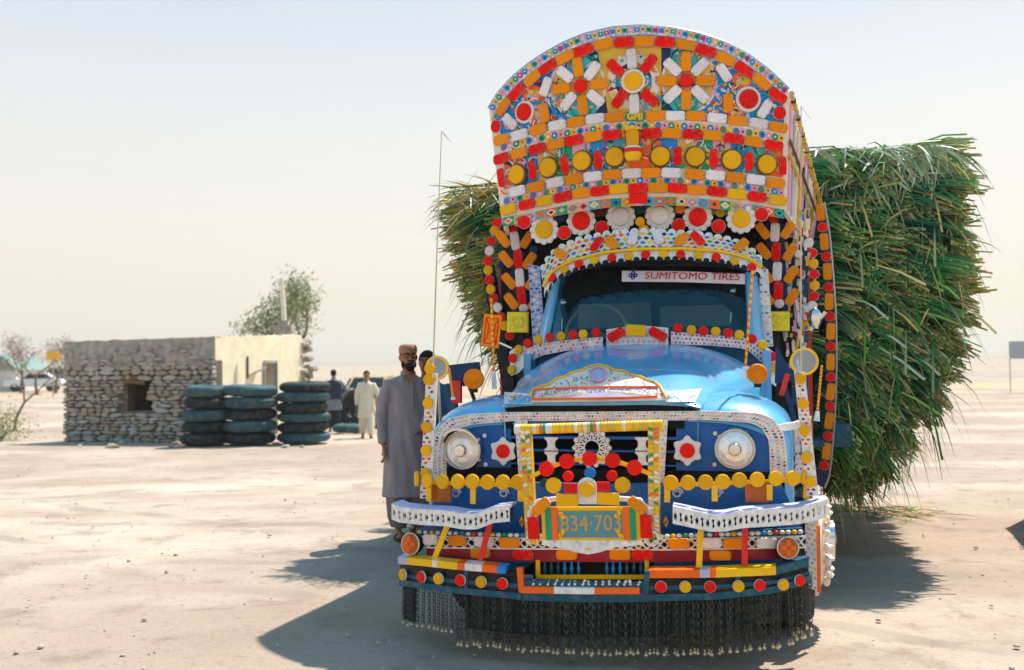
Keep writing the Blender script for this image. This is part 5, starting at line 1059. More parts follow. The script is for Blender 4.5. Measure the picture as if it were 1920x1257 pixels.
# core mass
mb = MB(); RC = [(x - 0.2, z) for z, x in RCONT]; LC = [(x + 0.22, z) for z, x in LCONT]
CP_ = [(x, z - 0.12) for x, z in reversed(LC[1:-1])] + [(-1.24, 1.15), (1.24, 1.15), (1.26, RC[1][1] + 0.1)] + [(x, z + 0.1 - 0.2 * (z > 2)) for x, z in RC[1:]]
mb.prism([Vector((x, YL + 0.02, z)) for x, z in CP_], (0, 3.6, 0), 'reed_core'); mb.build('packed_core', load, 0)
YS = [YL + q for q in (0.04, 0.35, 0.75, 1.25, 1.85, 2.5, 3.1)]
for iy, y in enumerate(YS):
    for k in range(11):
        z = RCONT[1][0] + 0.15 + (ZTOP - 0.27 - RCONT[1][0]) * k / 10 + gR.uniform(-.07, .07); x = cont(RCONT, z) + gR.uniform(-.12, .03) - .16 * max(0, min(1, (1.7 - z) / 0.8)); th = radians(-62 * max(0, (2.3 - z) / 1.8) ** 0.9 + gR.uniform(-7, 9))
        bundle((x, y + gR.uniform(-.1, .1), z), (cos(th), -0.5 if iy == 0 else gR.uniform(-.25, .05), sin(th)), 80 if iy < 2 else 60, 0.6, 0.11, 0.15 + 0.25 * gR.random() + (0.2 if 2.0 < z < 2.6 else 0), 8 if iy < 2 else 3)
    for k in range(8):
        z = LCONT[1][0] + 0.1 + (LCONT[-2][0] - LCONT[1][0] - .1) * k / 7 + gR.uniform(-.06, .06); x = cont(LCONT, z) + gR.uniform(-.03, .10); th = radians(-48 * max(0, (2.8 - z) / 1.5) + gR.uniform(-8, 8))
        bundle((x, y + gR.uniform(-.12, .12), z), (-cos(th), -0.15 if iy == 0 else 0, sin(th)), 60 if iy < 2 else 34, 0.7, 0.11, 0.2 + 0.25 * gR.random() + 0.45 * (k == 7), 16 if iy < 2 else 5)
    for k in range(6):
        x = -1.2 + 3.0 * k / 5; bundle((x + 0.5, y, ZTOP - 0.1 - 0.12 * (x < 0)), (1 if x > 0 else -1, gR.uniform(-.15, .15), 0.0), 34, 0.9, 0.08, 0.35, 10)
for k in range(84):      # bundles lying against the front of the bulge, darker greens painting in its shade
    z = RCONT[1][0] + 0.1 + (ZTOP - 0.3 - RCONT[1][0]) * (k + 0.5) / 84; xm = cont(RCONT, z); x = 1.5 + (xm - 0.1 - 1.5) * ((k * 0.618) % 1) + gR.uniform(-.06, .06); th = radians(-10 - 50 * max(0, (2.7 - z) / 2.0) + gR.uniform(-26, 20))
    bundle((x, YL - 0.12 - 0.16 * ((k * 0.38) % 1), z), (cos(th), gR.uniform(-.5, -.15), sin(th)), 42, 0.5, 0.065, 0.03 + 0.22 * gR.random() ** 2, 7, pal=[GRN[0], GRN[1], GRN[4], GRN[1], GRN[2]])
for k in range(18):
    z = LCONT[2][0] + (LCONT[-2][0] - LCONT[2][0]) * (k + .5) / 18; xm = cont(LCONT, z); x = xm + 0.1 + (-1.15 - xm - .1) * ((k * .618) % 1); th = radians(-12 - 36 * max(0, (2.8 - z) / 1.5) + gR.uniform(-16, 12))
    bundle((x, YL - 0.08 - .12 * gR.random(), z), (-cos(th), gR.uniform(-.2, 0.0), sin(th)), 44, 0.7, 0.08, 0.2, 18)
for k in range(10):      # hanging tails below
    x = gR.uniform(1.4, 1.9); bundle((x, YL + gR.uniform(-.05, .7), cont([(1.3, RCONT[0][0]), (1.9, RCONT[1][0])], x) + .12), (gR.uniform(-.1, .3), -0.1, -1), 44, 0.7, 0.09, 0.1, 12)
mb = MB(); mb.c = []   # drooping tangled leaves between the bundles
for k in range(1500):
    if k % 4: z = gR.uniform(RCONT[1][0], ZTOP - .05); x = gR.uniform(1.28, cont(RCONT, z) - .08); sx = 1
    else: z = gR.uniform(LCONT[0][0] + .1, LCONT[-2][0] - .03); x = gR.uniform(cont(LCONT, z) + .05, -1.15); sx = -1
    blade(mb, (x, YL - gR.uniform(.02, .3), z), (sx * gR.gauss(.4, .7), gR.gauss(-.15, .25), gR.gauss(-.3, .7)), gR.uniform(.1, .3), gR.uniform(.005, .014), gR.choice(GRN + PALE[1:2] + TAN[:1]), gR.uniform(.1, 1.2), gR)
# silvery leaves sprawling over the top edge
for k in range(900):
    x = gR.uniform(1.28, 2.35); z = ZTOP - 0.03 - abs(gR.gauss(0, 0.15)); y = YL + gR.uniform(-.22, .15)
    blade(mb, (x, y, z), (gR.uniform(-.6, 1), gR.uniform(-.7, .1), gR.uniform(-1, .05)), gR.uniform(.12, .36), gR.uniform(.018, .036), gR.choice(PALE + PALE + [GRN[3]]), gR.uniform(0, .6), gR)
for k in range(260):
    x = gR.uniform(-1.85, -1.15); blade(mb, (x, YL + gR.uniform(-.2, .1), LCONT[-1][0] - abs(gR.gauss(0, .1))), (gR.uniform(-1, .6), gR.uniform(-.7, .1), gR.uniform(-.5, .3)), gR.uniform(.15, .4), gR.uniform(.01, .02), gR.choice(PALE + TAN + GRN), gR.uniform(0, .4), gR)
for k in range(420):   # wisps along the outline
    if k % 3: z = gR.uniform(RCONT[1][0], ZTOP); x = cont(RCONT, z) - 0.05; dx = 1
    else: z = gR.uniform(LCONT[0][0], LCONT[-1][0]); x = cont(LCONT, z) + 0.05; dx = -1
    blade(mb, (x, YL + gR.uniform(0, 2.5), z), (dx * gR.uniform(.1, 1), gR.uniform(-.6, .6), gR.uniform(-1, .8)), gR.uniform(.1, .26), gR.uniform(.003, .007), gR.choice(TAN), gR.uniform(0, 1.0), gR)
for k in range(130):
    x = gR.uniform(1.4, 2.2); blade(mb, (x, YL + gR.uniform(-.1, 1), cont([(b_, a_) for a_, b_ in RCONT[:5]], x) + .1), (gR.uniform(-.3, .8), gR.uniform(-.4, .4), -1), gR.uniform(.15, .4), gR.uniform(.003, .006), gR.choice(TAN + GRN), 0.2, gR)
o = mb.build('loose_leaves', load, 0, fix=False); o['kind'] = 'stuff'
for k in range(34):   # single thick stalks that stand out against the dark front
    z = gR.uniform(1.0, 3.1); x = gR.uniform(1.6, cont(RCONT, z) - 0.2); th = radians(gR.uniform(-95, -25)); L = gR.uniform(0.2, 0.45); mb = MB(); mb.c = []
    p = Vector((x, YL - gR.uniform(.28, .38), z)); q = p + Vector((cos(th), -0.1, sin(th))) * L; c = gR.choice(PALE + TAN[:1] + GRN[2:4]); stalk(mb, [q, q.lerp(p, .5) + Vector((0, 0, .02)), p], 0.011, [c, c, gR.choice(GRN)]); mb.build('loose_stalk', load, 0, fix=False)
mb = MB(); mb.c = []; c = TO + TLX * 2.0 + TLY * 2.2
c = ground_at(1660, 966)
for k in range(260):
    p = Vector((c.x + gR.gauss(0, .28), c.y + gR.gauss(0, .22), 0.006 + gR.random() * 0.03)); a = gR.uniform(0, 2 * pi)
    blade(mb, p, (cos(a), sin(a), gR.uniform(0, .15)), gR.uniform(.1, .35), gR.uniform(.006, .014), gR.choice(GRN + TAN), 0.1, gR)
tag(mb.build('fallen_straw', None, 0, fix=False), 'scatter of fallen green and straw coloured leaves on the sand under the load', 'straw', kind='stuff')

# ================================================================ ground and distance
def ground_material():
    m = bpy.data.materials.new('sand'); m.use_nodes = True; n = m.node_tree; L = n.links.new; b = n.nodes['Principled BSDF']; geo = n.nodes.new('ShaderNodeNewGeometry')
    def nz(scale, detail=6, sx=1.0, sy=1.0, rot=0.0):
        mp = n.nodes.new('ShaderNodeMapping'); mp.inputs['Scale'].default_value = (sx, sy, 1); mp.inputs['Rotation'].default_value = (0, 0, rot); t = n.nodes.new('ShaderNodeTexNoise'); t.inputs['Scale'].default_value = scale; t.inputs['Detail'].default_value = detail; t.inputs['Roughness'].default_value = 0.62
        L(geo.outputs['Position'], mp.inputs['Vector']); L(mp.outputs[0], t.inputs['Vector']); return t.outputs[0]
    def rng(x, a, b_, c=0.0, d=1.0):
        r = n.nodes.new('ShaderNodeMapRange'); r.inputs[1].default_value = a; r.inputs[2].default_value = b_; r.inputs[3].default_value = c; r.inputs[4].default_value = d; L(x, r.inputs[0]); return r.outputs[0]
    def mix(f, a, b_, bt='MIX'):
        x = n.nodes.new('ShaderNodeMixRGB'); x.blend_type = bt
        for i, v in enumerate((f, a, b_)):
            if hasattr(v, 'links'): L(v, x.inputs[i])
            else: x.inputs[i].default_value = v if i == 0 else (*v, 1)
        return x.outputs[0]
    c = mix(rng(nz(0.35), 0.35, 0.65), lin((160, 139, 122)), lin((176, 155, 138)))
    c = mix(rng(nz(0.22, 7, 0.7, 1.3, 0.25), 0.48, 0.62), c, lin((191, 174, 157)))
    c = mix(rng(nz(1.3, 8), 0.54, 0.70, 0, 0.65), c, lin((146, 127, 112)))
    c = mix(rng(nz(2.6, 9), 0.56, 0.68, 0, 0.5), c, lin((138, 120, 105)))
    c = mix(rng(nz(14, 6), 0.58, 0.74, 0, 0.6), c, lin((118, 100, 82)))
    c = mix(rng(nz(60, 4), 0.3, 0.7, 0, 1), mix(1.0, c, (0.86, 0.86, 0.86), 'MULTIPLY'), c)
    L(c, b.inputs['Base Color']); b.inputs['Roughness'].default_value = 0.95; b.inputs['Specular IOR Level'].default_value = 0.15
    for nx, ny, cc, wd in ((0.10, 0.995, 7.9, .16), (0.10, 0.995, 9.7, .16), (-0.06, 0.998, 13.2, .2), (-0.06, 0.998, 15.0, .2), (0.62, 0.78, 4.3, .14), (0.62, 0.78, 6.0, .14)):   # old wheel tracks pressed into the dirt
        dt = n.nodes.new('ShaderNodeVectorMath'); dt.operation = 'DOT_PRODUCT'; dt.inputs[1].default_value = (nx, ny, 0); L(geo.outputs['Position'], dt.inputs[0])
        w1 = n.nodes.new('ShaderNodeMath'); w1.operation = 'MULTIPLY_ADD'; L(nz(0.16, 3), w1.inputs[0]); w1.inputs[1].default_value = 2.2; w1.inputs[2].default_value = -cc - 1.1
        w2 = n.nodes.new('ShaderNodeMath'); w2.operation = 'ADD'; L(dt.outputs['Value'], w2.inputs[0]); L(w1.outputs[0], w2.inputs[1])
        w3 = n.nodes.new('ShaderNodeMath'); w3.operation = 'ABSOLUTE'; L(w2.outputs[0], w3.inputs[0])
        w4 = n.nodes.new('ShaderNodeMath'); w4.operation = 'MULTIPLY'; L(rng(w3.outputs[0], wd, wd * .6), w4.inputs[0]); L(rng(nz(1.1, 5), 0.42, 0.62, 0, 0.6), w4.inputs[1])
        c = mix(w4.outputs[0], c, lin((140, 124, 110)))
    L(c, b.inputs['Base Color'])
    hh = mix(0.5, nz(5, 8), nz(28, 8)); bp = n.nodes.new('ShaderNodeBump'); bp.inputs['Strength'].default_value = 0.6; bp.inputs['Distance'].default_value = 0.035; L(hh, bp.inputs['Height']); L(bp.outputs[0], b.inputs['Normal'])
    MATS['sand'] = m
ground_material()
mb = MB(); radii = [0.0] + [0.35 * 1.055 ** k for k in range(175)] + [6000]; NA = 220; rings = []
radii = [r for r in radii if r <= 6000]
vs = [(0, 0, gz(0, 0))]; 
for r in radii[1:]:
    for k in range(NA):
        a = 2 * pi * k / NA; x, y = r * cos(a), r * sin(a); amp = 0.02 if r < 60 else 0.0
        h = noise.fractal(Vector((x * 0.8, y * 0.8, 0)), 0.8, 2.0, 6) * amp * min(1, r / 2) if r < 60 else 0
        vs.append((x, y, gz(x, y) + h - 0.012 * (r < 60)))
fs = [(0, 1 + k, 1 + (k + 1) % NA) for k in range(NA)]
for i in range(len(radii) - 2):
    b0, b1 = 1 + i * NA, 1 + (i + 1) * NA
    fs += [(b0 + k, b1 + k, b1 + (k + 1) % NA, b0 + (k + 1) % NA) for k in range(NA)]
mb.add(vs, fs, 'sand'); tag(mb.build('ground', None, 60, fix=False), kind='structure')
mat('road', (150, 148, 154), 0.9, var=0.1, scale=0.5); mat('hill', (160, 140, 124), 1.0, var=0.15, scale=0.01); mat('pebble', (186, 170, 152), 0.9, var=0.35, scale=7, bump=0.3); mat('sand2', (176, 152, 122), 1.0, var=0.15, scale=0.05)
mb = MB(); mb.quad((-500, 96, -0.188), (500, 104, -0.188), (500, 112, -0.188), (-500, 104, -0.188), 'road'); tag(mb.build('road', None, 0), kind='structure')
mb = MB()
for d, hgt, sd_ in ((1500, 9, 1), (2600, 20, 7)):
    r = []
    for k in range(161):
        a = radians(-60 + 120 * k / 160); x, y = d * sin(a), d * cos(a); h = hgt * (0.35 + 0.5 * noise.fractal(Vector((k * 0.11, sd_, 0)), 1, 2, 4) + 0.3 * (k < 80)); r.append([Vector((x, y, -0.3)), Vector((x * 1.03, y * 1.03, max(0.5, h))), Vector((x * 1.12, y * 1.12, -0.3))])
    mb.loft(r, 'hill', closed=False)
tag(mb.build('far_hills', None, 60), kind='structure')
mb = MB()    # low bank of dry earth at the far edge of the yard
r = []
for k in range(60):
    x = -60 + 140 * k / 59; y = 62 + 4 * sin(k * 0.5); h = 0.18 + 0.14 * noise.noise(Vector((k * 0.4, 3, 0))); r.append([Vector((x, y - 2.5, -0.25)), Vector((x, y, -0.2 + max(0.02, h))), Vector((x, y + 4, -0.25))])
mb.loft(r, 'sand2', closed=False); tag(mb.build('earth_bank', None, 60), kind='structure')
mb = MB(); gp = random.Random(12)
def pebble(mb, x, y, s, m='pebble'):
    n0 = len(mb.v); z = gz(x, y); k = 5
    pts = []
    for ring, (hh, rr) in enumerate(((-0.2, 1.0), (0.35, 0.95), (0.75, 0.5))):
        for j in range(k): a = 2 * pi * j / k + ring * 0.3; pts.append(Vector((x + s * rr * cos(a) * gp.uniform(.7, 1.2), y + s * rr * sin(a) * gp.uniform(.7, 1.2), z + s * hh * 0.7)))
    mb.loft([pts[0:k], pts[k:2 * k], pts[2 * k:]], m)
for k in range(1500):
    d = 3 + 26 * gp.random() ** 1.6; a = radians(gp.uniform(-40, 40)); pebble(mb, d * sin(a), d * cos(a), gp.choice((0.006, 0.008, 0.01, 0.014, 0.02)) * gp.uniform(.6, 1.2))
tag(mb.build('pebbles', None, 0, fix=False), 'small pale pebbles scattered over the sandy yard', 'pebbles', kind='stuff')

# ================================================================ stone hut
A0 = ground_at(126, 827); C0 = ground_at(404, 829)
u_ = (C0 - A0); u_.z = 0; LW = u_.length; u_.normalize(); nrm = Vector((u_.y, -u_.x, 0)); inn = -nrm
hut = empty('stone_hut', (A0 + C0) / 2); hut.location.z = min(A0.z, C0.z)
tag(hut, 'low roadside hut with dry stone front wall, cream plaster side and flat roof', 'hut')
ho = hut.location.copy()
for nm, c, v in (('stone_grey', (164, 155, 146), .22), ('stone_tan', (172, 158, 140), .22), ('stone_warm', (156, 140, 122), .25), ('stone_pale', (182, 174, 165), .18)): mat(nm, c, 0.9, var=v, scale=7, bump=0.5, bscale=22)
mat('mortar', (112, 102, 90), 0.95, var=0.3, scale=8, bump=0.5, bscale=20); mat('mud_plaster', (170, 160, 150), 0.95, var=0.34, scale=6, bump=0.9, bscale=12, dirt=0.35); mat('cream_plaster', (236, 222, 192), 0.9, var=0.12, scale=2.5, bump=0.35, bscale=12, dirt=0.12)
zt0 = CAMZ + ray(132, 641).z / ray(132, 641).y * A0.y; zt1 = CAMZ + ray(404, 632).z / ray(404, 632).y * C0.y
def HW(u, v, d=0.0): return A0 + u_ * u + Vector((0, 0, v)) + nrm * d - ho
SV = []
gS = random.Random(31)
for m in ('stone_grey', 'stone_tan', 'stone_warm', 'stone_pale'):
    for k in range(5):
        s2 = MB(); n = 8; out = []
        for j in range(n):
            a = 2 * pi * (j + 0.5) / n; q = 0.5 / max(abs(cos(a)), abs(sin(a))) * 0.93; q *= gS.uniform(0.84, 1.12); out.append((q * cos(a), q * sin(a)))
        R = lambda s, y: [Vector((x * s, y + gS.uniform(-.05, .05) * (s < 1), z * s)) for x, z in out]
        s2.loft([R(0.98, 0.5), R(1.02, -0.3), R(0.92, -0.44), R(0.5, -0.5)], m); SV.append(s2.mesh('stone', 35))
WU0, WU1 = (243 - 126) / 278 * LW, (290 - 126) / 278 * LW; WV0, WV1 = 0.74, 1.50
HS = 1.92; v = 0.0
while v < HS - 0.05:
    h = gS.uniform(0.055, 0.125); h = min(h, HS - v); u = gS.uniform(-0.06, 0.0)
    while u < LW - 0.02:
        w = gS.choice((0.14, 0.2, 0.26, 0.34, 0.44)) * gS.uniform(.8, 1.15); w = min(w, LW - u + 0.02); uc, vc = u + w / 2, v + h / 2
        if not (WU0 - 0.02 < uc < WU1 + 0.02 and WV0 < vc < WV1) or w < 0.05:
            if WV0 < vc < WV1 and u < WU0 < u + w: w = max(0.06, WU0 - u)
            uc = u + w / 2; p = HW(uc, vc + gS.uniform(-.012, .012), 0.06)
            X = u_ * w * 0.97; Y = inn * gS.uniform(0.10, 0.2); Z = (Vector((0, 0, 1)) + u_ * gS.uniform(-.25, .25)) * h * gS.uniform(.92, 1.12)
            link('stone', gS.choice(SV), hut, Matrix(((X.x, Y.x, Z.x, p.x), (X.y, Y.y, Z.y, p.y), (X.z, Y.z, Z.z, p.z), (0, 0, 0, 1))))
        u += w
    v += h
def slab_uv(mb, u0, u1, v0, v1, d0, d1, m): mb.prism([HW(u0, v0, d0), HW(u1, v0, d0), HW(u1, v1, d0), HW(u0, v1, d0)], inn * (d0 - d1), m)
mb = MB()
slab_uv(mb, 0, WU0, -0.1, HS, 0.02, -0.30, 'mortar'); slab_uv(mb, WU1, LW, -0.1, HS, 0.02, -0.30, 'mortar'); slab_uv(mb, WU0, WU1, -0.1, WV0, 0.02, -0.30, 'mortar'); slab_uv(mb, WU0, WU1, WV1, HS, 0.02, -0.30, 'mortar'); mb.build('wall_core', hut)
mb = MB(); N = 46; top = []
rows = []
for j in range(7):
    t = j / 6; r = []
    for i in range(N):
        q = i / (N - 1); zt = zt0 + (zt1 - zt0) * q - ho.z - (A0.z - ho.z) + 0.035 * noise.noise(Vector((i * 0.35, 4, 0))); vb = HS - 0.16 + 0.16 * noise.noise(Vector((i * 0.45, 9, 0)))
        r.append(HW(q * LW - (0.02 if i == 0 else 0), vb + (zt - vb) * t, 0.09 + 0.05 * noise.noise(Vector((i * 0.4, j * 0.5, 1)))))
    rows.append(r)
rows.append([p + inn * 0.35 for p in rows[-1]]); mb.loft(rows, 'mud_plaster', closed=False); mb.build('parapet', hut, 50)
for k in range(44):   # stones showing through the mud coping
    u = gS.uniform(.05, LW - .05); vv = gS.uniform(HS - .12, 2.22 + .06 * u / LW); p = HW(u, vv, .105); X = u_ * gS.uniform(.1, .3); Y = inn * .12; Z = Vector((0, 0, gS.uniform(.05, .1)))
    link('stone', gS.choice(SV[:5] + SV[15:]), hut, Matrix(((X.x, Y.x, Z.x, p.x), (X.y, Y.y, Z.y, p.y), (X.z, Y.z, Z.z, p.z), (0, 0, 0, 1))))
mb = MB(); slab_uv(mb, WU0 - 0.08, WU1 + 0.05, WV1 - 0.02, WV1 + 0.08, 0.12, -0.1, 'wood'); mb.bar(HW(WU0 - .02, WV1 - .05, .14), HW(WU1 - .12, WV1 - .10, .14), .05, .08, 'wood'); mb.build('window_lintel', hut)
# the plastered side
th = radians(77); sdir = Vector((cos(th), sin(th), 0)); snrm = Vector((sin(th), -cos(th), 0))
def st(px): d = ray(px, 700); k = d.x / d.y; return (k * C0.y - C0.x) / (sdir.x - k * sdir.y)
def SW(t, z, d=0.0): return C0 + sdir * t + Vector((0, 0, z)) + snrm * d - ho
tE = st(566); tD0, tD1 = st(494), st(517); zC = zt1 - C0.z; zE = zC + 0.16
zD = 1.86
mb = MB()
def side_piece(t0, t1, z0, z1, n=10):
    rr = []
    for i in range(n):
        t = t0 + (t1 - t0) * i / (n - 1); a = z0; b = (zC + (zE - zC) * t / tE + 0.02 * noise.noise(Vector((t * 2, 7, 0)))) if z1 is None else z1
        rr.append([SW(t, a, 0), SW(t, (a + b) / 2, 0.025 * noise.noise(Vector((t, 2, 2)))), SW(t, b, 0), SW(t, b, -0.3), SW(t, a, -0.3)])
    mb.loft(rr, 'cream_plaster')
side_piece(0.0, tD0, -0.2, None); side_piece(tD1, tE, -0.2, None); side_piece(tD0, tD1, zD, None, 4); mb.build('side_wall', hut, 50)
mb = MB(); far = SW(tE, 0, -3.4); pts = [SW(0.3, 2.05, -.3), SW(tE, 2.1, -.3), SW(tE, 2.1, -3.1), SW(0.3, 2.05, -3.1)]; mb.prism(pts, (0, 0, 0.08), 'mud_plaster'); mb.build('roof', hut)
mb = MB(); mb.prism([SW(.4, -.2, -3.1), SW(tE, -.2, -3.1), SW(tE, 2.2, -3.1), SW(.4, 2.1, -3.1)], -snrm * 0.2, 'mud_plaster'); mb.prism([SW(tE, -.2, -.02), SW(tE, -.2, -3.3), SW(tE, 2.3, -3.3), SW(tE, 2.3, -.02)], sdir * 0.2, 'mud_plaster'); mb.build('back_wall', hut)
mb = MB(); w = 0.07
for t in (tD0, tD1): mb.bar(SW(t, -.1, .02), SW(t, zD, .02), w, w, 'mirror_grey')
mb.bar(SW(tD0, zD, .02), SW(tD1, zD, .02), w, w, 'mirror_grey'); mb.build('door_frame', hut)
mb = MB(); mb.prism([SW(tD0 + .08, -.1, -.12), SW(tD0 + .75 * (tD1 - tD0), -.1, -.25), SW(tD0 + .75 * (tD1 - tD0), zD - .1, -.25), SW(tD0 + .08, zD - .1, -.12)], -snrm * 0.04, 'teal_paint'); mb.build('door', hut)
mb = MB(); tb = st(463); mb.bar(SW(tb, 1.45, .02), SW(tb, 2.0, .02), .05, .04, 'wood'); mb.prism([SW(tb, 1.5, .02), SW(tb + .5, 1.62, .02), SW(tb + .5, 1.72, .3), SW(tb, 1.6, .3)], (0, 0, .03), 'mirror_grey'); mb.build('wall_bracket', hut)
for k in range(46):   # broken stone return at the far end
    r = k / 45; z = gS.uniform(0, zE - 0.05 - 0.2 * gS.random()); t = tE + gS.uniform(0.02, 0.5 + 0.55 * (1 - z / zE)); p = SW(t, z, gS.uniform(-.1, .05)); s = gS.uniform(.14, .3)
    X = sdir * s * 1.3; Y = -snrm * s; Z = Vector((0, 0, s * 0.7)); link('stone', gS.choice(SV[5:20]), hut, Matrix(((X.x, Y.x, Z.x, p.x), (X.y, Y.y, Z.y, p.y), (X.z, Y.z, Z.z, p.z), (0, 0, 0, 1))))
# whitewashed post on the roof
pp = at_depth(533, 612, 25.2); post = empty('roof_post', pp); tag(post, 'pale weathered post standing on the hut roof in front of the tree', 'post')
mb = MB(); mb.tube([(0, 0, 0), (-.02, 0, .6), (-.07, 0, 1.22)], [.07, .06, .05], 'cream_paint', 8); mb.build('shaft', post); mb = MB(); mb.box((-.28, -.2, -.16), (.22, .2, .02), 'mud_plaster'); mb.box((-.12, -.12, .02), (.12, .12, .14), 'stone_tan'); mb.build('footing', post)
p = ground_at(300, 824); mb = MB(); mb.obox(p + Vector((0, 0, .12)), u_ * 0.62, nrm * .12, (0, 0, .025), 'wood'); mb.obox(p + Vector((0, 0, .05)) - u_ * .4, u_ * .1, nrm * .1, (0, 0, .06), 'stone_tan'); mb.obox(p + Vector((0, 0, .05)) + u_ * .4, u_ * .1, nrm * .1, (0, 0, .06), 'stone_tan'); tag(mb.build('plank_bench'), 'low weathered plank on stones against the hut wall', 'bench')

# ---------------------------------------------------------------- tyres
def tyre_mesh(r, w, mname, lugs=40):
    mb = MB(); mb.lathe((0, 0, 0), (0, 0, 1), [(r * .56, .03), (r * .60, .01), (r * .74, 0), (r * .88, .015), (r * .955, w * .16), (r * .98, w * .28), (r, w * .34), (r, w * .66), (r * .98, w * .72), (r * .955, w * .84), (r * .88, w - .015), (r * .74, w), (r * .60, w - .01), (r * .56, w - .03), (r * .64, w * .5), (r * .56, .03)], mname, 40)
    for k in range(lugs):
        a = 2 * pi * k / lugs
        for zz, da in ((w * .40, 0), (w * .60, pi / lugs)):
            c, s = cos(a + da), sin(a + da); mb.obox((r * .995 * c, r * .995 * s, zz), (-.028 * s, .028 * c, 0), (0, 0, w * .10), (.016 * c, .016 * s, 0), mname)
    return mb.mesh('tyre', 40)
TM = [tyre_mesh(0.56, 0.25, 'rubber'), tyre_mesh(0.58, 0.25, 'dusty_rubber'), tyre_mesh(0.50, 0.25, 'dusty_rubber', 34)]
gT = random.Random(4); ORD = {0: 'bottom', 1: 'second from bottom', 2: 'third from bottom', 3: 'fourth from bottom', 4: 'top', 5: 'top'}
for px, py, n, nm, mi in ((378, 838, 5, 'left', (0, 0, 1, 0, 2)), (459, 837, 5, 'middle', (0, 1, 0, 1, 1)), (562, 834, 6, 'right', (1, 0, 1, 0, 1, 0))):
    b = ground_at(px, py); b.y += 0.5; z = b.z + 0.02
    for k in range(n):
        o = link('tyre', TM[mi[k]]); o.location = (b.x + gT.uniform(-.04, .04), b.y + gT.uniform(-.05, .05), z); o.rotation_euler = (gT.uniform(-.025, .025), gT.uniform(-.025, .025), gT.uniform(0, 6)); o.scale = (1, 1, 1 if n < 6 else 0.9); z += 0.262 if n < 6 else 0.225
        pos = 'top' if k == n - 1 else ('bottom' if k == 0 else ('fifth from bottom' if k == 4 else ORD[k]))
        tag(o, f'{pos} tyre of the {nm} stack in front of the stone hut', 'tyre', 'tyres stacked in front of the hut')
for px, py, rx, rz, lab in ((655, 812, 0, 0, 'worn tyre lying flat on the sand behind the walking man'), (612, 800, 78, 0.3, 'black tyre standing on edge beside the right tyre stack'), (672, 800, 74, -0.7, 'dark tyre leaning upright behind the pale clothed walker'), (700, 802, 76, 0.5, 'dark tyre standing on edge between walker and bearded man'), (640, 795, 70, -0.2, 'dark tyre leaning behind the man in a dark waistcoat')):
    b = ground_at(px, py); o = link('tyre', TM[2 if rx == 0 else 0]); o.location = (b.x, b.y, b.z + (0.02 if rx == 0 else 0.52)); o.rotation_euler = (radians(rx), 0, rz); o.scale = (.85, .85, .85) if rx == 0 else (1, 1, 1)
    tag(o, lab, 'tyre')
for k in range(16):   # stones strewn before the stacks
    px = gS.choice((gS.uniform(265, 345), gS.uniform(345, 600), gS.uniform(130, 260))); b = ground_at(px, gS.uniform(829, 842)); s = gS.uniform(.04, .10) * (1.6 if k < 3 else 1)
    o = link('loose_stone', gS.choice(SV)); o.location = b + Vector((0, 0, s * .2)); o.scale = (s * 2, s * 1.5, s); o.rotation_euler = (gS.uniform(-.2, .2), gS.uniform(-.2, .2), gS.uniform(0, 3)); tag(o, 'pale loose stone on the sand before the tyre stacks and hut', 'stone', 'loose stones before the hut')

# ================================================================ trees and shrubs
mat('bark', (112, 92, 74), 0.95, var=0.3, scale=12, bump=0.5); mat('leaf', (96, 116, 62), 0.7, var=0.25, scale=2, attr='Col'); mat('twig', (136, 112, 96), 0.95, var=0.3)
def limb_tree(name, base, hgt, spread, seed, leaf_cols, nleaf, leaf_s, label, cat='tree', trunk_r=0.12, levels=4, lean=(0, 0), group=None, flat=0.55, z0=0.28):
    g = random.Random(seed); root = empty(name, base); tag(root, label, cat, group); tips = []; mb = MB()
    def grow(p, d, L, r, lv):
        pts = [p]; q = p
        for k in range(3):
            d = (d + Vector((g.gauss(0, .18), g.gauss(0, .18), g.gauss(0.03, .1)))).normalized(); q = q + d * L / 3; pts.append(q)
        mb.tube(pts, [r, r * .9, r * .78, r * .62], 'bark', 6 if lv < 2 else 4, False)
        if lv >= levels: tips.append((q, d)); return
        if lv >= 2: tips.append((pts[2], d))
        for k in range(g.choice((2, 3, 3))):
            a = g.uniform(0, 2 * pi); s = g.uniform(.5, 1.0); dd = (d * 0.8 + Vector((cos(a) * s * spread, sin(a) * s * spread, g.uniform(-.15, .45) * flat))).normalized(); grow(q, dd, L * g.uniform(.6, .82), r * .6, lv + 1)
    grow(Vector((0, 0, -0.05)), Vector((lean[0], lean[1], 1)).normalized(), hgt * z0, trunk_r, 0); mb.build('trunk', root, 60, fix=False)
    if nleaf:
        mb = MB(); mb.c = []
        for k in range(nleaf):
            t, d = g.choice(tips); p = t + Vector((g.gauss(0, 1), g.gauss(0, 1), g.gauss(0, .8))) * hgt * 0.05; c = lerp3(g.choice(leaf_cols), g.choice(leaf_cols), g.random()); n = Vector((g.gauss(0, 1), g.gauss(0, 1), g.gauss(0, 1))).normalized(); a = n.orthogonal().normalized(); b = n.cross(a); s = leaf_s * g.uniform(.6, 1.4); n0 = len(mb.v)
            mb.v += [tuple(p - a * s), tuple(p + b * s * .4), tuple(p + a * s), tuple(p - b * s * .4)]; mb.c += [c] * 4; mb.f.append([n0, n0 + 1, n0 + 2, n0 + 3]); mb.m.append('leaf')
        mb.build('crown', root, 0, fix=False)
    return root
b = at_depth(596, 690, 38); limb_tree('acacia_tree', (b.x, b.y, -0.2), 6.3, 0.8, 5, [lin((150, 156, 112)), lin((128, 140, 98)), lin((168, 168, 126)), lin((112, 122, 84))], 4600, 0.07, 'grey green thorn tree rising behind the hut roof', trunk_r=0.16, levels=4, flat=0.8)
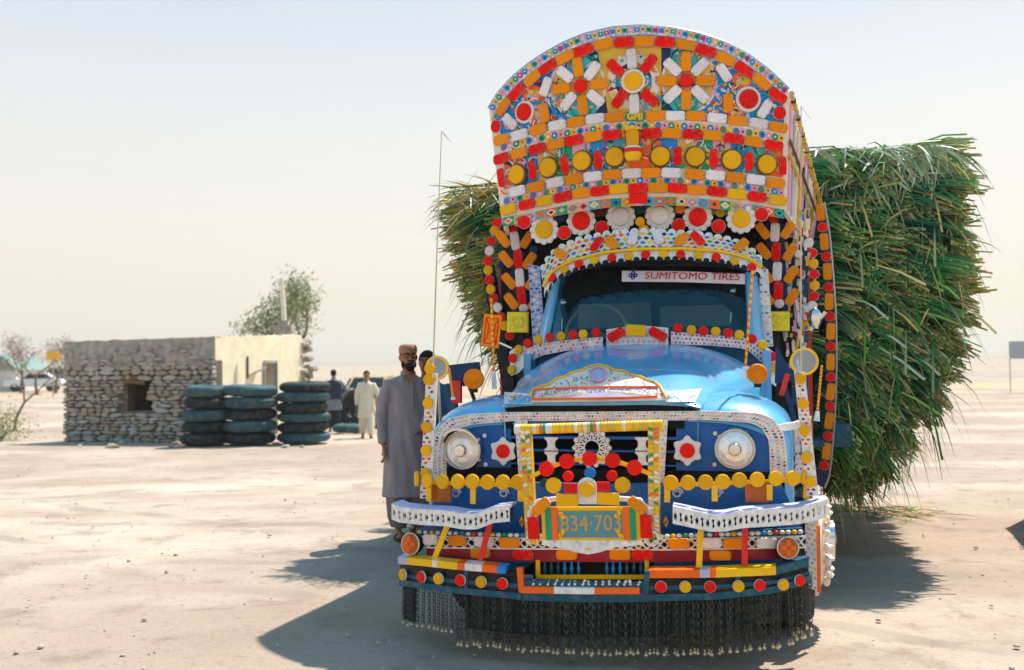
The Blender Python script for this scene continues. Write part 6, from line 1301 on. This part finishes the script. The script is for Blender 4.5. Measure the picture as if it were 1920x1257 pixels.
b = ground_at(27, 805); limb_tree('thorn_tree', b, 2.6, 0.9, 9, [lin((150, 146, 96)), lin((170, 160, 120))], 260, 0.04, 'thin almost bare thorn tree at the left edge of the picture', trunk_r=0.045, levels=4, lean=(0.25, 0), z0=0.34)
b = ground_at(2, 826); g = random.Random(3); root = empty('green_shrub', b); tag(root, 'small yellow green shrub under the bare thorn tree', 'shrub'); mb = MB(); mb.c = []
for k in range(1400):
    p = Vector((g.gauss(0, .32), g.gauss(0, .3), abs(g.gauss(.35, .28)))); blade(mb, p, (g.gauss(0, 1), g.gauss(0, 1), g.gauss(.6, .6)), g.uniform(.05, .12), .02, g.choice([lin((130, 140, 60)), lin((96, 120, 56)), lin((168, 160, 84))]), .2, g)
mb.m = ['leaf'] * len(mb.m); mb.build('foliage', root, 0, fix=False); mb = MB()
for k in range(7): mb.tube([(0, 0, 0), (g.gauss(0, .1), g.gauss(0, .1), .3), (g.gauss(0, .3), g.gauss(0, .3), .7)], [.015, .01, .005], 'twig', 5)
mb.build('stem', root)
for i, (px, d, h, lab) in enumerate(((72, 62, 5.0, 'pale leafless tree behind the white vehicles'), (40, 70, 5.4, 'leafless tree beyond the thin thorn tree'), (105, 66, 4.6, 'leafless tree behind the yellow sign'))):
    b = at_depth(px, 690, d); limb_tree('bare_tree', (b.x, b.y, -.2), h, 0.9, 40 + i, [lin((190, 168, 160)), lin((176, 150, 140))], 700, 0.08, lab, trunk_r=0.10, levels=4, group='leafless trees at the far left')
# ================================================================ far things: vehicles, roof, signs
mat('car_white', (226, 226, 224), 0.3, var=0.06, coat=0.3); mat('car_tan', (196, 170, 126), 0.4, var=0.1, coat=0.2, dirt=0.3); mat('car_grey', (120, 134, 142), 0.35, var=0.1, coat=0.2); mat('window_dark', (30, 38, 44), 0.15, var=0.05); mat('sign_yellow', (240, 176, 40), 0.5); mat('roof_teal', (118, 142, 138), 0.7); mat('wall_pale', (214, 206, 196), 0.9); mat('sign_grey', (166, 168, 176), 0.6); mat('drum_green', (40, 84, 76), 0.6, dirt=0.3)
def car(name, loc, rz, m, label, cat, kind='car'):
    r = empty(name, loc, rz); tag(r, label, cat); mb = MB(); L, Wd = (4.0, 1.6)
    sec = {'car': [(-2.0, .45, .75), (-1.9, .4, .85), (-1.1, .38, .92), (-0.6, .38, 1.0), (1.2, .38, .98), (1.9, .4, .9), (2.0, .5, .75)], 'van': [(-2.0, .45, .9), (-1.9, .4, 1.05), (-1.5, .38, 1.15), (1.9, .38, 1.15), (2.0, .45, 1.1)]}[kind]
    mb.loft([[Vector((x, -.78, a)), Vector((x, .78, a)), Vector((x, .8, (a + b) / 2)), Vector((x, .72, b)), Vector((x, -.72, b)), Vector((x, -.8, (a + b) / 2))] for x, a, b in sec], m); mb.build('body', r, 40)
    mb = MB(); top = {'car': [(-0.75, .72, .92), (-0.2, .60, 1.38), (0.8, .60, 1.40), (1.45, .7, .95)], 'van': [(-1.55, .74, 1.12), (-1.1, .66, 1.78), (1.8, .68, 1.85), (1.96, .74, 1.1)]}[kind]
    mb.loft([[Vector((x, -w, .9)), Vector((x, -w, z)), Vector((x, w, z)), Vector((x, w, .9))] for x, w, z in top], m); mb.build('cabin', r, 30)
    for s in (-1, 1):
        x0, x1, z0, z1 = (-.42, 1.15, .98, 1.3) if kind == 'car' else (-1.2, 1.6, 1.2, 1.66)
        mb = MB(); mb.prism([(x0 - .2, s * .76, z0), (x1 + .1, s * .76, z0), (x1 - .1, s * .69, z1), (x0 + .1, s * .69, z1)], (0, s * .01, 0), 'window_dark'); mb.build('side_window', r)
        for x in (-1.25, 1.25):
            mb = MB(); mb.lathe((x, s * .62, .32), (0, s, 0), [(.12, 0), (.31, 0), (.32, .05), (.32, .15), (.28, .18), (.16, .16), (0, .17)], 'rubber', 20); mb.build('wheel', r)
    mb = MB(); mb.prism([(-.72, -.6, 1.0), (-.72, .6, 1.0), (-.3, .52, 1.32), (-.3, -.52, 1.32)] if kind == 'car' else [(-1.56, -.62, 1.2), (-1.56, .62, 1.2), (-1.2, .56, 1.66), (-1.2, -.56, 1.66)], (-.02, 0, .01), 'window_dark'); mb.build('windscreen', r)
    return r
b = at_depth(66, 705, 75); car('parked_car', (b.x, b.y, -.2), 0.2, 'car_white', 'small white saloon parked far off left of the hut', 'car')
b = at_depth(8, 700, 85); car('parked_van', (b.x, b.y, -.2), 0.1, 'car_white', 'white van parked at the far left edge beyond the thorn tree', 'van', 'van')
b = at_depth(112, 690, 95); car('parked_van', (b.x, b.y, -.2), 0.0, 'car_grey', 'grey blue van partly hidden behind the left corner of the hut', 'van', 'van')
b = ground_at(658, 790); car('parked_car', (b.x + .2, b.y + 3.2, -.2), 1.45, 'car_tan', 'dusty tan car parked behind the two men in the yard', 'car')
b = at_depth(2, 690, 75); r = empty('gabled_shed', (b.x, b.y, -.2)); tag(r, 'pale shed with a grey green gabled roof at the far left edge', 'shed'); mb = MB(); mb.box((-3, 0, 0), (1.1, 5, 1.6), 'wall_pale'); mb.build('wall', r); mb = MB(); mb.prism([(-3.2, -.2, 1.6), (1.3, -.2, 1.6), (0.2, -.2, 2.7), (-3.2, -.2, 3.0)], (0, 5.4, 0), 'roof_teal'); mb.build('roof', r)
def sign(name, base, w, h, z0, m, label, posts=(0,), pr=.04):
    r = empty(name, base); tag(r, label, 'sign'); mb = MB(); mb.box((-w / 2, -.03, z0), (w / 2, .03, z0 + h), m); mb.build('board', r)
    for x in posts: mb = MB(); mb.tube([(x, .07, -.1), (x, .07, z0 + h)], pr, 'steel', 8); mb.build('post', r)
b = at_depth(99, 690, 60); sign('yellow_sign', (b.x, b.y, -.2), .75, .48, 2.25, 'sign_yellow', 'small yellow roadside sign left of the stone hut')
b = ground_at(1898, 736); sign('road_sign', (b.x + .55, b.y, -.2), 1.25, .9, 1.72, 'sign_grey', 'grey signboard on two thin posts at the right edge', (-.6, .6), .03)
b = ground_at(1925, 736); mb = MB(); mb.lathe((b.x + .1, b.y - 1, -.2), (0, 0, 1), [(0, 0), (.36, 0), (.38, .03), (.36, .06), (.36, .3), (.38, .33), (.36, .36), (.36, .6), (.38, .63), (.36, .66), (.36, .92), (.33, .93), (0, .90)], 'drum_green', 22); tag(mb.build('oil_drum'), 'dark green drum standing at the right edge beside the signboard', 'drum')
# another lorry parked out of frame on the right; only its shadow reaches the picture
r = empty('parked_lorry', (5.02, 8.9, 0), -TYAW * 1.3); tag(r, 'plain box lorry standing outside the right edge whose shadow falls on the sand', 'truck'); mb = MB(); mb.box((0, -1.2, .9), (2.2, 1.7, 2.35), 'mud_plaster'); mb.build('box_body', r); mb = MB(); mb.loft([[Vector((.1, y, .6)), Vector((2.1, y, .6)), Vector((2.0, y, z)), Vector((.2, y, z))] for y, z in ((-3.0, 1.3), (-2.9, 1.5), (-2.4, 2.1), (-1.25, 2.15))], 'car_grey'); mb.build('cab', r)
for x, s in ((.15, -1), (2.05, 1)):
    for y in (-2.3, 0.9): mb = MB(); mb.lathe((x, y, .45), (s, 0, 0), [(0, -.2), (.45, -.2), (.45, 0), (.25, .02), (0, .02)], 'rubber', 20); mb.build('wheel', r)

# ================================================================ people
mat('skin', (156, 106, 76), 0.55, var=0.12, scale=9); mat('beard', (34, 28, 26), 0.9, var=0.3, scale=40, bump=0.6, bscale=90); mat('cap_cloth', (170, 124, 94), 0.85, var=0.25, scale=40, bump=0.3); mat('eye_white', (200, 190, 180), 0.3); mat('eye_dark', (14, 10, 8), 0.2)
mat('kameez_grey', (150, 138, 140), 0.85, var=0.12, scale=5, bump=0.25, bscale=24); mat('shalwar_grey', (118, 108, 108), 0.85, var=0.12, scale=5); mat('kameez_blue', (74, 118, 156), 0.85, var=0.12, scale=5, bump=0.25, bscale=24); mat('shalwar_blue', (34, 92, 116), 0.85); mat('waistcoat', (44, 54, 68), 0.85); mat('kurta_slate', (122, 124, 134), 0.85); mat('kurta_cream', (222, 210, 184), 0.85, var=0.12); mat('trousers_dark', (40, 48, 56), 0.85); mat('sandal', (70, 44, 30), 0.7)
def remeshed(mb, name, parent, voxel, m, smooth_it=6, wrinkle=0.0):
    me = bpy.data.meshes.new(name); me.from_pydata(mb.v, [], mb.f); bm = bmesh.new(); bm.from_mesh(me); bmesh.ops.recalc_face_normals(bm, faces=bm.faces); bm.to_mesh(me); bm.free()
    o = bpy.data.objects.new(name, me); COL.objects.link(o); md = o.modifiers.new('r', 'REMESH'); md.mode = 'VOXEL'; md.voxel_size = voxel
    s = o.modifiers.new('s', 'SMOOTH'); s.iterations = smooth_it; s.factor = 0.5
    dg = bpy.context.evaluated_depsgraph_get(); m2 = bpy.data.meshes.new_from_object(o.evaluated_get(dg)); bpy.data.objects.remove(o); m2.materials.clear(); m2.materials.append(MATS[m]); m2.polygons.foreach_set('use_smooth', [True] * len(m2.polygons))
    if wrinkle:
        nn = [Vector(v.normal) for v in m2.vertices]
        for v, vn in zip(m2.vertices, nn):
            c = v.co.copy(); k = noise.noise(Vector((c.x * 17 + c.z * 2.5, c.y * 17, c.z * 3.2))) + 0.6 * noise.noise(Vector((c.x * 9, c.y * 9, c.z * 22 + c.x * 18))) * (c.z > 0.85); v.co = c + vn * wrinkle * k
    return link(name, m2, parent)
def ering(c, rx, ry, n=20, fold=0.0, ph=0.0, k=7): return [Vector(c) + Vector((rx * cos(2 * pi * j / n) * (1 + fold * sin(k * 2 * pi * j / n + ph)), ry * sin(2 * pi * j / n) * (1 + fold * sin(k * 2 * pi * j / n + ph)), 0)) for j in range(n)]
def person(name, loc, rz, H, label, kam, shal, armR, armL, legs=0.0, hem=0.42, cap=None, beard=False, glasses=False, vest=None, vox=0.009, hair='beard', headturn=0.0):
    # faces -Y; armR = (elbow, hand) of the arm on the viewer's left (x < 0)
    root = empty(name, loc, rz); tag(root, label, 'person'); S = H / 1.78; root.scale = (S, S, S)
    b = MB()
    ls = legs
    for e in (-1, 1):
        f = e * ls; b.tube([(e * .09, 0, .92), (e * .10, -f * .12, .5), (e * .10, f * .05 - f * .2, .09)], [.085, .058, .042], 'skin', 12); b.tube([(e * .10, -f * .15 + .04, .045), (e * .11, -f * .15 - .06, .04), (e * .115, -f * .15 - .16, .03)], [.042, .04, .028], 'skin', 10)
    b.loft([ering((0, 0, z), rx, ry) for z, rx, ry in ((.86, .15, .10), (.98, .16, .11), (1.12, .15, .10), (1.28, .17, .11), (1.40, .18, .10), (1.46, .13, .08), (1.50, .06, .06), (1.58, .055, .058))], 'skin')
    hx = headturn
    b.ball((0, .005, 1.665), (.078, .096, .105), 'skin', 18, 12); b.ball((hx * .02, -.035, 1.615), (.056, .060, .068), 'skin', 14, 10); b.ball((hx * .03, -.10, 1.648), (.014, .02, .022), 'skin', 8, 6); b.ball((hx * .03, -.085, 1.672), (.010, .018, .022), 'skin', 8, 6); b.ball((0, -.082, 1.692), (.05, .014, .010), 'skin', 10, 6)
    for e in (-1, 1): b.ball((e * .08, .005, 1.655), (.010, .020, .030), 'skin', 8, 6)
    sl = MB()
    for e, (el, ha) in ((-1, armR), (1, armL)):
        sh = Vector((e * .19, 0, 1.42)); el = Vector(el); ha = Vector(ha); d = (ha - el).normalized(); b.tube([sh, el, ha], [.048, .040, .027], 'skin', 12)
        sd2 = d.orthogonal().normalized() if abs(d.z) < .7 else Vector((0, -1, 0)); sd2 = (sd2 - d * sd2.dot(d)).normalized(); pn = d.cross(sd2)
        b.loft([[ha + d * t + sd2 * w * cos(2 * pi * j / 10) + pn * .014 * sin(2 * pi * j / 10) for j in range(10)] for t, w in ((0, .026), (.04, .038), (.085, .040), (.10, .036))], 'skin')
        for k, (off, L) in enumerate(((-.029, .060), (-.010, .074), (.010, .078), (.029, .068))):
            p0 = ha + d * .092 + sd2 * off; b.tube([p0, p0 + d * L * .45 + pn * -e * .006, p0 + d * L * .8 - pn * e * .022, p0 + d * L * .95 - pn * e * .036], [.0105, .0095, .0085, .0075], 'skin', 7)
        p0 = ha + d * .03 - sd2 * .034; b.tube([p0, p0 + d * .03 - sd2 * .022, p0 + d * .06 - sd2 * .026 - pn * e * .012], [.013, .011, .009], 'skin', 7)
        sl.tube([sh + Vector((-e * .03, 0, .015)), sh.lerp(el, .5) + Vector((e * .008, 0, 0)), el, el.lerp(ha, .5), ha - d * .015], [.070, .068, .060, .054, .047], 'skin', 14)
    remeshed(b, 'body', root, vox, 'skin', 4)
    # shirt: torso, skirt and sleeves as one garment
    rr = []
    for z, rx, ry, fo in ((hem, .245, .17, .045), (hem + .12, .238, .165, .045), (.78, .225, .16, .035), (.95, .212, .15, .02), (1.08, .195, .14, .015), (1.22, .20, .138, .01), (1.34, .212, .13, .01), (1.42, .205, .112, 0), (1.465, .14, .09, 0), (1.495, .085, .075, 0)): rr.append(ering((0, 0.01, z), rx, ry, 36, fo, z * 5, 6))
    sl.loft(rr, 'skin'); remeshed(sl, 'kameez', root, vox * 1.1, kam, 12, 0.011)
    mb = MB(); mb.loft([ering((0, .012, z), r, r * .92, 18) for z, r in ((1.47, .082), (1.50, .072), (1.525, .070), (1.53, .066))], kam, cap=False)
    if beard: mb.add([(-.055, -.085, 1.50), (.055, -.085, 1.50), (.03, -.118, 1.42), (.0, -.138, 1.32), (-.03, -.118, 1.42)], [(0, 1, 2, 3, 4)], 'skin')
    mb.prism([(-.012, -.128, 1.43), (.012, -.128, 1.43), (.012, -.145, 1.2), (-.012, -.145, 1.2)], (0, -.006, 0), kam); mb.build('collar', root)
    b = MB()
    for e in (-1, 1):
        f = e * ls; b.loft([ering((e * .095, q, z), r, r * 1.05, 20, .05, e, 5) for z, r, q in ((.10, .075, -f * .17), (.2, .10, -f * .15), (.4, .115, -f * .1), (.7, .10, -f * .03), (.92, .085, 0))], 'skin')
    remeshed(b, 'shalwar', root, vox * 1.2, shal, 4, 0.010)
    for e in (-1, 1): mb = MB(); f = e * ls; mb.loft([[Vector((e * .112 + .045 * cos(a), -f * .15 - .06 + .13 * sin(a), z)) for a in [2 * pi * j / 14 for j in range(14)]] for z in (0, .022)], 'sandal'); mb.bar((e * .112 - .04, -f * .15 - .1, .05), (e * .112 + .04, -f * .15 - .1, .05), .03, .02, 'sandal'); mb.build('sandal', root)
    if vest:
        mb = MB(); mb.loft([ering((0, .01, z), rx, ry, 30) for z, rx, ry in ((.92, .232, .17), (1.08, .215, .158), (1.22, .218, .155), (1.34, .228, .145), (1.43, .20, .125), (1.47, .12, .095))], vest, cap=False); mb.build('waistcoat', root)
    if cap:
        mb = MB(); mb.loft([ering((0, .005, z), r, r * 1.18, 26) for z, r in ((1.695, .083), (1.72, .086), (1.755, .083), (1.772, .068), (1.781, .04), (1.784, .01))], cap); mb.build('cap', root)
    else:
        mb = MB(); mb.ball((0, .018, 1.69), (.086, .10, .098), hair, 16, 10); mb.build('hair', root)
    mb = MB(); mb.ball((0, .03, 1.66), (.083, .085, .075), hair, 14, 8); mb.build('hair', root)
    if beard:
        mb = MB(); mb.ball((hx * .02, -.056, 1.578), (.049, .048, .050), 'beard', 14, 10); mb.ball((hx * .03, -.098, 1.625), (.034, .014, .010), 'beard', 10, 6)
        for e in (-1, 1): mb.ball((e * .056, -.022, 1.592), (.016, .036, .034), 'beard', 8, 6)
        mb.build('beard', root)
    for e in (-1, 1): mb = MB(); mb.ball((e * .031 + hx * .02, -.082, 1.674), (.014, .010, .008), 'eye_white', 8, 6); mb.ball((e * .031 + hx * .02, -.091, 1.674), (.006, .004, .006), 'eye_dark', 8, 6); mb.build('eye', root); mb = MB(); mb.ball((e * .032 + hx * .02, -.092, 1.692), (.022, .007, .005), 'beard', 8, 5); mb.build('eyebrow', root)
    if glasses:
        mb = MB()
        for e in (-1, 1): mb.tube([(e * .033 + .024 * cos(a), -.103, 1.672 + .018 * sin(a)) for a in [2 * pi * j / 14 for j in range(15)]], .003, 'eye_dark', 5); mb.bar((e * .056, -.103, 1.678), (e * .083, .0, 1.68), .004, .004, 'eye_dark')
        mb.bar((-.01, -.104, 1.676), (.01, -.104, 1.676), .004, .004, 'eye_dark'); mb.build('spectacles', root)
    return root
b = ground_at(768, 1008); person('person', (b.x, b.y, 0), 0.32, 1.78, 'bearded man in long grey shirt and tan cap standing left of the truck', 'kameez_grey', 'shalwar_grey', ((-.255, .02, 1.12), (-.245, -.04, .86)), ((.25, .0, 1.13), (.10, -.19, 1.02)), 0.0, .38, 'cap_cloth', True, True, vox=.008, headturn=.15)
b = ground_at(803, 1000); person('person', (b.x, b.y, 0), -0.25, 1.72, 'man in blue shirt half hidden behind the lacy post at the truck corner', 'kameez_blue', 'shalwar_blue', ((-.25, .0, 1.13), (-.14, -.20, 1.05)), ((.28, .02, 1.12), (.26, -.02, .86)), 0.0, .45, None, False, vox=.009)
b = ground_at(626, 808); person('person', (b.x, b.y, b.z), pi + 0.1, 1.66, 'man in dark waistcoat seen from behind with hands on hips by the tyres', 'kurta_slate', 'trousers_dark', ((-.40, .04, 1.16), (-.22, -.02, 1.0)), ((.40, .04, 1.16), (.22, -.02, 1.0)), 0.1, .6, None, False, vest='waistcoat', vox=.014)
b = ground_at(688, 821); person('person', (b.x, b.y, b.z), 0.15, 1.62, 'man in cream clothes walking towards the camera beside the tyres', 'kurta_cream', 'kurta_cream', ((-.27, .06, 1.12), (-.27, .06, .86)), ((.29, -.04, 1.12), (.30, -.14, .87)), 0.8, .52, None, False, vox=.014)

# ================================================================ dusty air
mb = MB(); mb.box((-3200, -60, -1.4), (3200, 3400, 60), 'sand'); hz = mb.build('haze', None, 0); hz.data.materials.clear()
hm = bpy.data.materials.new('dusty_air'); hm.use_nodes = True; hn = hm.node_tree; hn.nodes.clear(); ho_ = hn.nodes.new('ShaderNodeOutputMaterial'); pv = hn.nodes.new('ShaderNodeVolumePrincipled')
pv.inputs['Color'].default_value = (0.92, 0.87, 0.78, 1); pv.inputs['Density'].default_value = 0.0006; pv.inputs['Anisotropy'].default_value = 0.2; hn.links.new(pv.outputs[0], ho_.inputs['Volume']); hz.data.materials.append(hm); hz['kind'] = 'stuff'
